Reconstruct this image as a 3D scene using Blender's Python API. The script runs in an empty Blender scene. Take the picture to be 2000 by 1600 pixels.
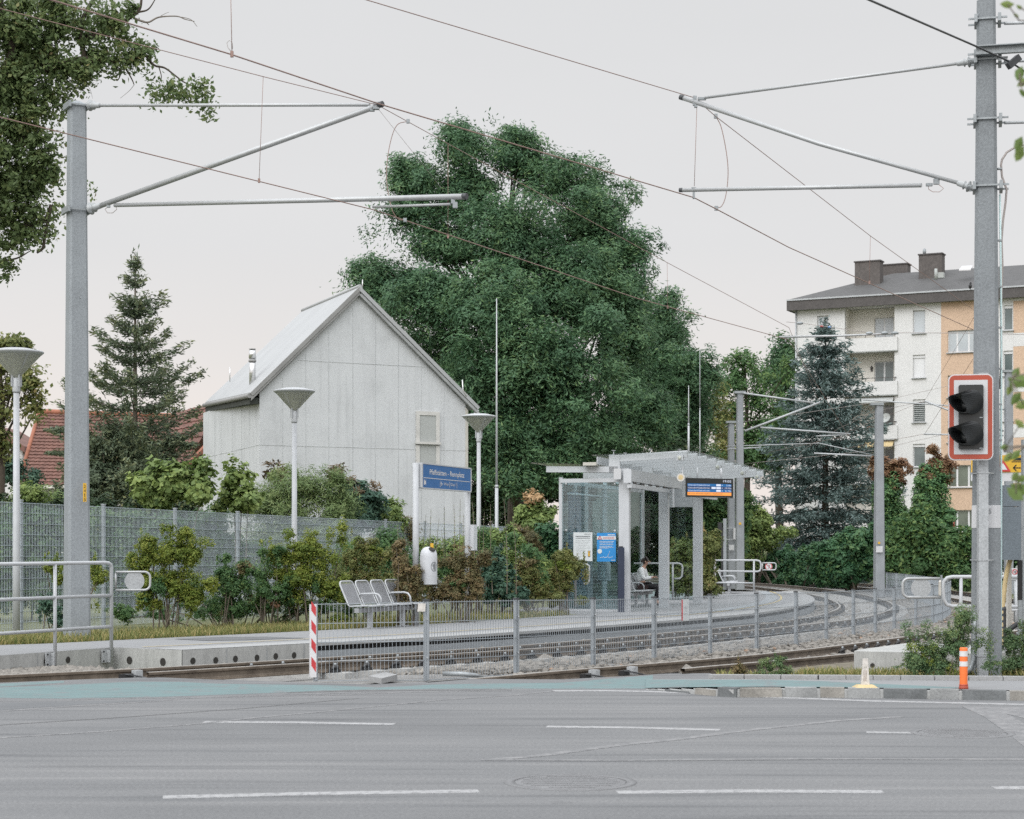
import bpy, bmesh, math, random
import numpy as np
from mathutils import Vector, Matrix

R = math.radians
rng = np.random.default_rng(7)
random.seed(7)
scene = bpy.context.scene
COL = scene.collection

# ------------------------------------------------------------------ camera
F_PX, HOR, EYE = 3600.0, 1064.0, 1.68          # focal length in photo pixels, horizon row, eye height
cam_d = bpy.data.cameras.new('camera')
cam = bpy.data.objects.new('camera', cam_d)
COL.objects.link(cam)
cam.location = (0, 0, EYE)
cam.rotation_euler = (R(90), 0, 0)
cam_d.sensor_fit = 'HORIZONTAL'
cam_d.sensor_width = 117.0
cam_d.lens = 117.0 * F_PX / 2000.0
cam_d.shift_y = (HOR - 800.0) / 2000.0
cam_d.clip_start = 0.1
cam_d.clip_end = 3000
cam_d.dof.use_dof = True
cam_d.dof.focus_distance = 36
cam_d.dof.aperture_fstop = 16
scene.camera = cam

# ------------------------------------------------------------------ world, sun, exposure
SUN_EL, SUN_AZ = 40.0, -28.0                     # the sun stands behind the camera, a little to its left, veiled by cloud
world = bpy.data.worlds.new('World')
scene.world = world
world.use_nodes = True
wn, wl = world.node_tree.nodes, world.node_tree.links
wn.clear()
w_out = wn.new('ShaderNodeOutputWorld')
w_bg = wn.new('ShaderNodeBackground'); w_bg.inputs['Strength'].default_value = 0.1
sky = wn.new('ShaderNodeTexSky'); sky.sky_type = 'NISHITA'; sky.sun_disc = False
sky.sun_elevation = R(SUN_EL); sky.sun_rotation = R(180 - SUN_AZ)
w_tc = wn.new('ShaderNodeTexCoord')
w_sep = wn.new('ShaderNodeSeparateXYZ')
wl.new(w_tc.outputs['Generated'], w_sep.inputs[0])
ramp = wn.new('ShaderNodeValToRGB')             # cloud layer: brightness by height above the horizon
wl.new(w_sep.outputs['Z'], ramp.inputs[0])
cr = ramp.color_ramp
cr.elements[0].position = 0.0; cr.elements[0].color = (0.90, 0.82, 0.775, 1)
cr.elements[1].position = 1.0; cr.elements[1].color = (2.15, 2.19, 2.26, 1)
for p_, c_ in ((0.06, (0.90, 0.825, 0.78)), (0.10, (0.83, 0.795, 0.775)), (0.16, (0.775, 0.77, 0.77)), (0.30, (0.75, 0.753, 0.757)), (0.5, (1.45, 1.48, 1.53))):
    e_ = cr.elements.new(p_); e_.color = (*c_, 1)
w_noise = wn.new('ShaderNodeTexNoise'); w_noise.inputs['Scale'].default_value = 2.2; w_noise.inputs['Detail'].default_value = 5
w_map = wn.new('ShaderNodeMapping'); w_map.inputs['Scale'].default_value = (1, 1, 3.5)
wl.new(w_tc.outputs['Generated'], w_map.inputs[0]); wl.new(w_map.outputs[0], w_noise.inputs[0])
w_mr = wn.new('ShaderNodeMapRange'); w_mr.inputs['To Min'].default_value = 9.4; w_mr.inputs['To Max'].default_value = 10.6
wl.new(w_noise.outputs['Fac'], w_mr.inputs['Value'])
w_mul = wn.new('ShaderNodeVectorMath'); w_mul.operation = 'SCALE'
w_back = wn.new('ShaderNodeMapRange')            # the cloud is brighter on the sun's side, behind the camera
w_back.inputs['From Min'].default_value = -1; w_back.inputs['From Max'].default_value = 0.1; w_back.inputs['To Min'].default_value = 2.0; w_back.inputs['To Max'].default_value = 1.0
w_dot = wn.new('ShaderNodeVectorMath'); w_dot.operation = 'DOT_PRODUCT'; w_dot.inputs[1].default_value = (.47, .88, 0)
wl.new(w_tc.outputs['Generated'], w_dot.inputs[0]); wl.new(w_dot.outputs['Value'], w_back.inputs['Value'])
w_fac = wn.new('ShaderNodeMath'); w_fac.operation = 'MULTIPLY'
wl.new(w_mr.outputs[0], w_fac.inputs[0]); wl.new(w_back.outputs[0], w_fac.inputs[1])
wl.new(ramp.outputs[0], w_mul.inputs[0]); wl.new(w_fac.outputs[0], w_mul.inputs['Scale'])
w_mix = wn.new('ShaderNodeMix'); w_mix.data_type = 'RGBA'; w_mix.inputs['Factor'].default_value = 0.96
wl.new(sky.outputs[0], w_mix.inputs['A']); wl.new(w_mul.outputs[0], w_mix.inputs['B'])
wl.new(w_mix.outputs['Result'], w_bg.inputs['Color'])
wl.new(w_bg.outputs[0], w_out.inputs[0])

sun_d = bpy.data.lights.new('sun', 'SUN')
sun_d.energy = 1.2; sun_d.angle = R(40); sun_d.color = (1, 0.97, 0.93)
sun = bpy.data.objects.new('sun', sun_d); COL.objects.link(sun)
_sd = Vector((math.sin(R(SUN_AZ)) * math.cos(R(SUN_EL)), -math.cos(R(SUN_AZ)) * math.cos(R(SUN_EL)), math.sin(R(SUN_EL))))
sun.rotation_euler = _sd.to_track_quat('Z', 'Y').to_euler()
sun.location = _sd * 60

vs = scene.view_settings
vs.view_transform = 'Standard'; vs.look = 'None'; vs.gamma = 1; vs.use_curve_mapping = False
vs.exposure = 0.0
scene.render.engine = 'CYCLES'
scene.cycles.max_bounces = 8
scene.cycles.transparent_max_bounces = 24
scene.cycles.use_denoising = False

# ------------------------------------------------------------------ photo -> place
SL, YA, YB = 0.0078, 24.4, 66.0                 # the line falls gently away from the road
def g(Y): return -SL * (np.clip(Y, YA, YB) - YA)
def P(x, y, Y): return Vector(((x - 1000) / F_PX * Y, Y, EYE - (y - HOR) / F_PX * Y))
def G(x, v, dz=0.0):
    Y = (EYE - dz) * F_PX / (v - HOR)
    for _ in range(60): Y = .5 * Y + .5 * (EYE - dz - float(g(Y))) * F_PX / (v - HOR)
    return Vector(((x - 1000) / F_PX * Y, Y, float(g(Y)) + dz))
def GR(x, v, z=0.0):                            # a point of the flat road
    Y = (EYE - z) * F_PX / (v - HOR)
    return Vector(((x - 1000) / F_PX * Y, Y, z))

# ------------------------------------------------------------------ materials
def newmat(name):
    m = bpy.data.materials.new(name); m.use_nodes = True
    n, l = m.node_tree.nodes, m.node_tree.links
    return m, n, l, n['Principled BSDF']
def _pos(n, l, scale=(1, 1, 1), obj=False):
    tc = n.new('ShaderNodeTexCoord') if obj else n.new('ShaderNodeNewGeometry')
    mp = n.new('ShaderNodeMapping'); mp.inputs['Scale'].default_value = scale
    l.new(tc.outputs['Object' if obj else 'Position'], mp.inputs[0]); return mp.outputs[0]
def _noise(n, l, vec, scale, detail=4, rough=.55):
    t = n.new('ShaderNodeTexNoise'); t.inputs['Scale'].default_value = scale
    t.inputs['Detail'].default_value = detail; t.inputs['Roughness'].default_value = rough
    l.new(vec, t.inputs['Vector']); return t.outputs['Fac']
def _ramp(n, l, fac, stops):
    r = n.new('ShaderNodeValToRGB'); l.new(fac, r.inputs[0]); e = r.color_ramp.elements
    e[0].position, e[0].color = stops[0][0], (*stops[0][1], 1)
    e[1].position, e[1].color = stops[-1][0], (*stops[-1][1], 1)
    for p, c in stops[1:-1]:
        k = e.new(p); k.color = (*c, 1)
    return r.outputs[0]
def _mixc(n, l, fac, a, b, mode='MIX'):
    m = n.new('ShaderNodeMix'); m.data_type = 'RGBA'; m.blend_type = mode
    for v, k in ((fac, 'Factor'), (a, 'A'), (b, 'B')):
        if hasattr(v, 'links') or hasattr(v, 'is_output'): l.new(v, m.inputs[k])
        elif k == 'Factor': m.inputs[k].default_value = v
        else: m.inputs[k].default_value = (*v, 1)
    return m.outputs['Result']
def _bump(n, l, bsdf, h, strength, dist=.01):
    b = n.new('ShaderNodeBump'); b.inputs['Strength'].default_value = strength; b.inputs['Distance'].default_value = dist
    l.new(h, b.inputs['Height']); l.new(b.outputs[0], bsdf.inputs['Normal'])
def basic(name, c, var=.12, scale=6, rough=.6, metal=0, bump=0, stretch=(1, 1, 1), fine=0, spec=.4):
    m, n, l, b = newmat(name)
    v = _pos(n, l, stretch)
    f = _noise(n, l, v, scale)
    lo = tuple(x * (1 - var) for x in c); hi = tuple(min(1, x * (1 + var)) for x in c)
    col = _ramp(n, l, f, [(.3, lo), (.7, hi)])
    if fine:
        f2 = _noise(n, l, v, fine, 2, .7)
        col = _mixc(n, l, .35, col, _ramp(n, l, f2, [(.35, tuple(x * .6 for x in c)), (.65, tuple(min(1, x * 1.35) for x in c))]))
    l.new(col, b.inputs['Base Color'])
    b.inputs['Roughness'].default_value = rough; b.inputs['Metallic'].default_value = metal
    b.inputs['Specular IOR Level'].default_value = spec
    if bump: _bump(n, l, b, _noise(n, l, v, (fine or scale * 6), 3), bump)
    return m
def leafmat(name, stops, transl=.3, rough=.55):
    stops = [(p, tuple(min(.45, x * 1.42) for x in c)) for p, c in stops]
    m, n, l, b = newmat(name)
    a = n.new('ShaderNodeAttribute'); a.attribute_name = 'tint'
    col = _ramp(n, l, a.outputs['Fac'], stops)
    l.new(col, b.inputs['Base Color']); b.inputs['Roughness'].default_value = rough
    b.inputs['Specular IOR Level'].default_value = .3
    t = n.new('ShaderNodeBsdfTranslucent'); l.new(col, t.inputs[0])
    mx = n.new('ShaderNodeMixShader'); mx.inputs[0].default_value = transl
    l.new(b.outputs[0], mx.inputs[1]); l.new(t.outputs[0], mx.inputs[2])
    l.new(mx.outputs[0], n['Material Output'].inputs[0]); return m
def glassmat(name, tint, refl=1.0, lines=0, rough=.02):
    m, n, l, b = newmat(name); n.remove(b)
    tr = n.new('ShaderNodeBsdfTransparent'); tr.inputs[0].default_value = (*tint, 1)
    gl = n.new('ShaderNodeBsdfGlossy'); gl.inputs['Roughness'].default_value = rough
    fr = n.new('ShaderNodeFresnel'); fr.inputs[0].default_value = 1.52
    mu = n.new('ShaderNodeMath'); mu.operation = 'MULTIPLY'; mu.inputs[1].default_value = refl; mu.use_clamp = True
    l.new(fr.outputs[0], mu.inputs[0])
    mx = n.new('ShaderNodeMixShader'); l.new(mu.outputs[0], mx.inputs[0]); l.new(tr.outputs[0], mx.inputs[1]); l.new(gl.outputs[0], mx.inputs[2])
    out = mx.outputs[0]
    if lines:                                   # fine printed horizontal lines on the pane
        v = _pos(n, l); sp = n.new('ShaderNodeSeparateXYZ'); l.new(v, sp.inputs[0])
        a = n.new('ShaderNodeMath'); a.operation = 'MULTIPLY'; a.inputs[1].default_value = 1 / lines; l.new(sp.outputs['Z'], a.inputs[0])
        fc = n.new('ShaderNodeMath'); fc.operation = 'FRACT'; l.new(a.outputs[0], fc.inputs[0])
        lt = n.new('ShaderNodeMath'); lt.operation = 'LESS_THAN'; lt.inputs[1].default_value = .11; l.new(fc.outputs[0], lt.inputs[0])
        d = n.new('ShaderNodeBsdfDiffuse'); d.inputs[0].default_value = (.30, .38, .40, 1)
        m2 = n.new('ShaderNodeMixShader'); l.new(lt.outputs[0], m2.inputs[0]); l.new(out, m2.inputs[1]); l.new(d.outputs[0], m2.inputs[2]); out = m2.outputs[0]
    l.new(out, n['Material Output'].inputs[0]); return m
def emis(name, c, s):
    m, n, l, b = newmat(name)
    b.inputs['Base Color'].default_value = (*[x * .3 for x in c], 1)
    b.inputs['Emission Color'].default_value = (*c, 1); b.inputs['Emission Strength'].default_value = s
    b.inputs['Roughness'].default_value = .3; return m

def asphalt():
    m, n, l, b = newmat('asphalt')
    v = _pos(n, l)
    blot = _noise(n, l, _pos(n, l, (.35, .9, 1)), .55, 6, .6)
    col = _ramp(n, l, blot, [(.3, (.112, .115, .119)), (.5, (.152, .155, .159)), (.7, (.186, .187, .189))])
    strk = _noise(n, l, _pos(n, l, (.12, 2.2, 1)), 1.6, 5, .6)                  # tyre-polished and stained lanes
    col = _mixc(n, l, .5, col, _ramp(n, l, strk, [(.34, (.070, .073, .077)), (.45, (.143, .146, .149)), (.57, (.158, .160, .162)), (.68, (.208, .208, .208))]))
    grain = _noise(n, l, v, 38, 4, .8)
    col = _mixc(n, l, .6, col, _ramp(n, l, grain, [(.3, (.52, .52, .54)), (.5, (1, 1, 1)), (.7, (1.55, 1.55, 1.53))]), 'MULTIPLY')
    vo = n.new('ShaderNodeTexVoronoi'); vo.inputs['Scale'].default_value = 120; l.new(v, vo.inputs[0])
    col = _mixc(n, l, .25, col, _ramp(n, l, vo.outputs['Distance'], [(.1, (1.5, 1.5, 1.5)), (.5, (.7, .7, .7))]), 'MULTIPLY')
    oil = _noise(n, l, v, 1.3, 3, .5)
    col = _mixc(n, l, _ramp(n, l, oil, [(.68, (0, 0, 0)), (.76, (.5, .5, .5))]), col, (.095, .097, .10))
    l.new(col, b.inputs['Base Color']); b.inputs['Roughness'].default_value = .82; b.inputs['Specular IOR Level'].default_value = .25
    _bump(n, l, b, grain, .35, .006); return m
def worn(name, c, base, amount, scale=7):
    m, n, l, b = newmat(name)
    v = _pos(n, l)
    f = _noise(n, l, v, scale, 8, .7); s = _noise(n, l, _pos(n, l, (.4, 3, 1)), 3, 5, .6)
    mask = _ramp(n, l, f, [(amount - .08, (0, 0, 0)), (amount + .08, (1, 1, 1))])
    tone = _ramp(n, l, s, [(.3, tuple(x * .86 for x in c)), (.7, tuple(min(1, x * 1.1) for x in c))])
    col = _mixc(n, l, mask, base, tone)
    gr = _noise(n, l, v, 60, 3, .7)
    col = _mixc(n, l, .4, col, _ramp(n, l, gr, [(.3, (.7, .7, .7)), (.7, (1.25, 1.25, 1.25))]), 'MULTIPLY')
    l.new(col, b.inputs['Base Color']); b.inputs['Roughness'].default_value = .8; b.inputs['Specular IOR Level'].default_value = .2
    _bump(n, l, b, gr, .25, .004); return m
def facade_concrete(name, c):
    m, n, l, b = newmat(name)
    v = _pos(n, l)
    f = _noise(n, l, v, .9, 6, .65)
    col = _ramp(n, l, f, [(.30, tuple(x * .80 for x in c)), (.5, c), (.70, tuple(x * 1.1 for x in c))])
    st = _noise(n, l, _pos(n, l, (3.0, 3.0, .14)), 1.6, 6, .65)                  # run-off stains
    col = _mixc(n, l, .5, col, _ramp(n, l, st, [(.26, tuple(x * .72 for x in c)), (.45, c), (.72, tuple(x * 1.07 for x in c))]))
    fn = _noise(n, l, v, 22, 4, .7)
    col = _mixc(n, l, .5, col, _ramp(n, l, fn, [(.3, (.8, .8, .8)), (.6, (1.08, 1.08, 1.08))]), 'MULTIPLY')
    po = n.new('ShaderNodeTexVoronoi'); po.inputs['Scale'].default_value = 2.6; l.new(v, po.inputs[0])
    col = _mixc(n, l, _ramp(n, l, po.outputs['Distance'], [(.02, (.55, .55, .55)), (.06, (0, 0, 0))]), col, tuple(x * .5 for x in c))
    l.new(col, b.inputs['Base Color']); b.inputs['Roughness'].default_value = .75; b.inputs['Specular IOR Level'].default_value = .25
    _bump(n, l, b, fn, .15, .01); return m
def tiles(name, c):
    m, n, l, b = newmat(name)
    v = _pos(n, l)
    f = _noise(n, l, v, 2.5, 6, .7)
    col = _ramp(n, l, f, [(.3, tuple(x * .6 for x in c)), (.5, c), (.75, tuple(min(1, x * 1.35) for x in c))])
    l.new(col, b.inputs['Base Color']); b.inputs['Roughness'].default_value = .8; return m

M = {}
M['asphalt'] = asphalt()
M['teal'] = worn('worn_teal_paint', (.135, .195, .198), (.155, .165, .17), .42, 4)
M['teal_path'] = worn('teal_paint', (.165, .225, .232), (.185, .195, .20), .36, 5)
M['white_line'] = worn('road_paint', (.315, .317, .32), (.165, .167, .171), .44, 16)
M['faint_line'] = worn('worn_road_paint', (.22, .22, .222), (.145, .147, .151), .5, 9)
M['seam'] = worn('bitumen_seam', (.095, .096, .098), (.15, .15, .15), .46, 8)
M['mhole'] = basic('manhole_concrete', (.158, .16, .164), .14, 6, .85, fine=40, bump=.3)
M['path'] = basic('pale_asphalt', (.20, .204, .208), .1, 1.5, .85, fine=60, bump=.2)
M['kerb'] = basic('granite', (.205, .21, .208), .5, 2.2, .8, fine=45, bump=.4)
M['mortar'] = basic('mortar', (.30, .305, .30), .1, 5, .9, fine=50)
M['kerb_pale'] = basic('pale_kerb', (.27, .272, .272), .12, 4, .85, fine=50)
M['soil'] = basic('soil', (.13, .115, .085), .35, 3, .95, fine=30, bump=.5)
M['lawn'] = basic('lawn', (.115, .125, .06), .4, 1.2, .95, fine=20, bump=.5)
M['ballast'] = basic('ballast_bed', (.19, .187, .18), .35, 9, .95, fine=26, bump=.9)
M['platform'] = basic('platform_asphalt', (.215, .22, .225), .1, .7, .85, fine=55, bump=.15)
M['platform_dark'] = basic('dark_asphalt_patch', (.12, .125, .13), .12, 1.5, .85, fine=55)
M['slab'] = basic('platform_slab', (.285, .29, .29), .1, 1.2, .8, fine=45, bump=.1)
M['cwall'] = basic('platform_wall', (.33, .335, .325), .16, 2.0, .8, fine=30, bump=.15, stretch=(3, 3, .5))
M['panel'] = basic('edge_panel', (.24, .26, .275), .1, 3, .6, fine=30)
M['black'] = basic('black', (.012, .012, .013), .2, 5, .5)
M['hole'] = basic('hole', (.03, .028, .025), .2, 5, .9)
M['yellow_line'] = worn('yellow_paint', (.46, .37, .16), (.32, .32, .3), .4, 10)
def railmat():
    m, n, l, b = newmat('rail_steel')
    v = _pos(n, l); f = _noise(n, l, v, 6, 5, .6)
    rust = _ramp(n, l, f, [(.3, (.075, .058, .043)), (.7, (.165, .135, .105))])
    ge = n.new('ShaderNodeNewGeometry'); sp = n.new('ShaderNodeSeparateXYZ'); l.new(ge.outputs['True Normal'], sp.inputs[0])
    top = n.new('ShaderNodeMath'); top.operation = 'GREATER_THAN'; top.inputs[1].default_value = .97; l.new(sp.outputs['Z'], top.inputs[0])
    col = _mixc(n, l, top.outputs[0], rust, (.33, .32, .30))
    l.new(col, b.inputs['Base Color']); b.inputs['Roughness'].default_value = .55; b.inputs['Metallic'].default_value = .15; return m
M['rail'] = railmat()
M['sleeper'] = basic('sleeper_concrete', (.33, .33, .32), .15, 4, .85, fine=30)
M['clip'] = basic('rail_clip', (.02, .02, .021), .3, 20, .5, spec=.5)
M['galv'] = basic('galvanised', (.26, .28, .29), .12, 5, .5, .35, fine=35)
M['galv_light'] = basic('galvanised_light', (.36, .375, .385), .09, 5, .5, .25, fine=40)
M['tube'] = basic('aluminium_tube', (.37, .38, .385), .07, 8, .42, .3)
M['insul'] = basic('insulator', (.33, .345, .35), .06, 8, .35)
M['wire_copper'] = basic('copper_wire', (.25, .165, .14), .12, 3, .6, .2)
M['wire_grey'] = basic('grey_wire', (.3, .27, .255), .12, 3, .6, .2)
M['cable'] = basic('dark_cable', (.035, .037, .04), .2, 10, .55)
M['paint_rail'] = basic('grey_white_paint', (.39, .405, .42), .05, 5, .45, fine=0, spec=.5)
M['paint_frame'] = basic('pale_grey_paint', (.44, .455, .475), .05, 3, .5)
M['fence_wire'] = basic('fence_wire', (.27, .30, .325), .08, 4, .55, .25)
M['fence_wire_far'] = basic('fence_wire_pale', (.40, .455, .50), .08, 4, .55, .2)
M['fence_post'] = basic('fence_post', (.29, .315, .335), .08, 5, .55, .2)
M['cap'] = basic('plastic_cap', (.045, .048, .052), .2, 10, .5)
M['mast'] = basic('mast_concrete', (.235, .255, .27), .1, 2.5, .8, fine=40, bump=.25)
M['mast_dark'] = basic('mast_concrete_dark', (.19, .205, .215), .12, 2.5, .8, fine=40, bump=.3)
M['mast_far'] = basic('mast_concrete_far', (.23, .245, .26), .1, 2.5, .8)
M['white'] = basic('white_enamel', (.52, .52, .53), .04, 4, .45)
M['plate_white'] = basic('white_plate', (.47, .475, .485), .05, 6, .6)
M['red_board'] = basic('brick_red_enamel', (.34, .062, .035), .07, 3, .5)
M['red'] = basic('signal_red', (.40, .035, .04), .1, 5, .5)
M['signal_black'] = basic('signal_black', (.016, .018, .019), .25, 6, .32, fine=60, spec=.5)
M['lens'] = basic('dark_lens', (.04, .012, .012), .2, 9, .15)
M['blue'] = basic('sign_blue', (.006, .098, .285), .05, 3, .45)
M['poster_blue'] = basic('poster_blue', (.02, .20, .48), .05, 3, .5)
M['navy'] = basic('navy_panel', (.022, .03, .055), .12, 6, .5)
M['deep_blue'] = basic('deep_blue_panel', (.035, .085, .16), .15, 3, .4)
M['yellow'] = basic('sign_yellow', (.55, .33, .03), .06, 4, .5)
M['poster'] = basic('poster_white', (.50, .53, .54), .03, 4, .6)
M['ink'] = basic('print_grey', (.16, .17, .18), .1, 10, .7)
M['faint_ink'] = basic('print_pale_grey', (.42, .44, .46), .1, 10, .7)
M['orange'] = basic('bollard_orange', (.68, .145, .03), .07, 4, .5)
M['reflect'] = basic('reflective_band', (.56, .56, .56), .06, 10, .4)
M['stone_white'] = basic('weathered_plastic', (.50, .475, .44), .15, 6, .7, fine=30)
M['frame_pale'] = basic('pale_window_timber', (.47, .465, .445), .08, 3, .7)
M['kerb_dark'] = basic('dark_granite', (.115, .122, .124), .45, 4, .8, fine=45, bump=.4)
M['kerb_warm'] = basic('warm_granite', (.21, .20, .18), .45, 4, .8, fine=45, bump=.4)
M['pale_yellow'] = basic('faded_yellow', (.47, .37, .20), .15, 6, .7)
M['bin'] = basic('bin_white', (.48, .495, .52), .05, 4, .45)
M['seat'] = basic('seat_mesh', (.33, .34, .355), .06, 6, .5, .25)
M['glass'] = glassmat('shelter_glass', (.80, .885, .88), .9)
M['glass_lined'] = glassmat('lined_glass', (.74, .87, .90), 1.0, lines=.035)
M['glass_roof'] = glassmat('roof_glass', (.93, .95, .945), .35, rough=.1)
M['glass_lamp'] = glassmat('lamp_glass', (.92, .92, .87), 1.2, rough=.05)
def _milk(m, c, f):
    n, l = m.node_tree.nodes, m.node_tree.links; o = n['Material Output']; src = o.inputs[0].links[0].from_socket
    d = n.new('ShaderNodeBsdfTranslucent'); d.inputs[0].default_value = (*c, 1); d2 = n.new('ShaderNodeBsdfDiffuse'); d2.inputs[0].default_value = (*c, 1)
    a = n.new('ShaderNodeMixShader'); l.new(d.outputs[0], a.inputs[1]); l.new(d2.outputs[0], a.inputs[2])
    b = n.new('ShaderNodeMixShader'); b.inputs[0].default_value = f; l.new(src, b.inputs[1]); l.new(a.outputs[0], b.inputs[2]); l.new(b.outputs[0], o.inputs[0])
_milk(M['glass_lamp'], (.80, .81, .76), .6)
M['pane'] = basic('window_pane', (.10, .125, .125), .3, .6, .08, spec=.6)
M['pane_pale'] = basic('window_pane_pale', (.40, .43, .45), .12, .5, .1, spec=.6)
M['pane_green'] = basic('window_pane_green', (.13, .145, .12), .3, .8, .1, spec=.6)
M['house_concrete'] = facade_concrete('house_concrete', (.475, .49, .50))
M['house_side'] = facade_concrete('house_side_concrete', (.465, .48, .49))
M['joint'] = basic('joint', (.27, .28, .28), .15, 3, .8)
M['fine_joint'] = basic('formwork_joint', (.41, .425, .43), .22, 1.3, .8)
M['roof_sheet'] = basic('roof_sheet', (.345, .355, .36), .06, .8, .5, .15)
M['roof_edge'] = basic('roof_edge', (.25, .25, .245), .1, 2, .6, .2)
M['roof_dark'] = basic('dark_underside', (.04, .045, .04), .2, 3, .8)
M['wood_pale'] = basic('pale_timber', (.44, .425, .385), .1, 3, .7)
M['shutter'] = basic('shutter_grey', (.34, .355, .345), .07, 3, .7, fine=60)
M['steel'] = basic('bright_steel', (.6, .6, .6), .06, 5, .25, .8)
M['plaster'] = basic('white_plaster', (.56, .56, .555), .04, .8, .85, fine=20)
M['plaster_cream'] = basic('cream_plaster', (.64, .62, .57), .05, .8, .85)
M['plaster_orange'] = basic('apricot_plaster', (.50, .365, .265), .05, .8, .85, fine=14)
M['frame'] = basic('window_frame', (.58, .585, .59), .03, 2, .5)
M['eternit'] = basic('roof_slate', (.078, .078, .078), .2, 2.5, .8, stretch=(1, 1, 3), fine=12)
M['fascia'] = basic('fascia_slate', (.078, .072, .07), .14, 2, .8, fine=9)
M['chimney'] = basic('chimney_slate', (.095, .085, .08), .2, 3, .85, fine=9)
M['tile'] = tiles('red_roof_tile', (.145, .072, .056))
M['tile_bright'] = tiles('orange_roof_tile', (.27, .105, .062))
M['bark'] = basic('bark', (.06, .048, .036), .3, 5, .95, fine=22, bump=.6)
M['bark_pale'] = basic('bark_pale', (.13, .11, .085), .3, 5, .95, fine=22, bump=.5)
M['dead_wood'] = basic('dead_wood', (.16, .14, .12), .25, 6, .9)
M['stone_a'] = basic('ballast_stone', (.195, .183, .165), .6, 7, .9, fine=35, bump=.4)
M['stone_b'] = basic('brown_stone', (.26, .18, .13), .3, 4, .9, fine=35)
M['pipe_white'] = basic('pipe_white', (.46, .59, .59), .05, 4, .5)
M['cabinet'] = basic('cabinet_grey', (.13, .155, .175), .08, 4, .55, fine=45)
M['skin'] = basic('skin', (.42, .25, .185), .06, 12, .55)
M['hair'] = basic('dark_hair', (.022, .015, .012), .3, 40, .5)
M['jacket'] = basic('white_jacket', (.66, .67, .68), .06, 9, .8, bump=.2)
M['trouser'] = basic('black_trousers', (.016, .015, .017), .3, 14, .8)
M['bag'] = basic('dark_bag', (.03, .014, .014), .3, 14, .6)

LEAF = {}
LEAF['ash'] = leafmat('ash_leaf', [(0, (.028, .066, .036)), (.45, (.054, .110, .055)), (.8, (.085, .150, .066)), (1, (.135, .195, .072))], .28)
LEAF['oak'] = leafmat('oak_leaf', [(0, (.05, .075, .032)), (.5, (.095, .135, .055)), (.88, (.145, .175, .068)), (1, (.19, .145, .07))], .42)
LEAF['fir'] = leafmat('fir_needle', [(0, (.034, .052, .034)), (.6, (.074, .098, .058)), (1, (.125, .138, .07))], .15)
LEAF['spruce'] = leafmat('blue_spruce_needle', [(0, (.024, .042, .039)), (.5, (.055, .084, .079)), (1, (.108, .145, .137))], .12)
LEAF['thuja'] = leafmat('thuja_leaf', [(0, (.03, .075, .034)), (.6, (.062, .13, .05)), (1, (.11, .17, .055))], .2)
LEAF['brown'] = leafmat('dry_leaf', [(0, (.085, .048, .028)), (.5, (.15, .082, .045)), (1, (.21, .15, .085))], .25)
LEAF['hedge'] = leafmat('hedge_leaf', [(0, (.018, .055, .028)), (.6, (.038, .095, .042)), (1, (.08, .14, .05))], .25)
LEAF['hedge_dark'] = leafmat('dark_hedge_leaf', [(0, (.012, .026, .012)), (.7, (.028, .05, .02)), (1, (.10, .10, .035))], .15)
LEAF['shrub'] = leafmat('shrub_leaf', [(0, (.032, .078, .032)), (.6, (.07, .132, .048)), (1, (.135, .19, .06))], .4)
LEAF['lime'] = leafmat('yellow_green_leaf', [(0, (.055, .092, .02)), (.5, (.135, .178, .034)), (1, (.26, .27, .06))], .45)
LEAF['olive'] = leafmat('olive_leaf', [(0, (.055, .075, .026)), (.5, (.13, .15, .05)), (.88, (.20, .185, .07)), (1, (.21, .13, .065))], .42)
LEAF['rust'] = leafmat('rusty_leaf', [(0, (.055, .055, .026)), (.4, (.10, .092, .042)), (.75, (.165, .115, .058)), (1, (.11, .125, .045))], .3)
LEAF['teal'] = leafmat('blue_green_leaf', [(0, (.02, .05, .036)), (.6, (.045, .092, .062)), (1, (.095, .145, .09))], .25)
LEAF['light'] = leafmat('light_green_leaf', [(0, (.06, .10, .035)), (.5, (.125, .175, .055)), (1, (.22, .27, .085))], .35)
LEAF['feather'] = leafmat('feathery_leaf', [(0, (.075, .12, .05)), (.5, (.135, .185, .075)), (1, (.20, .24, .10))], .35)
LEAF['weed'] = leafmat('weed_leaf', [(0, (.035, .075, .035)), (.6, (.085, .135, .058)), (1, (.17, .20, .07))], .3)
LEAF['grass'] = leafmat('grass_blade', [(0, (.06, .085, .025)), (.5, (.14, .15, .05)), (.8, (.24, .205, .085)), (1, (.30, .25, .12))], .3)
LEAF['near'] = leafmat('near_leaf', [(0, (.04, .075, .02)), (.6, (.085, .125, .03)), (1, (.15, .18, .05))], .35)
LEAF['flower'] = leafmat('orange_flower', [(0, (.22, .14, .06)), (1, (.30, .20, .11))], .2)
LEAF['tip'] = leafmat('brown_flower_tip', [(0, (.06, .05, .03)), (1, (.12, .085, .05))], .2)

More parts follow.
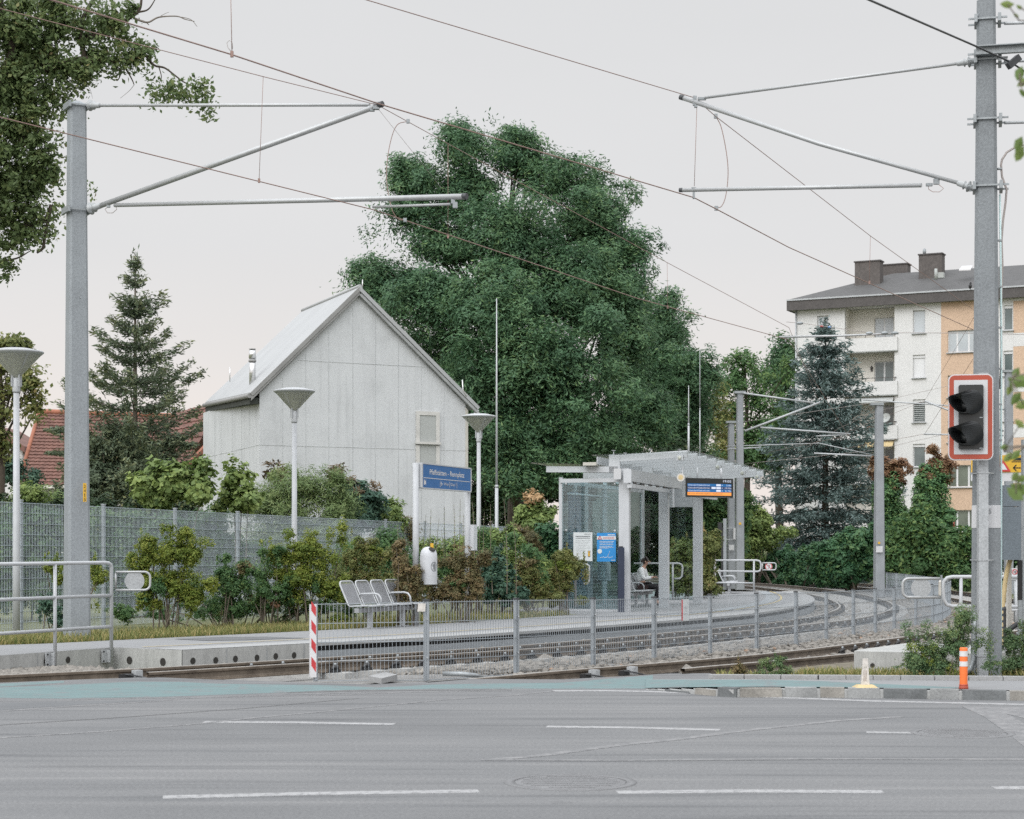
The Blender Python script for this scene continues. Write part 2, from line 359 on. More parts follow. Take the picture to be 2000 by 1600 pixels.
# ------------------------------------------------------------------ mesh building
class MB:
    def __init__(s): s.v = []; s.f = []; s.sm = []
    def add(s, vs, fs, smooth=False):
        o = len(s.v); s.v += [tuple(v) for v in vs]; s.f += [tuple(i + o for i in f) for f in fs]; s.sm += [smooth] * len(fs); return s
    def box(s, c, sz, rot=0.0):
        cx, cy, cz = c; x, y, z = sz[0] / 2, sz[1] / 2, sz[2] / 2; ca, sa = math.cos(rot), math.sin(rot)
        vs = [(cx + a * ca - b * sa, cy + a * sa + b * ca, cz + d) for d in (-z, z) for a, b in ((-x, -y), (x, -y), (x, y), (-x, y))]
        return s.add(vs, [(3, 2, 1, 0), (4, 5, 6, 7), (0, 1, 5, 4), (1, 2, 6, 5), (2, 3, 7, 6), (3, 0, 4, 7)])
    def frame_box(s, o, a, b, c, sa, sb, sc):   # centre o, unit axes a b c, full sizes
        o, a, b, c = Vector(o), Vector(a) * sa / 2, Vector(b) * sb / 2, Vector(c) * sc / 2
        vs = [o + i * a + j * b + k * c for k in (-1, 1) for i, j in ((-1, -1), (1, -1), (1, 1), (-1, 1))]
        return s.add(vs, [(3, 2, 1, 0), (4, 5, 6, 7), (0, 1, 5, 4), (1, 2, 6, 5), (2, 3, 7, 6), (3, 0, 4, 7)])
    def beam(s, p, q, w, h, up=(0, 0, 1)):
        p, q = Vector(p), Vector(q); d = (q - p); L = d.length; d.normalize()
        x = d.cross(Vector(up)); x.normalize(); u = x.cross(d)
        return s.frame_box((p + q) / 2, d, x, u, L, w, h)
    def tube(s, pts, rad, n=8, caps=True, smooth=True):
        pts = [Vector(p) for p in pts]; m = len(pts)
        if not hasattr(rad, '__len__'): rad = [rad] * m
        vs = []; prev = None
        for i, p in enumerate(pts):
            d = (pts[min(i + 1, m - 1)] - pts[max(i - 1, 0)]); d.normalize()
            if prev is None:
                x = d.cross(Vector((0, 0, 1)));
                if x.length < .05: x = d.cross(Vector((0, 1, 0)))
            else: x = prev - d * prev.dot(d)
            x.normalize(); prev = x; y = d.cross(x)
            vs += [p + (x * math.cos(2 * math.pi * k / n) + y * math.sin(2 * math.pi * k / n)) * rad[i] for k in range(n)]
        fs = [(i * n + k, i * n + (k + 1) % n, (i + 1) * n + (k + 1) % n, (i + 1) * n + k) for i in range(m - 1) for k in range(n)]
        s.add(vs, fs, smooth)
        if caps: o = len(s.v) - len(vs); s.f += [tuple(o + k for k in range(n))[::-1], tuple(o + (m - 1) * n + k for k in range(n))]; s.sm += [False, False]
        return s
    def cyl(s, p, q, r0, r1=None, n=14): return s.tube([p, q], [r0, r0 if r1 is None else r1], n)
    def lathe(s, base, prof, n=24, axis=(0, 0, 1), caps=True):
        a = Vector(axis).normalized(); b = Vector(base)
        x = a.cross(Vector((0, 1, 0)));
        if x.length < .1: x = a.cross(Vector((1, 0, 0)))
        x.normalize(); y = a.cross(x); vs = []
        for r, z in prof: vs += [b + a * z + (x * math.cos(2 * math.pi * k / n) + y * math.sin(2 * math.pi * k / n)) * r for k in range(n)]
        m = len(prof)
        s.add(vs, [(i * n + k, i * n + (k + 1) % n, (i + 1) * n + (k + 1) % n, (i + 1) * n + k) for i in range(m - 1) for k in range(n)], True)
        if caps: o = len(s.v) - len(vs); s.f += [tuple(o + k for k in range(n))[::-1], tuple(o + (m - 1) * n + k for k in range(n))]; s.sm += [False, False]
        return s
    def prism(s, poly, vec):
        vec = Vector(vec); poly = [Vector(p) for p in poly]; n = len(poly)
        return s.add(poly + [p + vec for p in poly], [tuple(range(n))[::-1], tuple(range(n, 2 * n))] + [(i, (i + 1) % n, (i + 1) % n + n, i + n) for i in range(n)])
    def poly(s, pts): return s.add(pts, [tuple(range(len(pts)))])
    def quad(s, a, b, c, d): return s.add([a, b, c, d], [(0, 1, 2, 3)])
    def arr(s, V, Fq): s.v += [tuple(x) for x in V]; return s

ORG = {}
def _mesh(name, mb, m, org):
    me = bpy.data.meshes.new(name)
    me.from_pydata([(v[0] - org[0], v[1] - org[1], v[2] - org[2]) for v in mb.v], [], mb.f)
    for mm in (m if isinstance(m, (list, tuple)) else [m]): me.materials.append(mm)
    if any(mb.sm): me.polygons.foreach_set('use_smooth', mb.sm)
    me.update(); return me
def fast_mesh(name, V, k, m, org, tint=None):
    """many separate k-gons given as one (n*k, 3) array"""
    V = np.asarray(V, np.float32) - np.asarray(org, np.float32); nv = len(V); nf = nv // k
    me = bpy.data.meshes.new(name)
    me.vertices.add(nv); me.vertices.foreach_set('co', V.ravel())
    me.loops.add(nv); me.loops.foreach_set('vertex_index', np.arange(nv, dtype=np.int32))
    me.polygons.add(nf); me.polygons.foreach_set('loop_start', np.arange(0, nv, k, dtype=np.int32))
    try: me.polygons.foreach_set('loop_total', np.full(nf, k, np.int32))
    except Exception: pass
    me.materials.append(m)
    if tint is not None:
        a = me.attributes.new('tint', 'FLOAT', 'POINT'); a.data.foreach_set('value', np.repeat(np.asarray(tint, np.float32), k))
    me.update(calc_edges=True); me.validate(); return me
def _set(o, label=None, cat=None, group=None, kind=None):
    for k, v in (('label', label), ('category', cat), ('group', group), ('kind', kind)):
        if v: o[k] = v
    return o
def thing(name, label, cat, loc, group=None):
    o = bpy.data.objects.new(name, None); COL.objects.link(o); o.location = loc; o.empty_display_size = .2
    ORG[o.name] = tuple(loc); return _set(o, label, cat, group)
def link(name, me, parent=None, loc=None):
    o = bpy.data.objects.new(name, me); COL.objects.link(o)
    if parent: o.parent = parent; ORG[o.name] = ORG[parent.name]
    else: o.location = loc; ORG[o.name] = tuple(loc)
    return o
def islands(mb):
    p = list(range(len(mb.v)))
    def f(a):
        while p[a] != a: p[a] = p[p[a]]; a = p[a]
        return a
    for q in mb.f:
        for b in q[1:]: p[f(b)] = f(q[0])
    gr = {}
    for i, q in enumerate(mb.f): gr.setdefault(f(q[0]), []).append(i)
    for ids in gr.values():
        o = MB(); mp = {}
        for i in ids:
            o.f.append(tuple(mp.setdefault(v, len(mp)) for v in mb.f[i])); o.sm.append(mb.sm[i])
        o.v = [mb.v[v] for v in mp]; yield o
def parts(name, mb, m, parent): return [part(name, q, m, parent) for q in islands(mb)]
def part(name, mb, m, parent, label=None):
    o = link(name, _mesh(name, mb, m, ORG[parent.name]), parent)
    if label: o['label'] = label
    return o
def solo(name, mb, m, label, cat, loc, group=None): return _set(link(name, _mesh(name, mb, m, loc), None, loc), label, cat, group)
def struct(name, mb, m, loc=(0, 0, 0), kind='structure'): return _set(link(name, _mesh(name, mb, m, loc), None, loc), kind=kind)
def kids(o): return [c for c in bpy.data.objects if c.parent == o]
def copy_tree(o, loc=None, rot=None, label=None, parent=None):
    c = o.copy(); COL.objects.link(c); c.parent = parent
    if loc is not None: c.location = loc; ORG[c.name] = tuple(loc)
    else: ORG[c.name] = ORG[o.name]
    if rot is not None: c.rotation_euler = (0, 0, rot)
    if label: c['label'] = label
    for ch in kids(o): copy_tree(ch, parent=c)
    return c
def text_mb(mb, s, o, ux, uz, size, width=None, lift=None, align='LEFT', bold=0.0):
    """lettering laid on a plane: o start of baseline, ux along, uz up"""
    cu = bpy.data.curves.new('t', 'FONT'); cu.body = s; cu.size = 1.0; cu.align_x = 'LEFT'; cu.offset = bold; cu.resolution_u = 3
    ob = bpy.data.objects.new('t', cu); me = bpy.data.meshes.new_from_object(ob)
    co = np.array([v.co[:] for v in me.vertices]); w = co[:, 0].max() - co[:, 0].min(); x0 = co[:, 0].min()
    sx = size if width is None else width / w
    off = 0 if align == 'LEFT' else (-w * sx if align == 'RIGHT' else -w * sx / 2)
    ux, uz, o = Vector(ux), Vector(uz), Vector(o)
    mb.add([o + ux * ((c[0] - x0) * sx + off) + uz * (c[1] * size) for c in co], [tuple(p.vertices) for p in me.polygons])
    bpy.data.objects.remove(ob); bpy.data.curves.remove(cu); bpy.data.meshes.remove(me); return mb

# ------------------------------------------------------------------ foliage
def unit(v): return v / np.maximum(np.linalg.norm(v, axis=1, keepdims=True), 1e-9)
def leaf_quads(C, size, aspect, droop=.3, N=None, jit=.35):
    n = len(C)
    nn = unit((N if N is not None else np.zeros((n, 3)) + (0, 0, .5)) + rng.normal(size=(n, 3)) * .42)
    a = rng.normal(size=(n, 3)) + (0, 0, -droop); a = unit(a - nn * (a * nn).sum(1, keepdims=True)); b = np.cross(nn, a)
    L = size * (1 + jit * rng.uniform(-1, 1, (n, 1))); W = L * aspect; c = nn * L * .12
    V = np.stack([C - a * L * .5, C + b * W * .5 - a * L * .05 - c, C + a * L * .5, C - b * W * .5 - a * L * .05 - c], 1)
    return V.reshape(-1, 3)
def in_lobes(lobes, n, power=2.2, shrink=0.0):
    L = np.array(lobes, float); L[:, 3:6] = np.maximum(L[:, 3:6] - shrink, L[:, 3:6] * .35); vol = (L[:, 3] * L[:, 4] * L[:, 5]) ** .62
    k = rng.choice(len(L), n, p=vol / vol.sum())
    d = unit(rng.normal(size=(n, 3))); r = rng.uniform(0, 1, (n, 1)) ** (1 / power)
    return L[k, :3] + d * r * L[k, 3:6], d
def crown(lobes, clumps, per, spread, size, aspect, droop=.3, power=2.2, flat=.8, zmin=-99):
    """boughs inside the lobes, each carrying a domed cap of leaf sprays turned outward and up"""
    nb = max(5, clumps // 10); rbm = spread * 1.7
    B, bd = in_lobes(lobes, nb, power, rbm * .7); bt = rng.uniform(0, 1, nb); rb = rbm * rng.uniform(.6, 1.4, (nb, 1))
    j = rng.integers(0, nb, clumps); d = unit(rng.normal(size=(clumps, 3)) + (0, 0, .5) + bd[j] * .5)
    C = B[j] + d * rb[j] * rng.uniform(.5, 1.0, (clumps, 1)) * (1, 1, .92)
    ok = C[:, 2] > zmin; C = C[ok]; d = d[ok]; n = len(C)
    ct = np.clip(bt[j][ok] * .65 + rng.uniform(0, .35, n), 0, 1)
    off = unit(rng.normal(size=(n * per, 3))) * rng.uniform(0, 1, (n * per, 1)) ** .5 * spread * .85 * (1, 1, flat)
    Q = np.repeat(C, per, 0) + off; N = np.repeat(d, per, 0) * .8 + (0, 0, .55) + off / spread * .3
    t = np.clip(np.repeat(ct, per) * .6 + rng.uniform(0, .4, n * per), 0, 1)
    ok = Q[:, 2] > zmin; Q = Q[ok]; t = t[ok]; N = N[ok]
    return leaf_quads(Q, size, aspect, droop, N), t, C
def bez(a, b, c, n=7):
    a, b, c = Vector(a), Vector(b), Vector(c)
    return [a * (1 - t) ** 2 + b * 2 * t * (1 - t) + c * t * t for t in [i / (n - 1) for i in range(n)]]
def limbs(mb, base, top, r0, lobes, C, nb, bare=.4):
    base, top = Vector(base), Vector(top)
    mid = (base + top) / 2 + Vector((random.uniform(-.05, .05), 0, 0)) * (top - base).length
    tr = bez(base, mid, top, 9); mb.tube(tr, [r0 * (1 - .8 * i / 8) for i in range(9)], 9)
    H = (top - base).length
    for L in lobes:
        c = Vector(L[:3]); t = min(.92, max(bare, (c.z - base.z) / H * .72)); i = t * 8; p = tr[int(i)].lerp(tr[min(8, int(i) + 1)], i - int(i))
        m = p.lerp(c, .5) + Vector((0, 0, -.08 * (c - p).length)); rr = r0 * (1 - .8 * t) * .6
        br = bez(p, m, c, 7); mb.tube(br, [rr * (1 - .75 * j / 6) for j in range(7)], 6)
        near = [Vector(q) for q in C if (Vector(q) - c).length < max(L[3:6]) * 1.1]
        random.shuffle(near)
        for q in near[:nb]:
            s = br[random.randint(2, 6)]; mm = s.lerp(q, .5) + Vector((0, 0, random.uniform(-.1, .15) * (q - s).length))
            mb.tube(bez(s, mm, q, 5), [rr * .35, rr * .3, rr * .22, rr * .16, rr * .08], 4, caps=False)
    return mb
def foliage(name, V, t, m, parent, label=None):
    o = link(name, fast_mesh(name, V, 4, m, ORG[parent.name], t), parent)
    if label: o['label'] = label
    return o
def tree(name, label, cat, base, top, r0, lobes, m, clumps, per, spread, size, aspect, group=None, nb=5, bark='bark', droop=.3, power=2.2, bare=.4, zmin=-9, limb=None):
    o = thing(name, label, cat, base, group)
    V, t, C = crown(lobes, int(clumps * .6), per, spread, size, aspect, droop, power, zmin=zmin)
    nc = int(clumps * .75); Q, dd = in_lobes(lobes, nc, 2.0, spread * .4); pp = max(6, int(per * .6)); tt = np.repeat(rng.uniform(0, 1, nc), pp)     # loose sprays between the boughs
    Q = np.repeat(Q, pp, 0) + rng.normal(size=(nc * pp, 3)) * spread * (.6, .6, .45); ok = Q[:, 2] > zmin
    V = np.concatenate([V, leaf_quads(Q[ok], size, aspect, droop, np.repeat(dd, pp, 0)[ok] * .6 + (0, 0, .6))]); t = np.concatenate([t, np.clip(tt * .5 + rng.uniform(0, .5, len(tt)), 0, 1)[ok]])
    foliage('crown', V, t, LEAF[m], o)
    part('trunk', limbs(MB(), base, top, r0, limb or lobes, C, nb, bare), M[bark], o)
    return o
def shrub(name, label, base, lobes, m, clumps, per, spread, size, aspect, stems=5, r=.025, group=None, power=1.8, droop=.1, cat='shrub', zmin=None, mix=None, bark='bark_pale'):
    o = thing(name, label, cat, base, group)
    zm = base[2] + .05 if zmin is None else zmin
    V, t, C = crown(lobes, clumps, per, spread, size, aspect, droop, power, zmin=zm)
    nl = int(clumps * per * .45); Q, dd = in_lobes(lobes, nl, 2.4, spread * .3); ok = Q[:, 2] > zm; Q = Q[ok]; dd = dd[ok]     # loose leaves between the boughs
    V = np.concatenate([V, leaf_quads(Q, size, aspect, droop, dd * .5 + (0, 0, .5))]); t = np.concatenate([t, rng.uniform(0, 1, len(Q))])
    foliage('foliage', V, t, LEAF[m], o)
    if mix:
        V, t, C2 = crown(mix[1], mix[2], per, spread, size, aspect, droop, power, zmin=zm)
        foliage('dry_foliage', V, t, LEAF[mix[0]], o)
    mb = MB(); b = Vector(base)
    for i in range(stems):
        q = Vector(C[rng.integers(len(C))]) if len(C) else b + Vector((0, 0, 1)); s = b + Vector((random.uniform(-.2, .2) + (q.x - b.x) * .3, random.uniform(-.2, .2) + (q.y - b.y) * .3, -.05))
        mb.tube(bez(s, s.lerp(q, .5) + Vector((0, 0, .2 * (q - s).length)), q, 5), [r, r * .9, r * .7, r * .5, r * .2], 5)
    part('stem', mb, M[bark], o); return o
# ================================================================== the line: platform edge curve and offsets from it
EP = [(-17, 19.2), (-13, 21.3), (-9.5, 22.9), (-7.2, 24.3), (-5.85, 25.4), (-4.25, 27.4), (-3.16, 28.85), (-1.5, 30.9), (0, 33.2), (1.54, 36.0), (2.95, 38.7), (4.46, 41.7),
      (5.93, 44.9), (7.56, 49.9), (9.1, 56), (10.14, 61.8), (10.91, 68), (11.25, 73.4), (11.3, 80), (10.6, 89), (8.8, 98), (5.5, 107), (1, 115), (-5, 122)]
def catmull(p, per=40):
    p = [np.array(q, float) for q in p]; p = [2 * p[0] - p[1]] + p + [2 * p[-1] - p[-2]]; out = []
    for i in range(1, len(p) - 2):
        for t in np.linspace(0, 1, per, endpoint=False):
            a, b, c, d = p[i - 1:i + 3]
            out.append(.5 * (2 * b + (c - a) * t + (2 * a - 5 * b + 4 * c - d) * t * t + (3 * b - a - 3 * c + d) * t ** 3))
    return np.array(out + [p[-2]])
_c = catmull(EP); _l = np.r_[0, np.cumsum(np.linalg.norm(np.diff(_c, axis=0), axis=1))]
SS = np.arange(0, _l[-1], .25); EC = np.stack([np.interp(SS, _l, _c[:, i]) for i in (0, 1)], 1)
for _ in range(30): EC[1:-1] = .5 * EC[1:-1] + .25 * (EC[:-2] + EC[2:])
_h = np.gradient(EC, axis=0); _h /= np.linalg.norm(_h, axis=1, keepdims=True); EN = np.stack([_h[:, 1], -_h[:, 0]], 1)   # normal towards the tracks
def at(s, off, dz=0.0):
    i = np.clip(s / .25, 0, len(SS) - 1.001); k = int(i); t = i - k
    p = EC[k] * (1 - t) + EC[k + 1] * t + (EN[k] * (1 - t) + EN[k + 1] * t) * off
    return Vector((p[0], p[1], float(g(p[1])) + dz))
def nrm(s): k = int(np.clip(s / .25, 0, len(SS) - 2)); return Vector((EN[k][0], EN[k][1], 0))
def fwd(s): n = nrm(s); return Vector((-n.y, n.x, 0))
def s_of(p): return float(SS[np.argmin(np.hypot(EC[:, 0] - p[0], EC[:, 1] - p[1]))])
def s_off(p):
    s = s_of(p); e = at(s, 0); n = nrm(s); return s, (p[0] - e.x) * n.x + (p[1] - e.y) * n.y
def ribbon(mb, s0, s1, offs, dzs, step=.5):
    ss = np.arange(s0, s1 + 1e-6, step); k = len(offs); V = []
    for s in ss:
        for o, z in zip(offs, dzs): V.append(at(s, o, z))
    return mb.add(V, [(i * k + j, i * k + j + 1, (i + 1) * k + j + 1, (i + 1) * k + j) for i in range(len(ss) - 1) for j in range(k - 1)])

# ------------------------------------------------------------------ ground, lawn, road
def grid(mb, xs, ys, zf):
    nx = len(xs)
    return mb.add([(x, y, zf(x, y)) for y in ys for x in xs], [(j * nx + i, j * nx + i + 1, (j + 1) * nx + i + 1, (j + 1) * nx + i) for j in range(len(ys) - 1) for i in range(nx - 1)])
struct('ground', grid(MB(), [-1500, -300, -90, -40, 0, 40, 90, 300, 1500], [-300, -60, -20, 10, YA, 30, 36, 42, 48, 54, 60, YB, 80, 120, 300, 1500], lambda x, y: float(g(y)) - .30), M['lawn'])
road_far = [(-900, 1362), (-400, 1346), (0, 1333.5), (150, 1327.5), (300, 1322.5), (380, 1326), (600, 1333), (720, 1337), (850, 1331), (910, 1326), (1100, 1327), (1215, 1321), (1310, 1315.5), (1385, 1315), (1440, 1327), (2000, 1328), (2600, 1330)]
rp = [GR(*q) for q in road_far]
mb = MB(); n_ = len(rp); near = [Vector((p.x * 1.6 if abs(p.x) > 9 else p.x, -14, 0)) for p in rp]
mb.add(rp + near, [(i + 1, i, n_ + i, n_ + i + 1) for i in range(n_ - 1)])
mb.add(rp + [p - Vector((0, 0, .3)) for p in rp], [(i, i + 1, n_ + i + 1, n_ + i) for i in range(n_ - 1)])
mb.poly([(-30, -14, 0), (-60, -14, 0), (-60, 20, 0), (rp[0].x, rp[0].y, 0), (near[0].x, -14, 0)][1:])
mb.poly([(near[-1].x, -14, 0), (60, -14, 0), (60, 22, 0), (rp[-1].x, rp[-1].y, 0)])
struct('road', mb, M['asphalt'])
def strip(front, back, z, m, name):
    a = [GR(x, v, z) for x, v in front]; b = [GR(x, v, z) for x, v in back]
    return struct(name, MB().poly(a + b[::-1]), m)
strip([(-400, 1384), (0, 1363), (115, 1364.5), (300, 1361.5), (440, 1357), (560, 1352), (680, 1347.5), (850, 1345.5), (1000, 1345), (1275, 1345)],
      [(-400, 1358), (0, 1343), (200, 1334.5), (260, 1331.5), (350, 1332), (440, 1336), (640, 1338.5), (740, 1343), (850, 1337), (950, 1335.5), (1100, 1333.5), (1200, 1325), (1275, 1319)], .0008, M['teal'], 'cycle_path')
strip([(-400, 1356), (0, 1341.5), (125, 1333.5)], [(-400, 1349), (0, 1335.5), (125, 1330)], .0008, M['teal'], 'cycle_path_edge')
def rline(pts, w, m, name='road_marking', z=None):
    rline.k = getattr(rline, 'k', 0) + 1; z = .0012 + .00007 * rline.k
    P_ = [GR(x, v, z) for x, v in pts]; a = []; b = []
    for i, p in enumerate(P_):
        d = P_[min(i + 1, len(P_) - 1)] - P_[max(i - 1, 0)]; n = Vector((-d.y, d.x, 0)).normalized() * w / 2; a.append(p + n); b.append(p - n)
    return struct(name, MB().add(a + b, [(i, len(a) + i, len(a) + i + 1, i + 1) for i in range(len(a) - 1)]), m)
rline([(318, 1557), (600, 1550), (935, 1545)], .16, M['white_line'])
rline([(1205, 1547.5), (1450, 1545), (1725, 1546.5)], .16, M['white_line'])
rline([(1940, 1538.5), (2200, 1539)], .16, M['white_line'])
rline([(398, 1410), (580, 1411), (770, 1414.5)], .17, M['white_line'])
rline([(1068, 1419), (1230, 1421), (1406, 1425.5)], .17, M['white_line'])
rline([(1692, 1430), (1780, 1431.5), (1905, 1435)], .15, M['white_line'])
rline([(1080, 1349.5), (1180, 1349), (1260, 1350.5), (1380, 1354.5), (1500, 1361.5), (1700, 1369), (2000, 1376), (2300, 1382)], .19, M['white_line'])
rline([(-200, 1404), (0, 1389.5), (150, 1379), (280, 1371), (400, 1361.5), (480, 1359), (700, 1353), (1000, 1349)], .07, M['faint_line'])
rline([(140, 1366.5), (300, 1363.5), (480, 1361), (640, 1358), (800, 1352)], .06, M['faint_line'])
rline([(-100, 1423), (0, 1416), (240, 1401), (480, 1383.5), (640, 1369), (700, 1364)], .035, M['seam'])
rline([(-100, 1449), (0, 1441), (200, 1428.5), (400, 1412.5), (480, 1403.5), (640, 1389), (850, 1368), (1000, 1358), (1080, 1350)], .075, M['faint_line'])
rline([(960, 1484), (1060, 1475), (1200, 1456), (1320, 1444), (1460, 1426), (1640, 1407), (1760, 1400)], .12, M['faint_line'])
rline([(1905, 1380), (1950, 1400), (2005, 1436), (2060, 1480)], .28, M['faint_line'])
rline([(1960, 1381), (2060, 1405), (2160, 1440)], .5, M['faint_line'])
rline([(940, 1484), (1200, 1485), (1600, 1482), (2000, 1483)], .09, M['faint_line'])
# dark asphalt repair beside the cycle path
strip([(-300, 1408), (0, 1387), (160, 1376), (330, 1367)], [(-300, 1382), (0, 1372.5), (160, 1370), (330, 1366)], .0010, M['platform_dark'], 'road_patch')
strip([(560, 1352.6), (680, 1348.5), (850, 1347), (1000, 1346.6)], [(560, 1353.8), (680, 1350.5), (850, 1349), (1000, 1348)], .0011, M['seam'], 'road_seam')
def manhole(x, v, r, label):
    o = thing('manhole_cover', label, 'manhole cover', GR(x, v, .002)); c = GR(x, v, .0)
    part('frame', MB().lathe(c, [(r, .0), (r, .004), (r - .07, .004), (r - .07, .002)], 40, caps=False), M['mhole'], o)
    part('lid', MB().lathe(c, [(r - .075, .0), (r - .08, .003), (.01, .0035)], 40), M['mhole'], o)
    mb = MB()
    for k in range(7):
        y = (k - 3) * r * .22; w = math.sqrt(max(.01, (r - .12) ** 2 - y * y))
        mb.box((c.x, c.y + y, .005), (2 * w, .03, .004))
    parts('tread_bar', mb, M['mhole'], o)
manhole(1114, 1528, .47, 'round concrete manhole cover in the near lane between two dashes')
manhole(1880, 1432, .46, 'round manhole cover beside the short dash near the right kerb')

# ------------------------------------------------------------------ pavement island with stone kerb on the right
def GP(x, v): return GR(x, v, .004 + .096 * min(1, max(0, (x - 1262) / 150)))
kf = [(1262, 1346.5), (1330, 1345.2), (1420, 1344.5), (1500, 1344.2), (1620, 1345), (1712, 1346), (1850, 1348.5), (2000, 1350.5), (2300, 1355)]
kb = [(1262, 1327), (1330, 1326.7), (1385, 1326.5), (1420, 1326.5), (1500, 1327), (2000, 1330), (2300, 1333)]
kfp = [GP(*q) for q in kf]; kbp = [GP(*q) for q in kb]
mb = MB().poly([p + Vector((0, .13, 0)) for p in kfp] + kbp[::-1])
struct('pavement', mb, M['path'])
a = [p + Vector((0, .16, .004)) for p in kfp]; b = [GP(*q) + Vector((0, 0, .004)) for q in ((1262, 1328), (1330, 1328.3), (1420, 1328.4), (1500, 1328.5), (1600, 1331), (1885, 1344))]
struct('cycle_path_pavement', MB().poly(a[:7] + b[::-1]), M['teal'])
L_ = []
d_ = np.r_[0, np.cumsum([(kfp[i + 1] - kfp[i]).length for i in range(len(kfp) - 1)])]
def kpt(s): return Vector([np.interp(s, d_, [p[i] for p in kfp]) for i in range(3)])
mb = MB(); mm = MB(); s = 0.0; rr = random.Random(3)
while s < d_[-1] - .2:
    w = rr.choice([.22, .3, .34, .38, .5]); p, q = kpt(s + .02), kpt(min(d_[-1], s + w - .02)); hh = max(.02, min(1, (1000 + p.x / p.y * F_PX - 1262) / 150))
    d = (q - p).normalized(); nn = Vector((-d.y, d.x, 0)); zt = .004 + .1 * hh + rr.uniform(-.006, .006)
    jag = [rr.uniform(-.014, .014) for _ in range(4)]
    fr = [p - nn * (.012 + jag[0]), q - nn * (.012 + jag[1])]; bk = [p + nn * .15, q + nn * .15]
    def z_(v, z): return Vector((v.x, v.y, z))
    mb.add([z_(fr[0], -.1), z_(fr[1], -.1), z_(bk[1], -.1), z_(bk[0], -.1), z_(fr[0] + nn * .02, zt), z_(fr[1] + nn * .02, zt), z_(bk[1], zt), z_(bk[0], zt)], [(4, 5, 6, 7), (0, 1, 5, 4), (1, 2, 6, 5), (2, 3, 7, 6), (3, 0, 4, 7)])
    s += w
for nm_, k_, m_ in (('kerb', 0, 'kerb'), ('kerb', 1, 'kerb_dark'), ('kerb', 2, 'kerb_warm')):
    q_ = MB()
    for i, o_ in enumerate(islands(mb)):
        if (i * 7 + i // 3) % 3 == k_: q_.add(o_.v, o_.f)
    struct(nm_, q_, M[m_])
mm = MB()
for i in range(30):
    p, q = kpt(d_[-1] * i / 30), kpt(d_[-1] * (i + 1) / 30); hh = max(.02, min(1, (1000 + p.x / p.y * F_PX - 1262) / 150))
    mm.add([Vector((p.x, p.y + .005, -.1)), Vector((q.x, q.y + .005, -.1)), Vector((q.x, q.y + .14, -.1)), Vector((p.x, p.y + .14, -.1)), Vector((p.x, p.y + .02, .088 * hh)), Vector((q.x, q.y + .02, .088 * hh)), Vector((q.x, q.y + .14, .09 * hh)), Vector((p.x, p.y + .14, .09 * hh))], [(4, 5, 6, 7), (0, 1, 5, 4), (2, 3, 7, 6)])
struct('kerb_mortar', mm, M['mortar'])
mb = MB()
kb2 = [GP(x, v) for x, v in ((1385, 1326.3), (1600, 1327.5), (1760, 1328.6), (1960, 1329.8), (2300, 1333))]
for i in range(len(kb2) - 1):
    for k in range(3):
        p, q = kb2[i].lerp(kb2[i + 1], k / 3 + .004), kb2[i].lerp(kb2[i + 1], (k + 1) / 3 - .004)
        mb.beam(p + Vector((0, .06, -.03)), q + Vector((0, .06, -.03)), .12, .16)
struct('back_kerb', mb, M['kerb_pale'])

# ------------------------------------------------------------------ ballast, tracks
S0, S1 = 4.0, float(SS[-1]) - 1
mb = MB(); ribbon(mb, S0, S1, (.05, .5, .78, 1.6, 2.46, 3.0, 4.2, 5.0, 5.58, 6.4, 7.22, 7.9, 8.6, 9.6), (-.12, -.16, -.17, -.19, -.17, -.15, -.09, -.14, -.17, -.19, -.17, -.15, -.2, -.32), .5)
struct('track_bed', mb, M['ballast'])
mb = MB().poly([GR(1380, 1322, -.03), GR(2000, 1327, -.03), GR(2500, 1330, -.03), Vector((16, 33, -.16)), Vector((11.5, 33, -.14)), at(27, 8.2, -.03)])
struct('verge', mb, M['soil'])
RAILP = [(-.065, -.15), (.065, -.15), (.065, -.138), (.016, -.118), (.0085, -.105), (.0085, -.048), (.034, -.036), (.036, -.008), (.028, 0), (-.028, 0), (-.036, -.008), (-.034, -.036), (-.0085, -.048), (-.0085, -.105), (-.016, -.118), (-.065, -.138)]
def rail_mb(s0, s1, off, dz):
    ss = np.arange(s0, s1, .5); k = len(RAILP); V = []
    for s in ss: V += [at(s, off + a, dz) + Vector((0, 0, b)) for a, b in RAILP]
    return MB().add(V, [(i * k + (j + 1) % k, i * k + j, (i + 1) * k + j, (i + 1) * k + (j + 1) % k) for i in range(len(ss) - 1) for j in range(k)])
clip_me = None
def clip_mb():
    mb = MB()
    for sx in (-1, 1):
        mb.tube([(sx * .07, -.07, .02), (sx * .12, -.04, .07), (sx * .145, .0, .085), (sx * .12, .04, .07), (sx * .07, .07, .02)], [.022, .027, .03, .027, .022], 6)
        mb.frame_box((sx * .11, 0, .02), (1, 0, 0), (0, 1, 0), (0, 0, 1), .09, .15, .045)
        mb.cyl((sx * .12, 0, 0), (sx * .12, 0, .10), .018, .016, 6)
    return mb
def bolt_mb():
    mb = MB()
    for sx in (-1, 1): mb.cyl((sx * .12, 0, .095), (sx * .12, 0, .135), .024, .018, 6)
    return mb
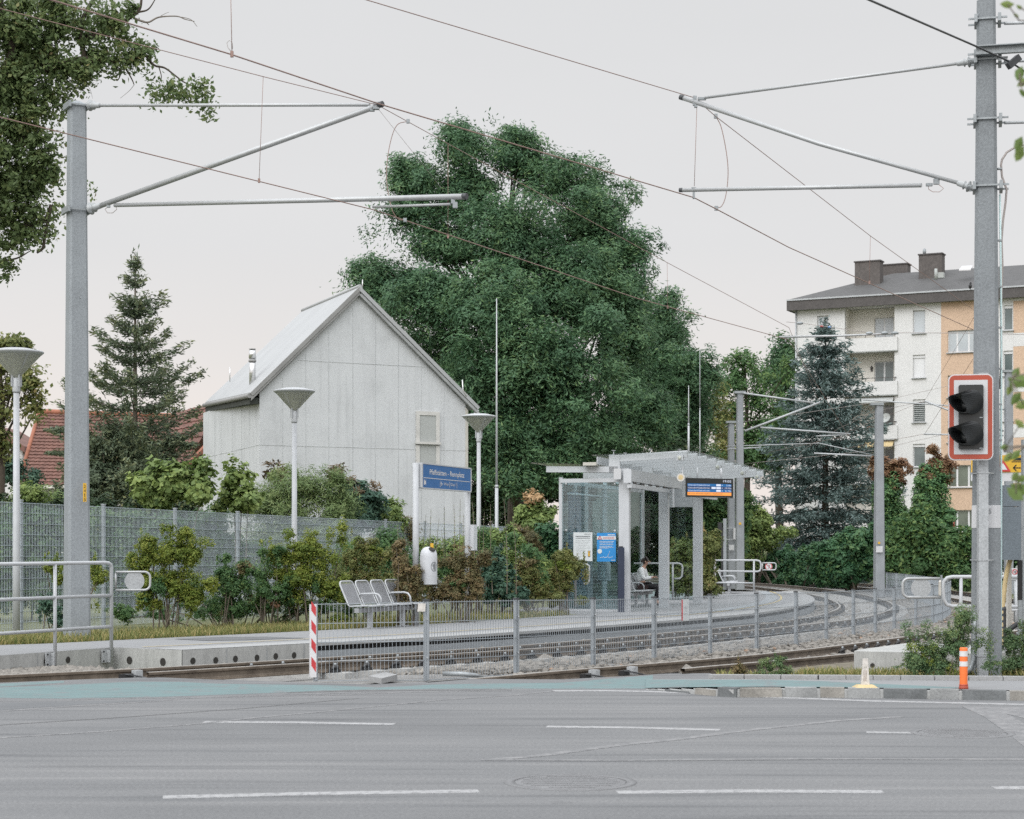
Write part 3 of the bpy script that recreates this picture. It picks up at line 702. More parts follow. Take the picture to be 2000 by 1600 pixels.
def track(label, off0, cant, s0, s1, s_first, nsl):
    o = thing('railway_track', label, 'railway track', at(s0 + 20, off0 + .8, -.3))
    def clear(of):                              # where the rail leaves the road surface
        s = s0
        while at(s, of).y < np.interp(at(s, of).x, [q.x for q in rp], [q.y for q in rp]) - .12: s += .1
        return s
    part('rail', rail_mb(clear(off0), s1, off0, 0), M['rail'], o, 'low inner rail of the bend'); part('rail', rail_mb(clear(off0 + 1.65), s1, off0 + 1.65, cant), M['rail'], o, 'raised outer rail of the bend')
    a0 = math.atan2(cant, 1.65); global clip_me
    sl_me = _mesh('sleeper', MB().box((0, 0, -.07), (2.5, .26, .14)), M['sleeper'], (0, 0, 0))
    if clip_me is None: clip_me = (_mesh('rail_clip', clip_mb(), M['clip'], (0, 0, 0)), _mesh('bolt', bolt_mb(), M['galv'], (0, 0, 0)))
    def place(me, nm, par, loc, e):
        k = bpy.data.objects.new(nm, me); COL.objects.link(k); k.parent = par; k.location = loc; k.rotation_euler = e; return k
    for i in range(nsl):
        s = s_first + i * .64; n = nrm(s); az = math.atan2(n.y, n.x)
        p = at(s, off0 + .825, -.155 + cant / 2); c = place(sl_me, 'sleeper', o, p - o.location, (0, -a0, az)); ORG[c.name] = (0, 0, 0)
        for sd in (-.825, .825):
            q = place(clip_me[0], 'rail_clip', c, (sd, 0, 0), (0, 0, 0))
            if i < 40: place(clip_me[1], 'bolt', c, (sd, 0, 0), (0, 0, 0))
    if s1 - s_first > nsl * .64 + 2:
        mb = MB()
        for i in range(nsl, int((s1 - s_first) / .64)):
            s = s_first + i * .64; n = nrm(s); p = at(s, off0 + .825, -.22 + cant / 2); mb.box(p, (2.5, .26, .12), math.atan2(n.y, n.x))
        q = part('sleeper', mb, M['sleeper'], o, 'distant sleepers round the bend'); q['kind'] = 'stuff'
track('railway track curving along the platform edge with outer rail raised', .80, .07, S0, S1, 15.0, 96)
track('second railway track in front of the grey mesh fence, entering the road crossing', 5.58, .07, 6.0, S1, 24.0, 96)
# rail ends set in the crossing: rail-joint connectors
def connector(p, d, label):
    o = thing('rail_connector', label, 'rail connector', p)
    n = Vector((d.y, -d.x, 0))
    part('block', MB().frame_box(p + Vector((0, 0, .055)) + n * .1, d, n, (0, 0, 1), .10, .12, .11), M['galv_light'], o)
    part('clamp', MB().frame_box(p + Vector((0, 0, .03)) - d * .16 + n * .07, d, n, (0, 0, 1), .2, .05, .07), M['clip'], o)
    part('cable', MB().tube(bez(p + Vector((0, 0, .06)) - d * .2 + n * .08, p - d * .02 + n * .2 + Vector((0, 0, .04)), p + d * .18 + n * .32 + Vector((0, 0, -.04))), .012, 6), M['cable'], o)
for px, v, lab in ((1213, 1313, 'pale clamp box on the near track rail, farther of two'), (1098, 1318, 'pale clamp box on the near track rail beside the asphalt edge')):
    p = GR(x=px, v=v, z=-.1); s, of = s_off(p); connector(at(s, 5.58, -.12) + nrm(s) * .05, fwd(s), lab)
p = GR(228, 1318, -.1); s, of = s_off(p); connector(at(s, .8, -.12) + nrm(s) * .05, fwd(s), 'rusty clamp box on the platform side rail below the handrail')

# ------------------------------------------------------------------ ballast stones
ico = bmesh.new(); bmesh.ops.create_icosphere(ico, subdivisions=1, radius=1.0)
IV = np.array([v.co[:] for v in ico.verts]); IF = np.array([[v.index for v in f.verts] for f in ico.faces]); ico.free()
OV = np.array([(1, 0, 0), (-1, 0, 0), (0, 1, 0), (0, -1, 0), (0, 0, 1), (0, 0, -1)], float); OF = np.array([(0, 2, 4), (2, 1, 4), (1, 3, 4), (3, 0, 4), (2, 0, 5), (1, 2, 5), (3, 1, 5), (0, 3, 5)])
def stones(name, pts, size, m, fine=True):
    BV, BF = (IV, IF) if fine else (OV, OF); n = len(pts); nv = len(BV)
    V = BV[None] * (1 + .28 * rng.uniform(-1, 1, (n, nv, 1))) * (size * rng.uniform(.55, 1.5, (n, 1, 1))) * rng.uniform(.6, 1.3, (n, 1, 3)) * (1, 1, .75)
    a = rng.uniform(0, 6.28, n); c, s = np.cos(a), np.sin(a); V = np.stack([V[..., 0] * c[:, None] - V[..., 1] * s[:, None], V[..., 0] * s[:, None] + V[..., 1] * c[:, None], V[..., 2]], -1) + np.asarray(pts)[:, None, :]
    Fc = (BF[None] + (np.arange(n) * nv)[:, None, None]).reshape(-1, 3)
    me = bpy.data.meshes.new(name); me.from_pydata(V.reshape(-1, 3).tolist(), [], Fc.tolist()); me.materials.append(m); me.update()
    return _set(link(name, me, None, (0, 0, 0)), kind='stuff')
def scatter(n, s0, s1, o0, o1, zf, jit=.03):
    s = rng.uniform(s0, s1, n); o = rng.uniform(o0, o1, n)
    return np.array([at(a, b, zf(b) + rng.uniform(-jit, jit)) for a, b in zip(s, o)])
_bo = np.array((.05, .5, .78, 1.6, 2.46, 3.0, 4.2, 5.0, 5.58, 6.4, 7.22, 7.9, 8.6, 9.6)); _bz = np.array((-.12, -.16, -.17, -.19, -.17, -.15, -.09, -.14, -.17, -.19, -.17, -.15, -.2, -.32))
zb = lambda b: float(np.interp(b, _bo, _bz)) + .012
def onroad(p): return p[1] < np.interp(p[0], [q.x for q in rp], [q.y for q in rp]) + .12
pts = np.concatenate([scatter(7000, 16, 36, 2.55, 5.45, zb), scatter(2600, 22, 44, 5.65, 7.1, zb), scatter(3600, 20, 46, 7.3, 9.0, zb), scatter(1500, 14, 30, .1, .72, zb), scatter(1200, 19, 40, .9, 2.3, zb)])
pts = np.array([p for p in pts if not onroad(p)])
stones('ballast_stones', pts, .05, M['stone_a'])
far = np.concatenate([scatter(7000, 34, 62, 2.6, 9.2, zb), scatter(1500, 36, 60, .1, 2.3, zb)])
stones('distant_ballast', far, .06, M['stone_a'], False)
stones('brown_ballast', np.array([p for p in np.concatenate([scatter(420, 17, 50, 2.7, 9.0, zb)]) if not onroad(p)]) + (0, 0, .015), .05, M['stone_b'])
# larger pale lumps heaped beside the rails, between the sleepers
hp = np.array([at(s, o, z) for o, z in ((2.66, -.15), (7.46, -.15), (5.80, -.17)) for s in np.arange(19, 46, .64) + rng.uniform(-.04, .04, 43)[0]])
stones('ballast_heaps', np.array([p for p in hp + rng.normal(size=hp.shape) * (.04, .04, .008) if not onroad(p)]), .095, M['stone_a'])
# strip of loose stones under the left handrail
pts = []
for i in range(900):
    p = GR(rng.uniform(-60, 300), 1312, -.02); e = at(s_of(p) + rng.uniform(-.2, .2), rng.uniform(-.9, .62), -.06); pts.append(e)
stones('stone_strip', np.array([p for p in pts if not onroad(p)]), .05, M['stone_a'])

# ------------------------------------------------------------------ platform
PZ = .17
s_a = s_of(G(355, 1270, PZ)); s_c = s_of(G(605, 1257, PZ)); s_end = 75.0
s_end = s_of((11.0, 72.5))
def back_off(s):     # rear limit of the paved platform
    y = at(s, 0).y; return float(np.interp(y, [20, 26, 31, 39, 42.5, 44.5, 60, 75], [-3.1, -3.2, -3.5, -3.5, -3.6, -6.6, -6.4, -6.2]))
mb = MB(); ss = np.arange(s_a, s_end, .5); V = []
for s in ss:
    b = back_off(s)
    for t in (0, .12, .3, .6, 1): V.append(at(s, b * t, PZ))
mb.add(V, [(i * 5 + j + 1, i * 5 + j, (i + 1) * 5 + j, (i + 1) * 5 + j + 1) for i in range(len(ss) - 1) for j in range(4)])
# set-back ramp on the left
w0, w1 = G(-260, 1299, PZ), G(222, 1264.5, PZ); bl = G(-260, 1268, PZ); br = at(s_a, back_off(s_a), PZ)
e0 = at(s_a, 0, PZ)
mb.poly([w0, w1, e0, br, bl])
struct('platform', mb, M['platform'])
mb = MB(); ribbon(mb, s_a, s_c, (.012, .012), (-.3, PZ), .25)
for a, b in ((w0, w1), (w1, e0)): mb.quad(a - Vector((0, 0, .5)), b - Vector((0, 0, .5)), b, a)
struct('platform_wall', mb, M['cwall'])
mb = MB(); ribbon(mb, s_a, s_end, (-.62, 0.0), (PZ + .004, PZ + .004), .5)
ribbon(mb, s_c, s_end, (0, .0), (PZ + .004, PZ - .045), .5); struct('platform_slab', mb, M['slab'])
mb = MB(); ribbon(mb, s_c, s_end, (-.12, -.12), (PZ - .02, -.2), .5); ribbon(mb, s_c, s_end, (0, -.12), (PZ - .045, PZ - .045), .5); struct('platform_gap', mb, M['black'])
mb = MB(); ribbon(mb, s_c, s_end, (-.03, .0, .0, -.03), (PZ - .125, PZ - .125, -.13, -.13), .5); struct('platform_skirt', mb, M['panel'])
mb = MB(); ribbon(mb, s_a + .2, s_end, (-1.12, -1.06), (PZ + .008, PZ + .008), .5); struct('platform_line', mb, M['yellow_line'])
mb = MB(); ribbon(mb, s_c + 16, s_end, (-1.62, -1.22), (PZ + .006, PZ + .006), .5); struct('platform_guide_strip', mb, M['panel'])
mb = MB().poly([G(x, v, PZ + .006) for x, v in ((340, 1248), (400, 1251), (480, 1250), (600, 1246), (520, 1243.5), (430, 1244))]); struct('platform_patch', mb, M['platform_dark'])
mb = MB(); mj = MB()
for px, v in ((57, 1300), (153, 1292), (205, 1289)):
    p = G(px, v, .05); t = (w1 - w0).normalized(); k = (p - w0).dot(t); c = w0 + t * k; c.z = EYE - (v - HOR) * c.y / F_PX; n = Vector((t.y, -t.x, 0)); mb.lathe(c, [(.035, -.002), (.035, .004), (.05, .005)], 14, n)
t = (e0 - w1).normalized(); n = Vector((t.y, -t.x, 0))
for u, v in ((.24, 1290), (.73, 1293)):
    c = w1.lerp(e0, u); c.z = EYE - (v - HOR) * c.y / F_PX; mb.lathe(c, [(.045, -.002), (.045, .004), (.06, .005)], 14, n)
for px, v in ((377, 1291), (419, 1290), (460, 1287), (500, 1285), (537, 1282), (574, 1280)):
    p = G(px, v, .06); s = s_of(p); k = min(np.arange(s - 2, s + 2, .05), key=lambda q: abs(1000 + at(q, 0).x / at(q, 0).y * F_PX - px)); c = at(k, .012); c.z = EYE - (v - HOR) * c.y / F_PX
    mb.lathe(c, [(.035, -.002), (.035, .004), (.05, .005)], 14, nrm(k))
for px in (440, 519, 593):
    k = min(np.arange(s_a, s_c, .03), key=lambda q: abs(1000 + at(q, 0).x / at(q, 0).y * F_PX - px)); c = at(k, .014, -.02); mj.frame_box(c, fwd(k), nrm(k), (0, 0, 1), .025, .006, .36)
for px in (31, 130):
    p = G(px, 1290, .05); t = (w1 - w0).normalized(); c = w0 + t * ((p - w0).dot(t)); n = Vector((t.y, -t.x, 0)); mj.frame_box(c - Vector((0, 0, .18)), t, n, (0, 0, 1), .02, .006, .36)
struct('wall_holes', mb, M['hole']); struct('wall_joints', mj, M['joint'])

# ------------------------------------------------------------------ lawn behind the platform
lb = [at(s, back_off(s) + .02, .13) for s in np.arange(s_a, s_of((8.5, 55)), .5)]
lf = [Vector((p.x - 14 - .4 * (p.y - 26), p.y + 12, float(g(p.y + 12)) + .1)) for p in lb]
mb = MB().add(lb + lf, [(i, i + 1, len(lb) + i + 1, len(lb) + i) for i in range(len(lb) - 1)])
bl2 = Vector((bl.x - .1, bl.y, .13)); mb.poly([bl2, lb[0], lf[0], Vector((bl.x - 14, bl.y + 12, .1))])
struct('lawn_strip', mb, M['lawn'])
# grass along the back of the platform
def blades(pts, h, m, name):
    n = len(pts); a = rng.uniform(0, 6.28, n); w = .006 + .006 * rng.uniform(0, 1, n); hh = h * rng.uniform(.4, 1.3, n); ln = rng.normal(size=(n, 2)) * .35
    d = np.stack([np.cos(a) * w, np.sin(a) * w, 0 * a], 1); P0 = np.asarray(pts); tip = P0 + np.stack([ln[:, 0] * hh, ln[:, 1] * hh, hh], 1); mid = P0 * .5 + tip * .5 + np.stack([0 * a, 0 * a, hh * .12], 1)
    V = np.stack([P0 - d, P0 + d, mid + d * .7, mid - d * .7, mid - d * .7, mid + d * .7, tip + d * .1, tip - d * .1], 1).reshape(-1, 3)
    return _set(link(name, fast_mesh(name, V, 4, m, (0, 0, 0), np.repeat(rng.uniform(0, 1, n), 2)), None, (0, 0, 0)), kind='stuff')
pts = []
for i in range(17000):
    s = rng.uniform(s_a, s_of((4.5, 42))); q = rng.uniform(0, 1) ** 1.6
    pts.append(at(s, back_off(s) - .02 - q * 2.2, .12))
for i in range(7000):
    u = rng.uniform(0, 1); pts.append(bl.lerp(br, u) + Vector((-.3, .7, 0)) * rng.uniform(.02, 2.4) + Vector((0, 0, -.05)))
blades(np.array(pts), .16, LEAF['grass'], 'grass')
# ================================================================== mesh fences
def panel_mb(p, q, hp, hq, rows, gap, r, two=True, vtop=.0):
    mb = MB(); p, q = Vector(p), Vector(q); d = q - p; L = math.hypot(d.x, d.y); nn = Vector((-d.y, d.x, 0)).normalized()
    n = max(2, int(L / gap))
    for i in range(n + 1):
        t = i / n; b = p.lerp(q, t); h = hp + (hq - hp) * t
        mb.frame_box(b + Vector((0, 0, h / 2 + .02)), d.normalized(), nn, (0, 0, 1), 2 * r, 2 * r, h - .04 + vtop)
    for z in rows:
        for o in ((-.007, .007) if two else (0,)):
            mb.beam(p + Vector((0, 0, hp * z)) + nn * o, q + Vector((0, 0, hq * z)) + nn * o, .008, .008)
    return mb
fp = [(616, 1331, 1178), (832, 1330, 1174), (1008, 1318, 1171), (1158, 1304, 1170), (1277, 1293, 1168), (1386, 1281, 1163), (1477, 1271, 1160), (1554, 1261, 1157), (1613, 1252.5, 1156), (1666, 1246, 1153), (1709, 1240, 1151), (1746, 1235, 1149)]
posts = []
for x, v, t in fp:
    b = G(x, v, -.1); posts.append((b, EYE - (t - HOR) * b.y / F_PX - b.z))
s_last = s_of(posts[-1][0])
for k in range(1, 17): posts.append((at(s_last + 2.15 * k, 4.15 - .012 * k, -.1), .97))
fence = thing('mesh_fence', 'low grey double wire mesh fence curving between the two railway tracks', 'fence', posts[0][0])
FR = (.012, .26, .5, .74, .985)
for i, (b, h) in enumerate(posts):
    q = posts[min(i + 1, len(posts) - 1)][0]; p0 = posts[max(i - 1, 0)][0]; d = (q - p0); d.z = 0; d.normalize(); n = Vector((d.y, -d.x, 0))
    mb = MB().frame_box(b + Vector((0, 0, h / 2)), d, n, (0, 0, 1), .055, .045, h)
    mb.frame_box(b + Vector((0, 0, h / 2)) + n * .032 + d * .012, d, n, (0, 0, 1), .03, .012, h - .03)
    po = part('post', mb, M['fence_post'], fence)
    part('cap', MB().frame_box(b + Vector((0, 0, h + .01)), d, n, (0, 0, 1), .075, .06, .026), M['cap'], po)
    if i < 14:
        bm_ = MB()
        for z in (.26, .74): bm_.cyl(b + n * .036 + Vector((0, 0, h * z + .03)), b + n * .055 + Vector((0, 0, h * z + .03)), .012, n=8)
        part('bolt', bm_, M['galv_light'], po)
for i in range(len(posts) - 1):
    (p, hp), (q, hq) = posts[i], posts[i + 1]
    d = (q - p); d.z = 0; d.normalize(); n = Vector((d.y, -d.x, 0)) * .028
    part('mesh_panel', panel_mb(p + n + d * .03, q + n - d * .03, hp, hq, FR, .05, .0026), M['fence_wire'], fence)
# hazard board, tags and notice hung on it
b, h = posts[0]; d = (posts[1][0] - b); d.z = 0; d.normalize(); n = Vector((d.y, -d.x, 0))
hz = thing('hazard_board', 'red and white striped hazard board on the first post of the mesh fence', 'hazard board', b + Vector((-.0, -.05, .0)))
ho = b + Vector((-.02, -.055, 0))
part('board', MB().frame_box(ho + Vector((0, 0, h * .52)), (1, 0, 0), (0, 1, 0), (0, 0, 1), .082, .012, h * .93), M['white'], hz)
part('side_flange', MB().frame_box(ho + Vector((-.048, .03, h * .52)), (.35, -.94, 0), (.94, .35, 0), (0, 0, 1), .055, .006, h * .93), M['white'], hz)
for k in range(4):
    z0 = h * (.12 + .235 * k); f_ = ho + Vector((0, -.0085, 0)); xl, xr = -.026, .034
    part('red_stripe', MB().quad(f_ + Vector((xl, 0, z0 + .085)), f_ + Vector((xr, 0, z0)), f_ + Vector((xr, 0, z0 + .125)), f_ + Vector((xl, 0, z0 + .205))), M['red'], hz)
b2, h2 = posts[1]
solo('tag_plate', MB().frame_box(b2 + Vector((-.055, -.05, h2 * .92)), (1, .05, 0), (0, 1, 0), (.06, 0, 1), .10, .004, .105), M['stone_white'], 'small blank pale tag on the second post of the mesh fence', 'tag', b2 + Vector((-.05, -.05, h2 * .9)))
p, q = posts[4][0], posts[5][0]; t = .5; b = p.lerp(q, t); d = (q - p); d.z = 0; d.normalize(); n = Vector((d.y, -d.x, 0))
nb = b + n * .05 + Vector((0, 0, .78))
nt = thing('notice_board', 'small white portrait notice with a red edge on the mesh fence', 'notice', nb)
part('board', MB().frame_box(nb, d, n, (0, 0, 1), .235, .012, .34), M['poster'], nt)
part('edge', MB().frame_box(nb - d * .122, d, n, (0, 0, 1), .008, .016, .33), M['red'], nt)
mb = MB()
for z, w in ((.05, .15), (.03, .10), (-.01, .06), (-.06, .16)): mb.frame_box(nb + n * .008 + Vector((0, 0, z)), d, n, (0, 0, 1), w, .002, .012)
mb.frame_box(nb + n * .008 + d * .07 + Vector((0, 0, .125)), d, n, (0, 0, 1), .035, .002, .035)
part('print', mb, M['faint_ink'], nt)

# tall fence of the gardens, left
fl = thing('garden_fence', 'tall pale grey wire mesh fence running behind the platform bushes', 'fence', Vector((-9.25, 34.7, 0)))
fpts = []
for t in range(-2, 11):
    X, Y = -9.25 + .96 * t, 34.7 + 2.7 * t; fpts.append(Vector((X, Y, .0 - .012 * max(0, t))))
fd = (fpts[1] - fpts[0]).normalized(); fn = Vector((fd.y, -fd.x, 0)).normalized()
TOPZ = lambda Y: float(np.interp(Y, [29, 34.7, 51, 62], [2.5, 2.475, 2.33, 2.25]))
for b in fpts:
    h = TOPZ(b.y) - b.z + .03
    po = part('post', MB().frame_box(b + Vector((0, 0, h / 2)), fd, fn, (0, 0, 1), .06, .06, h), M['fence_post'], fl)
    part('cap', MB().frame_box(b + Vector((0, 0, h + .012)), fd, fn, (0, 0, 1), .075, .075, .03), M['fence_post'], po)
for i in range(len(fpts) - 1):
    p, q = fpts[i] + fn * .045 + fd * .02, fpts[i + 1] + fn * .045 - fd * .02
    hp, hq = TOPZ(p.y) - p.z, TOPZ(q.y) - q.z
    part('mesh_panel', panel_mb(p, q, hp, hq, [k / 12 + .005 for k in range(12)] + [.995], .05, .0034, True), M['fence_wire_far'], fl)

# ================================================================== masts
def mast_mb(base, H, w0, w1, rot, cham=.22):
    mb = MB(); V = []
    for z, w in ((0, w0), (H, w1), (H + w1 * .22, w1 * .35)):
        k = w / 2; c = k * (1 - cham)
        for a, b in ((-c, -k), (c, -k), (k, -c), (k, c), (c, k), (-c, k), (-k, c), (-k, -c)):
            V.append((base[0] + a * math.cos(rot) - b * math.sin(rot), base[1] + a * math.sin(rot) + b * math.cos(rot), base[2] + z))
    return mb.add(V, [(i * 8 + j, i * 8 + (j + 1) % 8, (i + 1) * 8 + (j + 1) % 8, (i + 1) * 8 + j) for i in (0, 1) for j in range(8)] + [tuple(range(16, 24))])
def insulator(mb, p, d, k=1.0):
    d = Vector(d).normalized()
    mb.lathe(p, [(.035 * k, 0), (.042 * k, .02 * k), (.042 * k, .10 * k), (.085 * k, .115 * k), (.09 * k, .125 * k), (.045 * k, .145 * k), (.045 * k, .18 * k), (.07 * k, .195 * k), (.045 * k, .215 * k), (.042 * k, .30 * k), (.03 * k, .32 * k)], 16, d); return mb
def band(mb, c, w, rot, z, ext=.1):
    ca, sa = math.cos(rot), math.sin(rot); ux, uy = Vector((ca, sa, 0)), Vector((-sa, ca, 0)); p = Vector((c[0], c[1], z))
    for sg in (-1, 1):
        mb.frame_box(p + uy * sg * (w / 2 + .02), ux, uy, (0, 0, 1), w + 2 * ext, .02, .022)
        mb.frame_box(p + ux * sg * (w / 2 + .025), ux, uy, (0, 0, 1), .04, w + .12, .10)
    return mb

# ---- left mast on the platform side
ML = G(150, 1248, .17); HL = EYE + (HOR - 205) * ML.y / F_PX - ML.z; rl = R(28)
m1 = thing('catenary_mast', 'tall tapering grey concrete catenary mast with yellow number plate beside the left handrail', 'mast', ML)
part('shaft', mast_mb(ML, HL, .385, .265, rl), M['mast'], m1)
def pxz(y, Y): return EYE + (HOR - y) * Y / F_PX
for y, w in ((208, .27), (412, .315)): part('clamp_band', band(MB(), ML, w, rl, pxz(y, ML.y), .05), M['galv'], m1)
pl = thing('number_plate', 'narrow upright yellow plate numbered 2415 on the left mast', 'number plate', ML + Vector((.2, -.28, 2.2)))
ux = Vector((math.cos(rl + R(25)), math.sin(rl + R(25)), 0)); ux = Vector((.80, -.6, 0)).cross(Vector((0, 0, 1))).normalized() * -1
pc = P(165.5, 962, ML.y - .25); nY = Vector((.33, -.94, 0)); ux = Vector((.94, .33, 0))
part('plate', MB().frame_box(pc, ux, nY, (0, 0, 1), .055, .008, .305), M['yellow'], pl)
for k, ch in enumerate('2415'): mb = MB(); text_mb(mb, ch, pc + nY * .0065 + Vector((0, 0, .075 - .072 * k)), ux, (0, 0, 1), .075, .03 if ch != '1' else .012, align='CENTER'); part('numeral', mb, M['black'], pl)
bb = MB()
for x, y in ((148, 256), (157, 582), (162, 1146)):
    q = P(x, y, ML.y - .19); bb.cyl(q, q + Vector((.02, -.06, 0)), .014, n=8)
parts('bolt', bb, M['galv'], m1)
# its cantilever over the platform track
YL = 27.8; YM = ML.y
cl = thing('cantilever', 'long cantilever arm frame reaching right from the left mast over the platform track', 'cantilever', P(165, 410, YM))
def Q(x, y, Y=None, Ya=YM, Yb=YL, xa=165, xb=740): return P(x, y, Ya + (Yb - Ya) * (x - xa) / (xb - xa) if Y is None else Y)
up0, up1 = Q(160, 206), Q(722, 205)
part('top_stay', MB().tube([Q(186, 206), up1], .026, 10), M['tube'], cl)
part('diagonal_tube', MB().tube([Q(196, 402), Q(742, 205)], .043, 12), M['tube'], cl)
part('lower_tube', MB().tube([Q(224, 401), Q(909, 384)], [.033, .043], 12), M['tube'], cl)
part('steady_arm', MB().tube([Q(728, 404.5), Q(880, 399)], .02, 8), M['tube'], cl)
mb = MB(); insulator(mb, Q(164, 206), Q(190, 206) - Q(164, 206), 1.05); part('insulator', mb, M['insul'], cl)
mb = MB(); insulator(mb, Q(164, 412), Q(198, 401) - Q(164, 412), 1.15); part('insulator', mb, M['insul'], cl)
mb = MB()
for x, y, w in ((735, 207, .09), (727, 212, .07), (885, 393, .06), (889, 401, .07), (872, 386, .055), (212, 402, .05)): mb.frame_box(Q(x, y), (1, 0, 0), (0, 1, 0), (0, 0, 1), w, w, w * 1.2)
parts('fitting', mb, M['galv'], cl)
mb = MB(); mb.tube([Q(738, 206), Q(748, 203)], .046, 10); mb.tube([Q(904, 384), Q(912, 383.6)], .046, 10); parts('end_cap', mb, M['cap'], cl)
part('earth_loop', MB().tube([Q(212, 403), Q(205, 409), Q(210, 416), Q(220, 416), Q(228, 409), Q(226, 402)], .006, 5), M['wire_grey'], cl)

# ---- right mast in the verge
MR = G(1926, 1319, .02); rr_ = R(-14); HR = pxz(4, MR.y) - MR.z
m2 = thing('catenary_mast', 'massive speckled concrete catenary mast at the right edge carrying the crossing signal', 'mast', MR)
part('shaft', mast_mb(MR, HR, .385, .232, rr_, .3), M['mast_dark'], m2)
for y, w in ((41, .24), (110, .25), (120, .25), (236, .265), (366, .28)): part('clamp_band', band(MB(), MR + Vector((.02, 0, 0)), w, rr_, pxz(y, MR.y), .12), M['galv'], m2)
YR = MR.y
part('crossbeam', MB().beam(P(1906, 100, YR - .2), P(2040, 92, YR - .4), .07, .10).beam(P(1906, 92, YR - .24), P(2040, 84, YR - .44), .12, .012), M['galv'], m2)
mb = MB()
for y in (46, 120, 240): mb.tube([P(1962, y, YR), P(2060, y - 3, YR + .2)], .02, 8)
parts('stay_rod', mb, M['galv_light'], m2)
mw = pxz(1010, YR)
mb = MB()
k_ = .352 / 2
for w_ in (1,): mb.add(*(lambda m_: (m_.v, m_.f))(mast_mb((MR.x, MR.y, mw - .14), .283, .360, .354, rr_, .3)))
part('painted_band', mb, M['plate_white'], m2)
mb = MB(); text_mb(mb, '5', P(1931.5, 1003, YR - .197), (.97, -.24, 0), (0, 0, 1), .09, .03); part('numeral', mb, M['ink'], m2)
mb = MB()
pts = [P(1954 + .0055 * (y - 400) * .6, y, YR - .06) for y in range(330, 1330, 50)]
mb.tube([P(x, y, YR - .06) for x, y in ((1953, 380), (1955, 560), (1956, 700), (1955.5, 820), (1955.5, 960), (1955, 1180), (1955, 1316))], .013, 8)
part('conduit', mb, M['pipe_white'], m2)
mb = MB(); mb.tube([P(x, y, YR - .05) for x, y in ((1999, 283), (1982, 288), (1966, 298), (1957, 312), (1955, 322), (1957, 345), (1966, 370), (1964, 395), (1959, 430), (1956, 470), (1958, 520), (1955, 600), (1956, 690), (1953, 760))], .014, 7)
part('cable', mb, M['wire_grey'], m2)
mb = MB()
for y in (330, 470, 560, 640, 720, 790, 860): mb.frame_box(P(1952, y, YR - .05), (1, 0, 0), (0, 1, 0), (0, 0, 1), .05, .06, .02)
parts('cable_clip', mb, M['galv'], m2)
mb = MB().tube([P(1905, 1196, YR - .22), P(1904, 1240, YR - .22), P(1903, 1285, YR - .23), P(1897, 1306, YR - .24), P(1886, 1318, YR - .25)], .03, 8)
part('ground_conduit', mb, M['galv'], m2)
YS = YR - .32
ps = thing('signal_post', 'square galvanised post strapped to the front of the right mast', 'post', P(1919, 1322, YS))
part('post', MB().frame_box((P(1919, 730, YS) + P(1919, 1322, YS)) / 2, (1, 0, 0), (0, 1, 0), (0, 0, 1), .12, .11, (1322 - 728) * YS / F_PX), M['galv_light'], ps)
mb = MB()
for y in (924, 1094, 1281):
    z = P(0, y, YS).z; mb.frame_box(Vector((P(1919, y, YS).x, YS - .06, z)), (1, 0, 0), (0, 1, 0), (0, 0, 1), .14, .006, .016)
    for sx in (-1, 1): mb.beam(Vector((P(1919, y, YS).x + sx * .066, YS - .06, z)), Vector((MR.x + sx * .19, MR.y + .05, z)), .006, .016)
    for sx in (-1,): pass
part('strap', mb, M['galv_light'], ps)

# ---- level crossing signal
sg_c = P(1896, 815, YS - .16); W_, H_ = .545, 1.07
fwd_n = Vector((-.16, -.987, 0)).normalized(); sx_ = Vector((-fwd_n.y, fwd_n.x, 0))
def rrect(c, ux, uz, w, h, r, n=7):
    out = []
    for cx, cz, a0 in ((w / 2 - r, -h / 2 + r, -90), (w / 2 - r, h / 2 - r, 0), (-w / 2 + r, h / 2 - r, 90), (-w / 2 + r, -h / 2 + r, 180)):
        for k in range(n): a = R(a0 + 90 * k / (n - 1)); out.append(Vector(c) + Vector(ux) * (cx + r * math.cos(a)) + Vector(uz) * (cz + r * math.sin(a)))
    return out
sgn = thing('crossing_signal', 'two lamp railway crossing signal on a white board with a red border', 'signal', sg_c)
Z = Vector((0, 0, 1))
part('backing_board', MB().prism(rrect(sg_c, sx_, Z, W_, H_, .075), -fwd_n * .05), M['white'], sgn)
part('red_border', MB().prism(rrect(sg_c + fwd_n * .006, sx_, Z, W_ - .025, H_ - .025, .065), -fwd_n * .004), M['red_board'], sgn)
part('white_field', MB().prism(rrect(sg_c + fwd_n * .010, sx_, Z, W_ - .135, H_ - .145, .004, 2), -fwd_n * .003), M['plate_white'], sgn)
part('lamp_box', MB().prism(rrect(sg_c + fwd_n * .055, sx_, Z, .30, .80, .02, 3), -fwd_n * .044), M['signal_black'], sgn)
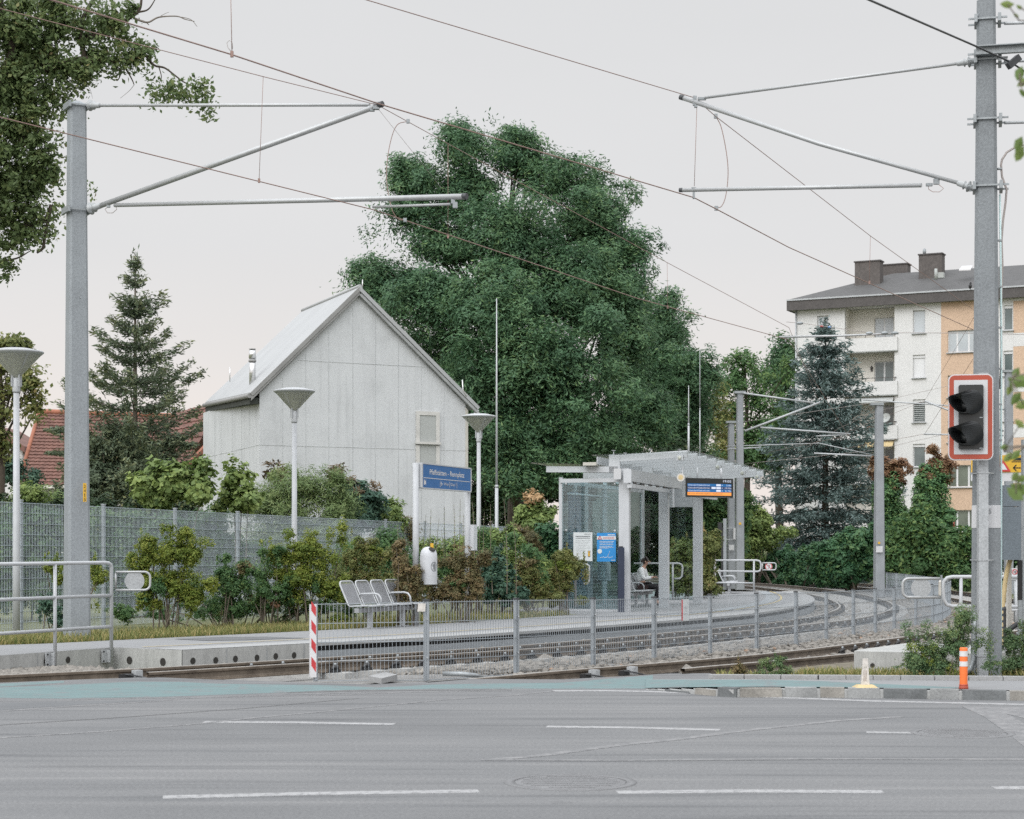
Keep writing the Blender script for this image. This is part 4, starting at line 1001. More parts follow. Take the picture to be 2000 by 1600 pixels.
for k, dz in enumerate((.185, -.205)):
    c = sg_c + fwd_n * .056 + Vector((0, 0, dz)) + sx_ * .0
    part('lens', MB().lathe(c, [(.112, .0), (.112, .012), (.07, .022), (.001, .026)], 28, fwd_n), M['lens'], sgn)
    mb = MB(); n_ = 36; L0 = []; L1 = []; L2 = []; L3 = []; vd = Vector((-.83, -.53, -.16)).normalized(); vx = Vector((0, 0, 1)).cross(vd).normalized(); vz = vd.cross(vx)
    for i in range(n_):
        a = 2 * math.pi * i / n_; rad0 = sx_ * math.cos(a) * .140 + Z * math.sin(a) * .150; up_ = .5 + .5 * math.sin(a)
        e = c + vd * (.16 + .17 * up_) + (vx * -math.cos(a) * .118 + vz * math.sin(a) * .122) + fwd_n * .02
        b0 = c + rad0 + sx_ * .0; md = b0 + fwd_n * .07; L0.append(b0); L1.append(md); L2.append(e); L3.append(c + (e - c) * .96 + (c + vd * .25 - e) * .05)
    m_ = n_
    mb.add(L0 + L1 + L2 + L3, [(k * m_ + i, k * m_ + (i + 1) % m_, (k + 1) * m_ + (i + 1) % m_, (k + 1) * m_ + i) for k in range(3) for i in range(m_)], True)
    mb.add([c + (q - c) * .9 + fwd_n * .004 for q in L0] + [q + (c + vd * .2 - q) * .06 for q in L2], [(i, (i + 1) % m_, m_ + (i + 1) % m_, m_ + i) for i in range(m_)], True)
    part('visor', mb, M['signal_black'], sgn)
    part('lamp_ring', MB().lathe(c, [(.147, -.002), (.15, .02), (.132, .022)], 30, fwd_n, caps=False), M['signal_black'], sgn)
mb = MB()
for dz in (-.01, -.39): mb.frame_box(sg_c + fwd_n * .06 + sx_ * .12 + Vector((0, 0, dz)), sx_, fwd_n, Z, .04, .015, .012)
parts('latch', mb, M['galv'], sgn)

# ---- cantilever of the right mast over the second track
YC = 25.3
def Q2(x, y): return P(x, y, YC + (YR - YC) * (x - 1357) / (1905 - 1357))
c2 = thing('cantilever', 'cantilever arm frame reaching left from the right mast over the second track', 'cantilever', Q2(1903, 367))
part('top_stay', MB().tube([Q2(1872, 124), Q2(1376, 191)], .02, 9), M['tube'], c2)
part('diagonal_tube', MB().tube([Q2(1870, 357), Q2(1600, 281), Q2(1330, 190)], [.026, .030, .034], 10), M['tube'], c2)
part('lower_tube', MB().tube([Q2(1800, 362), Q2(1330, 371.5)], .028, 10), M['tube'], c2)
mb = MB(); insulator(mb, Q2(1908, 118.5), Q2(1870, 124.3) - Q2(1908, 118.5), .82); part('insulator', mb, M['insul'], c2)
mb = MB(); insulator(mb, Q2(1906, 369), Q2(1868, 357) - Q2(1906, 369), .82); part('insulator', mb, M['insul'], c2)
mb = MB()
for x, y, a, b in ((1357, 197, .05, .13), (1371, 193, .11, .035), (1359, 206, .04, .06), (1355, 370, .06, .05), (1355, 382, .028, .09), (1829, 355, .07, .07), (1815, 361, .08, .035)): mb.frame_box(Q2(x, y), (1, 0, 0), (0, 1, 0), (0, 0, 1), a, .05, b)
parts('fitting', mb, M['galv'], c2)
parts('end_cap', MB().tube([Q2(1328, 189.3), Q2(1335, 191.6)], .037, 10).tube([Q2(1327, 371.5), Q2(1333, 371.4)], .031, 10), M['cap'], c2)
part('drop_wire', MB().tube([Q2(1361, 208), Q2(1356, 364)], .004, 5), M['wire_copper'], c2)
part('earth_loop', MB().tube([Q2(1813, 363), Q2(1814, 370), Q2(1822, 375), Q2(1835, 375), Q2(1843, 368), Q2(1834, 361)], .004, 5), M['wire_copper'], c2)

# ---- overhead wires: each held at its masts, followed over the track's own bend
def wire(name, label, cat, pts, r, m='wire_copper', group=None, sag=0):
    out = []
    for i in range(len(pts) - 1):
        a, b = pts[i], pts[i + 1]
        for k in range(6):
            t = k / 6; p = a.lerp(b, t); p.z -= sag * 4 * t * (1 - t); out.append(p)
    out.append(pts[-1])
    return solo(name, MB().tube(out, r, 6), M[m], label, cat, out[0], group)
T1L, T1M, T1F = P(0, 229, 23.4), P(730, 410, 27.7), None
far3 = P(1606, 846, 75.5)
wire('contact_wire', 'copper contact wire of the platform track, lowest of the sloping wires at left', 'overhead wire', [P(-260, 165, 21.5), T1L, T1M, P(1245, 583, 36.2), P(1541, 664, 43.0), P(1655, 848, 66), P(1660, 850, 75), P(1500, 884, 92)], .0075)
wire('messenger_wire', 'thin carrier wire above the platform track meeting the left arm tip', 'overhead wire', [P(-250, -52, 21.5), P(20, 22, 23.4), P(515, 150, 26.2), P(737, 205, 27.8), P(875, 281, 30.2), P(1303, 513, 37.4), P(1541, 640, 43.0), P(1600, 787, 75), P(1480, 832, 92)], .0055)
wire('contact_wire', 'copper contact wire of the second track crossing the picture from top left', 'overhead wire', [P(-120, -62, 14.5), P(100, 0, 16.0), P(450, 106, 18.6), P(740, 203, 20.8), P(1355, 386, 25.3), P(1400, 409, 26.0), P(1540, 483, 29.2), P(1903, 645, 42), P(1908, 690, 60), P(1806, 848, 75), P(1640, 878, 92)], .0075)
wire('messenger_wire', 'thin carrier wire from the top edge to the right arm tip', 'overhead wire', [P(560, -48, 19.5), P(716, 0, 20.6), P(1356, 191, 25.3), P(1396, 226, 26.0), P(1700, 461, 33.5), P(1908, 610, 42), P(1806, 783, 75), P(1650, 846, 92)], .0055)
wire('feeder_cable', 'dark thick cable from the top edge to the right mast head', 'overhead wire', [P(1560, -60, 17.0), P(1700, 1, 19.0), P(1905, 90, 22.4), P(1975, 122, 22.8), P(2060, 180, 23.5)], .012, 'cable')
solo('cable_clamp', MB().beam(P(1969, 130, 22.75), P(1990, 112, 22.8), .07, .08), M['cable'], 'black cable clamp on the dark cable right of the mast head', 'clamp', P(1979, 122, 22.8))
for lab, pts, r in (('thin dropper with a loop hanging to the thick contact wire at top left', [P(450, -40, 18.6), P(453, 106, 18.6)], .004),
                    ('dropper between carrier and contact wire left of the long lower arm', [P(514, 150, 26.2), P(506, 353, 26.2)], .004),
                    ('dropper ending above the tip of the long lower arm in front of the tree', [P(875, 281, 30.2), P(875, 462, 30.2)], .004),
                    ('dropper right of the big tree above the shelter', [P(1303, 513, 37.4), P(1304, 600, 37.4)], .004),
                    ('dropper above the apartment block chimneys', [P(1700, 461, 33.5), P(1698, 552, 33.5)], .004)):
    o = thing('dropper_wire', lab, 'dropper wire', pts[0], 'droppers of the overhead line')
    part('wire', MB().tube(pts, r, 5), M['wire_copper'], o)
    part('clamp', MB().frame_box(pts[1], (1, 0, 0), (0, 1, 0), (0, 0, 1), .03, .03, .06), M['wire_copper'], o)
    if '-40' in str(pts) or 'loop' in lab: part('loop', MB().tube([P(454, 104, 18.6), P(445, 93, 18.6), P(443, 84, 18.6), P(448, 79, 18.6), P(454, 84, 18.6), P(454, 96, 18.6)], .003, 5), M['wire_grey'], o)
def jumper(label, pts, Y):
    o = thing('jumper_wire', label, 'jumper wire', P(*pts[0], Y)); q = [P(x, y, Y) for x, y in pts]
    sm = catmull([tuple(v) for v in q], 6)
    part('wire', MB().tube([Vector(v) for v in sm], .006, 6), M['wire_copper'], o)
    mb = MB()
    for v in (q[0], q[-1]): mb.frame_box(v, (1, 0, 0), (0, 1, 0), (0, 0, 1), .05, .05, .06)
    parts('clamp', mb, M['galv'], o)
jumper('curved copper jumper wire bulging left in front of the tree top', [(797, 237), (775, 245), (762, 280), (755, 330), (757, 370), (766, 410), (778, 428), (791, 430)], 28.3)
jumper('curved copper jumper wire bulging right below the right arm tip', [(1398, 227), (1409, 250), (1419, 300), (1422, 340), (1418, 380), (1410, 402), (1399, 407)], 26.2)
solo('guy_wire', MB().tube([Q(738, 212), P(866, 372, 29.1)], .003, 5), M['wire_grey'], 'hair thin pale wire from the left arm tip down to the lower arm', 'guy wire', Q(738, 212))

# ---- pull-off arm and span wire above the far track bend
po_ = thing('pull_off_arm', 'slim pull-off arm and span wire in front of the apartment facade', 'pull-off arm', P(1755, 652, 42))
part('arm', MB().tube([P(1522, 658.5, 43), P(1640, 656, 42.6), P(1755, 651.5, 42.2)], [.028, .024, .02], 8), M['tube'], po_)
part('drop_bracket', MB().tube([P(1534.5, 659, 43), P(1534.5, 668, 43)], .02, 6), M['tube'], po_)
part('span_wire', MB().tube([P(1690, 655, 42.4), P(1760, 650, 42), P(1905, 651, 41), P(2060, 655, 40)], .007, 5), M['wire_grey'], po_)
part('guy', MB().tube([P(1536, 629, 43), P(1570, 632, 42.8), P(1698, 650, 42)], .006, 5), M['wire_grey'], po_)
mb = MB()
for x, y in ((1698, 651), (1728, 650.5), (1748, 650.5), (1562, 631.5)): mb.tube([P(x - 7, y + .6, 42), P(x - 3, y, 42), P(x + 3, y, 42), P(x + 7, y, 42)], [.012, .035, .035, .012], 8)
parts('insulator', mb, M['galv'], po_)
part('red_marker', MB().cyl(P(1602, 637, 42.7), P(1608, 638, 42.7), .02, n=8), M['red'], po_)
part('blue_marker', MB().cyl(P(1617, 639, 42.7), P(1623, 639.6, 42.7), .02, n=8), M['poster_blue'], po_)

# ---- far masts
def far_mast(label, x, vb, yt, Y, w0, w1, extra=None):
    b = P(x, vb, Y); o = thing('catenary_mast', label, 'mast', b, 'catenary masts along the far bend')
    part('shaft', mast_mb(b, pxz(yt, Y) - b.z, w0, w1, R(8)), M['mast_far'], o)
    part('head_clamp', MB().frame_box(Vector((b.x, b.y, pxz(yt, Y) + .03)), (1, 0, 0), (0, 1, 0), Z, w1 + .22, w1 + .1, .1), M['galv'], o); return o
def arm(label, Y, tubes, group='cantilever arms on the far masts'):
    o = thing('cantilever', label, 'cantilever', P(*tubes[0][0], Y), group)
    for nm, r, pts in [(t[2], t[3], t[:2]) for t in tubes]: part(nm, MB().tube([P(*pts[0], Y), P(*pts[1], Y)], r * .75, 8), M['galv_light'], o)
    return o
M3 = far_mast('taller of the two slim masts standing just right of the shelter roof', 1445, 1152, 768, 76.5, .34, .24)
solo('yellow_tag', MB().frame_box(P(1445.5, 1023, 76.2), (1, 0, 0), (0, 1, 0), Z, .10, .01, .10).lathe(P(1445.5, 1023, 76.18), [(.035, 0), (.035, .006)], 10, (0, -1, 0)), M['yellow'], 'tiny yellow square tag on the taller mast right of the shelter', 'tag', P(1445.5, 1023, 76.2))
arm('cantilever arms of the taller slim mast right of the shelter roof', 76, [((1452, 768), (1588, 787), 'top_stay', .05), ((1455, 842), (1602, 786), 'diagonal_tube', .06), ((1485, 835), (1661, 848), 'lower_tube', .05), ((1594, 852), (1652, 849.5), 'steady_arm', .035)])
M4 = far_mast('shorter slim mast with white plates, left of the taller one by the shelter', 1428, 1150, 826, 84, .33, .25)
o = thing('relay_box', 'pale box strapped on the shorter slim mast beside the shelter', 'box', P(1427, 1042, 83.7))
part('box', MB().frame_box(P(1434, 1042.5, 83.7), (1, 0, 0), (0, 1, 0), Z, .10, .3, .52), M['plate_white'], o); part('strap', MB().frame_box(P(1426, 1031.5, 83.6), (1, 0, 0), (0, 1, 0), Z, .48, .02, .03).frame_box(P(1426, 1053.5, 83.6), (1, 0, 0), (0, 1, 0), Z, .48, .02, .03), M['galv_light'], o)
solo('mast_plate', MB().frame_box(P(1428.7, 1069.5, 83.6), (1, 0, 0), (0, 1, 0), Z, .23, .02, .24), M['plate_white'], 'white plate low on the shorter slim mast', 'plate', P(1428.7, 1069.5, 83.6))
arm('pair of thin arms reaching right from the shorter slim mast', 83, [((1418, 872), (1600, 866), 'top_stay', .03), ((1420, 878), (1486, 874), 'lower_tube', .045)])
b5 = s_of((15.0, 74)); q5 = at(b5, 3.75, -.2)
M5 = far_mast('slightly leaning mast in front of the hedge left of the crossing signal', 1717, 1166, 791, q5.y, .40, .28)
M5.children[0].rotation_euler = (0, R(-.7), 0)
solo('mast_plate', MB().frame_box(P(1717.5, 1073, q5.y - .26), (1, 0, 0), (0, 1, 0), Z, .26, .02, .25), M['plate_white'], 'white number plate on the leaning mast by the hedge', 'plate', P(1717.5, 1073, q5.y - .3))
solo('yellow_tag', MB().lathe(P(1717, 1060.5, q5.y - .26), [(.05, 0), (.05, .01)], 12, (0, -1, 0)), M['yellow'], 'round yellow tag above the white plate on the leaning mast', 'tag', P(1717, 1060.5, q5.y - .3))
arm('thin horizontal arms reaching left from the leaning mast', q5.y, [((1702, 891), (1590, 885.5), 'lower_tube', .045), ((1706, 889), (1596, 865), 'diagonal_tube', .022)])
M6 = far_mast('distant mast with cross arms behind the right concrete mast', 1970, 1160, 727, 75, .32, .27)
arm('arms reaching left from the distant mast behind the crossing signal', 75, [((1962, 800), (1686, 781), 'top_stay', .035), ((1960, 842), (1806, 783.5), 'diagonal_tube', .05), ((1960, 851), (1804, 848), 'lower_tube', .04), ((1962, 783), (2060, 780), 'cross_arm', .03)])
wire('stay_wire', 'far thin wire from the taller slim mast to the right over the spruce', 'overhead wire', [P(1452, 824, 78), P(1710, 786, 77), P(1860, 752, 76), P(1990, 720, 75)], .008, 'wire_grey')
wire('stay_wire', 'far thin wire sagging low across the spruce to the leaning mast', 'overhead wire', [P(1455, 906, 80), P(1705, 880, 78), P(1860, 845, 76), P(1990, 818, 75)], .008, 'wire_grey')
wire('stay_wire', 'far thin wire passing the leaning mast head', 'overhead wire', [P(1560, 884, 86), P(1640, 836, 82), P(1716, 802, 78), P(1806, 784, 75)], .008, 'wire_grey')
# ================================================================== handrails
def handrail(label, tubes, r, base, plates=(), extra=None, mat='paint_rail'):
    o = thing('handrail', label, 'handrail', base)
    for nm, pts in tubes: part(nm, MB().tube(pts, r, 12), M[mat], o)
    return o
YH = 27.4
wd = (w1 - w0).normalized()
def HP(x, y):      # a point of the vertical plane of the set-back wall, 8 cm in front of it
    k = (x - 1000) / F_PX; o = w1 + Vector((wd.y, -wd.x, 0)) * .09; t = (k * o.y - o.x) / (wd.x - k * wd.y); p = o + wd * t; p.z = EYE - (y - HOR) * p.y / F_PX; return p
hl = thing('handrail', 'pale grey tubular handrail with three rails fixed to the platform ramp wall at left', 'handrail', HP(216, 1300))
zt, zm, zl = HP(216, 1099).z, HP(216, 1163).z, HP(216, 1224).z
def hz(p, z): return Vector((p.x, p.y, z))
pe = HP(217.5, 1200); pl_ = HP(-420, 1200); pm = HP(107.5, 1200)
part('top_rail', MB().tube([hz(pl_, zt), hz(HP(205, 1200), zt), hz(HP(212, 1200), zt - .008), hz(HP(216, 1200), zt - .03), hz(pe, zt - .075), hz(pe, HP(216, 1298).z)], .027, 12), M['paint_rail'], hl)
part('middle_rail', MB().tube([hz(pl_, zm), hz(pe, zm)], .025, 12), M['paint_rail'], hl)
part('lower_rail', MB().tube([hz(pl_, zl), hz(pe, zl)], .025, 12), M['paint_rail'], hl)
part('post', MB().tube([hz(pm, zt), hz(pm, HP(108, 1302).z)], .026, 12), M['paint_rail'], hl)
wn_ = Vector((wd.y, -wd.x, 0))
for x, y in ((103, 1288), (212, 1282)):
    c = HP(x, y); pl2 = part('foot_plate', MB().frame_box(c - wn_ * .055, wd, wn_, Z, .17, .02, .19).frame_box(c + wd * .02 - wn_ * .02, wd, wn_, Z, .02, .07, .18), M['galv_light'], hl)
    mb = MB()
    for a in (-.06, .03):
        for b in (-.07, .07): mb.lathe(c + wd * a + Vector((0, 0, b)) - wn_ * .045, [(.014, 0), (.012, .014)], 8, wn_)
    parts('bolt', mb, M['clip'], pl2)
# swing gates: loop of tube with a round plate
def gate(label, p0, ux, W, H, r, disc, face, sign=False, band_=False, bare=False):
    o = thing('swing_gate', label, 'gate', p0); ux = Vector(ux).normalized(); n = Vector((ux.y, -ux.x, 0)); rd = H * .32
    loop = [p0 + Z * H / 2, p0 + ux * (W - rd) + Z * H / 2]
    for k in range(1, 6): a = R(90 - 90 * k / 6); loop.append(p0 + ux * (W - rd + rd * math.cos(a)) + Z * (H / 2 - rd + rd * math.sin(a)))
    loop.append(p0 + ux * W); low = [Vector((q.x, q.y, 2 * p0.z - q.z)) for q in loop[::-1]][1:]
    part('loop', MB().tube(loop + low, r, 10), M['tube'], o)
    part('hinge_bar', MB().tube([p0 - Z * H * .42, p0 + Z * H * .42], r * .9, 8), M['stone_white'] if band_ else M['tube'], o)
    c = p0 + ux * disc
    k = 1 if face else -1
    hw = .155 * (H / .29)
    sg_ = thing('gate_sign', label.split(' gate')[0] + (' gate: round no-pedestrians sign hung in it' if sign else ' gate: back of the round sign hung in it'), 'sign', c)
    mm = M['white'] if sign else M['galv_light']
    if sign or band_ or bare: pass
    outl = [c + ux * hw * math.cos(a) + Z * max(-H / 2 + r, min(H / 2 - r, hw * math.sin(a))) for a in [2 * math.pi * i / 40 for i in range(40)]]
    part('plate', MB().prism([q - n * .004 for q in outl], n * .008), mm, sg_)
    if sign:
        rg = MB(); m_ = 40
        A = [c + n * .007 + (ux * math.cos(2 * math.pi * i / m_) + Z * math.sin(2 * math.pi * i / m_)) * hw * .98 for i in range(m_)]; B = [c + n * .007 + (q - c - n * .007) * .80 for q in A]
        rg.add(A + B, [(i, (i + 1) % m_, m_ + (i + 1) % m_, m_ + i) for i in range(m_)])
        rg.frame_box(c + n * .007, (ux - Z).normalized(), n, (ux + Z).normalized(), hw * 1.7, .003, hw * .14)
        part('red_ring', rg, M['red'], sg_)
        part('walker', MB().lathe(c + ux * hw * .1 + Z * hw * .38 + n * .005, [(hw * .14, 0), (hw * .14, .003)], 12, n).frame_box(c + ux * hw * .12 - Z * hw * .02 + n * .006, ux, n, Z, hw * .34, .003, hw * .55).frame_box(c + ux * hw * .0 - Z * hw * .42 + n * .006, (ux * .5 + Z).normalized(), n, (Z * .5 - ux).normalized(), hw * .5, .003, hw * .14), M['ink'], sg_)
    return o
g0 = HP(226, 1135); gate('left handrail swing gate', g0 + Vector((0, 0, 0)), (1, .25, 0), .505, .27, .017, .275, False)
# right handrail beyond the mast
YG = 28.6
hr = thing('handrail', 'white tubular handrail frame half hidden behind the right mast', 'handrail', P(1880, 1235, YG))
def C_(x, y): return P(x, y, YG)
part('frame', MB().tube([C_(2060, 1127), C_(1860, 1127), C_(1850, 1129), C_(1843, 1136), C_(1842, 1150), C_(1843, 1170), C_(1849, 1181), C_(1860, 1184.5), C_(2060, 1186)], .030, 12), M['paint_rail'], hr)
part('post', MB().tube([C_(1877, 1127), C_(1876.5, 1240)], .027, 12), M['paint_rail'], hr)
part('hinge_post', MB().frame_box(C_(1838.5, 1153), (1, 0, 0), (0, 1, 0), Z, .028, .03, .47), M['galv'], hr)
part('hinge_strap', MB().frame_box(C_(1835.5, 1150), (1, 0, 0), (0, 1, 0), Z, .035, .04, .21), M['wood_pale'], hr)
gate('right handrail swing gate', C_(1836, 1148.5), (-1, 0, 0), .58, .29, .022, .295, True, band_=True)
# platform end handrail
YE = 66.0
he = thing('handrail', 'distant pale handrail closing the far end of the platform', 'handrail', P(1396, 1153, YE))
def E_(x, y): return P(x, y, YE)
part('frame', MB().tube([E_(1396, 1094.5), E_(1478, 1094.5), E_(1483.5, 1096), E_(1486, 1100), E_(1486, 1110), E_(1484, 1115), E_(1479, 1116.5), E_(1396, 1115.5)], .032, 8), M['paint_rail'], he)
part('lower_rail', MB().tube([E_(1396, 1138), E_(1472, 1139)], .03, 8), M['paint_rail'], he)
part('post', MB().tube([E_(1472.5, 1095), E_(1472.5, 1155)], .035, 8), M['paint_rail'], he); part('post', MB().tube([E_(1396.5, 1094), E_(1396.5, 1153)], .035, 8), M['paint_rail'], he)
gate('far platform end swing gate', E_(1489, 1106.5), (1, 0, 0), .49, .25, .024, .225, True, sign=True)

# ================================================================== lamps
def lamp(label, px, ytop, Y, zb, wpx, group='cone lamps along the platform', ang=0.3):
    x, zt = (px - 1000) / F_PX * Y, pxz(ytop, Y); b = Vector((x, Y, zb)); o = thing('street_lamp', label, 'street lamp', b, group)
    rr = wpx / 2 * Y / F_PX; hc = rr * 1.02
    part('pole', MB().tube([b, b + Z * 1.2, (x, Y, zt - hc - .22)], [.062, .062, .05], 16), M['paint_rail'], o)
    part('collar', MB().lathe((x, Y, zt - hc - .26), [(.062, 0), (.066, .02), (.066, .24), (.05, .25)], 16), M['paint_rail'], o)
    mb = MB()
    for k in range(4):
        a = ang + k * math.pi / 2; d = Vector((math.cos(a), math.sin(a), 0))
        mb.beam(Vector((x, Y, zt - hc - .16)) + d * .085, Vector((x, Y, zt - hc + .06)) + d * .085, .022, .03, up=d); mb.beam(Vector((x, Y, zt - hc + .05)) + d * .085, Vector((x, Y, zt - .035)) + d * (rr - .015), .022, .028)
    parts('strut', mb, M['paint_rail'], o)
    part('glass_cone', MB().lathe((x, Y, zt - hc), [(.06, .0), (rr - .05, hc - .09)], 32, caps=False), M['glass_lamp'], o)
    part('hood', MB().lathe((x, Y, zt - .1), [(rr - .06, .0), (rr - .01, .04), (rr, .055), (rr - .02, .075), (rr * .75, .092), (rr * .5, .118), (.01, .12)], 36), M['paint_rail'], o)
    part('reflector', MB().lathe((x, Y, zt - .24), [(.03, 0), (rr * .3, .0), (rr * .32, .13)], 20), M['glass_lamp'], o)
    return o
lamp('tall cone lamp at the left edge of the photo', 32, 683, 31.6, .10, 106, ang=.75)
lamp('cone lamp standing in front of the concrete house gable', 575, 760, 39.6, .02, 82, ang=1.1)
lamp('cone lamp right of the blue station sign', 935, 810, 48.6, .0, 67, ang=.5)

# ================================================================== poles
def pole(label, px, ytop, ybot, Y, r0, r1, r2=None, ym=None, nm='flagpole', cat='pole'):
    o = thing(nm, label, cat, P(px, ybot, Y)); ym = ym or ytop
    part('lower_tube', MB().cyl(P(px, ybot, Y), P(px, ym, Y), r0, r1, 12), M['paint_rail'], o)
    part('upper_tube', MB().cyl(P(px, ym, Y), P(px, ytop, Y), r1 * .75, r2 or r1 * .3, 10), M['paint_rail'], o)
    part('collar', MB().lathe(P(px, ym, Y), [(r1 * 1.15, -.02), (r1 * 1.25, .02), (r1 * .8, .05)], 12), M['galv_light'], o); return o
pole('thin white flagpole in front of the big tree', 970, 583, 1155, 47.0, .05, .042, .012, 951)
pole('thin white rod behind the shelter roof, left of two', 1345, 753, 900, 60, .035, .03, .01, 830, 'lightning_rod', 'rod')
pole('thin dark rod behind the shelter roof, right of two', 1367, 682, 900, 66, .02, .018, .008, 800, 'lightning_rod', 'rod')

# ================================================================== station sign, bin, info box
YA_, ux = 36.9, Vector((.325, .946, 0)); sn = Vector((ux.y, -ux.x, 0))
A_ = P(822, 930, YA_); Lb = 3.55
k = (916 - 1000) / F_PX; Lb = (k * A_.y - A_.x) / (ux.x - k * ux.y); B_ = A_ + ux * Lb
hz_ = 46 * YA_ / F_PX
sgd = thing('station_sign', 'blue station name board on two pale posts, white lettering', 'station sign', Vector((A_.x, A_.y, .05)))
ctr = (A_ + B_) / 2; ctr.z = P(0, 929, YA_).z + .0
part('board', MB().frame_box(ctr, ux, sn, Z, Lb, .07, hz_), M['blue'], sgd)
part('frame', MB().frame_box(ctr + Z * (hz_ / 2 + .012), ux, sn, Z, Lb + .06, .09, .025).frame_box(ctr - Z * (hz_ / 2 + .012), ux, sn, Z, Lb + .06, .09, .025).frame_box(ctr + ux * (Lb / 2 + .02), ux, sn, Z, .05, .09, hz_).frame_box(ctr - ux * (Lb / 2 + .02), ux, sn, Z, .05, .09, hz_), M['paint_rail'], sgd)
for d_, xp, yt in ((0, 812, 904), (1, 913, 958)):
    k = (xp - 1000) / F_PX; o_ = A_ - sn * .07; t = (k * o_.y - o_.x) / (ux.x - k * ux.y); q = o_ + ux * t
    part('post', MB().tube([Vector((q.x, q.y, 0)), Vector((q.x, q.y, EYE - (yt - HOR) * q.y / F_PX if d_ == 0 else ctr.z + hz_ / 2))], .062, 16), M['paint_rail'], sgd)
    if d_ == 0: POST1 = q
    else: POST2 = q
fr = ctr + sn * .038
def S_(u, v): return fr + ux * (u - .5) * Lb + Z * (v - .5) * hz_
mb = MB(); text_mb(mb, 'Pfaffst\u00e4tten - Rennplatz', S_(.5, .585), ux, Z, hz_ * .31, Lb * .72, align='CENTER', bold=.012); part('lettering', mb, M['white'], sgd)
mb = MB(); text_mb(mb, 'Wien', S_(.425, .16), ux, Z, hz_ * .19, Lb * .10); part('lettering', mb, M['white'], sgd); mb = MB(); text_mb(mb, 'Gleis 1', S_(.565, .16), ux, Z, hz_ * .19, Lb * .115)
part('lettering', mb, M['white'], sgd)
mb = MB(); mb.frame_box(S_(.5, .415), ux, sn, Z, Lb * .96, .002, .012)
part('divider', mb, M['white'], sgd); mb = MB()
for u in (.35, .545, .70): mb.frame_box(S_(u, .21), ux, sn, Z, .012, .002, hz_ * .27)
parts('divider', mb, M['white'], sgd); mb = MB(); mb.frame_box(S_(.385, .215), ux, sn, Z, Lb * .045, .002, .014)
for a in (1, -1): mb.frame_box(S_(.372, .215) + Z * a * .022, (ux + Z * a * .8).normalized(), sn, (Z - ux * a * .8).normalized(), Lb * .025, .002, .014)
part('arrow', mb, M['white'], sgd)
mb = MB().frame_box(S_(.045, .22), ux, sn, Z, Lb * .04, .003, hz_ * .24); part('pictogram', mb, M['white'], sgd)
mb = MB()
for a, b in ((.0, .05), (-.0, -.05)): mb.frame_box(S_(.047, .22) + sn * .003 + Z * b, ux, sn, Z, Lb * .02, .002, .03)
part('pictogram_sign', mb, M['blue'], sgd)
# bin on the left sign post
cb = POST1 + sn * .30 + ux * .0; cb = Vector((cb.x, cb.y, 0)); k = (837 - 1000) / F_PX; cb.x = k * cb.y; Yb = cb.y
zb0, zb1 = pxz(1141, Yb), pxz(1068, Yb); rb = 17 * Yb / F_PX
bn = thing('litter_bin', 'white capsule-shaped litter bin hung on the station sign post', 'litter bin', Vector((cb.x, cb.y, zb0)))
Hb = zb1 - zb0
part('body', MB().lathe((cb.x, cb.y, zb0), [(rb * .96, 0), (rb, .02), (rb, Hb * .72), (rb * .97, Hb * .80), (rb * .86, Hb * .89), (rb * .62, Hb * .96), (rb * .3, Hb * .995), (.01, Hb)], 28), M['bin'], bn)
part('base_rim', MB().lathe((cb.x, cb.y, zb0 - .012), [(rb * 1.02, 0), (rb * 1.02, .03), (rb, .03)], 28), M['galv_light'], bn)
cd = Vector((.6, -.8, 0)); oc = Vector((cb.x, cb.y, zb0 + Hb * .93)) + Vector((.42, -.56, 0)) * rb
part('opening', MB().lathe(oc, [(rb * .40, 0), (rb * .36, .012), (rb * .05, .013)], 20, Vector((.36, -.5, .78))), M['black'], bn)
part('ashtray', MB().box((cb.x + rb * .40, cb.y - rb * .2, zb0 + Hb + .02), (.06, .05, .10)), M['yellow'], bn)
dd = Vector((.62, -.78, 0)).normalized(); oc = Vector((cb.x, cb.y, zb0 + Hb * .47)); tn = Vector((-dd.y, dd.x, 0))
def cylpt(a, z): return Vector((cb.x + (rb + .003) * math.sin(a), cb.y - (rb + .003) * math.cos(a), z))
ring = MB(); m_ = 36
A = [cylpt(R(42) + .42 * math.cos(2 * math.pi * i / m_), oc.z + .42 * rb * 1.35 * math.sin(2 * math.pi * i / m_)) for i in range(m_)]; B = [cylpt(R(42) + .35 * math.cos(2 * math.pi * i / m_), oc.z + .35 * rb * 1.35 * math.sin(2 * math.pi * i / m_)) for i in range(m_)]
ring.add(A + B, [(i, (i + 1) % m_, m_ + (i + 1) % m_, m_ + i) for i in range(m_)])
for a, z, w, h in ((R(44), .02, .05, .10), (R(36), .055, .04, .04), (R(44), .085, .03, .03)): q = cylpt(a, oc.z + z - .03); ring.frame_box(q, (math.cos(a), math.sin(a), 0), (math.sin(a), -math.cos(a), 0), Z, w, .003, h)
part('emblem', ring, M['ink'], bn)
part('bracket', MB().beam(Vector((cb.x, cb.y, zb0 + Hb * .3)), Vector((POST1.x, POST1.y, zb0 + Hb * .3)), .05, .04), M['galv'], bn)
ib = POST2 + sn * .12 + ux * .12; Yi = ib.y; ic = P(923.5, 1050, Yi)
o = thing('info_case', 'slim white timetable case on the right post of the station sign', 'information case', ic)
part('case', MB().frame_box(ic, ux, sn, Z, .22, .12, 50 * Yi / F_PX), M['bin'], o)
part('sheet', MB().frame_box(ic + sn * .063, ux, sn, Z, .17, .004, 44 * Yi / F_PX), M['poster'], o)
mb = MB(); rq = random.Random(5)
for i in range(9): mb.frame_box(ic + sn * .066 + Z * (.2 - .045 * i), ux, sn, Z, rq.uniform(.08, .14), .002, .01)
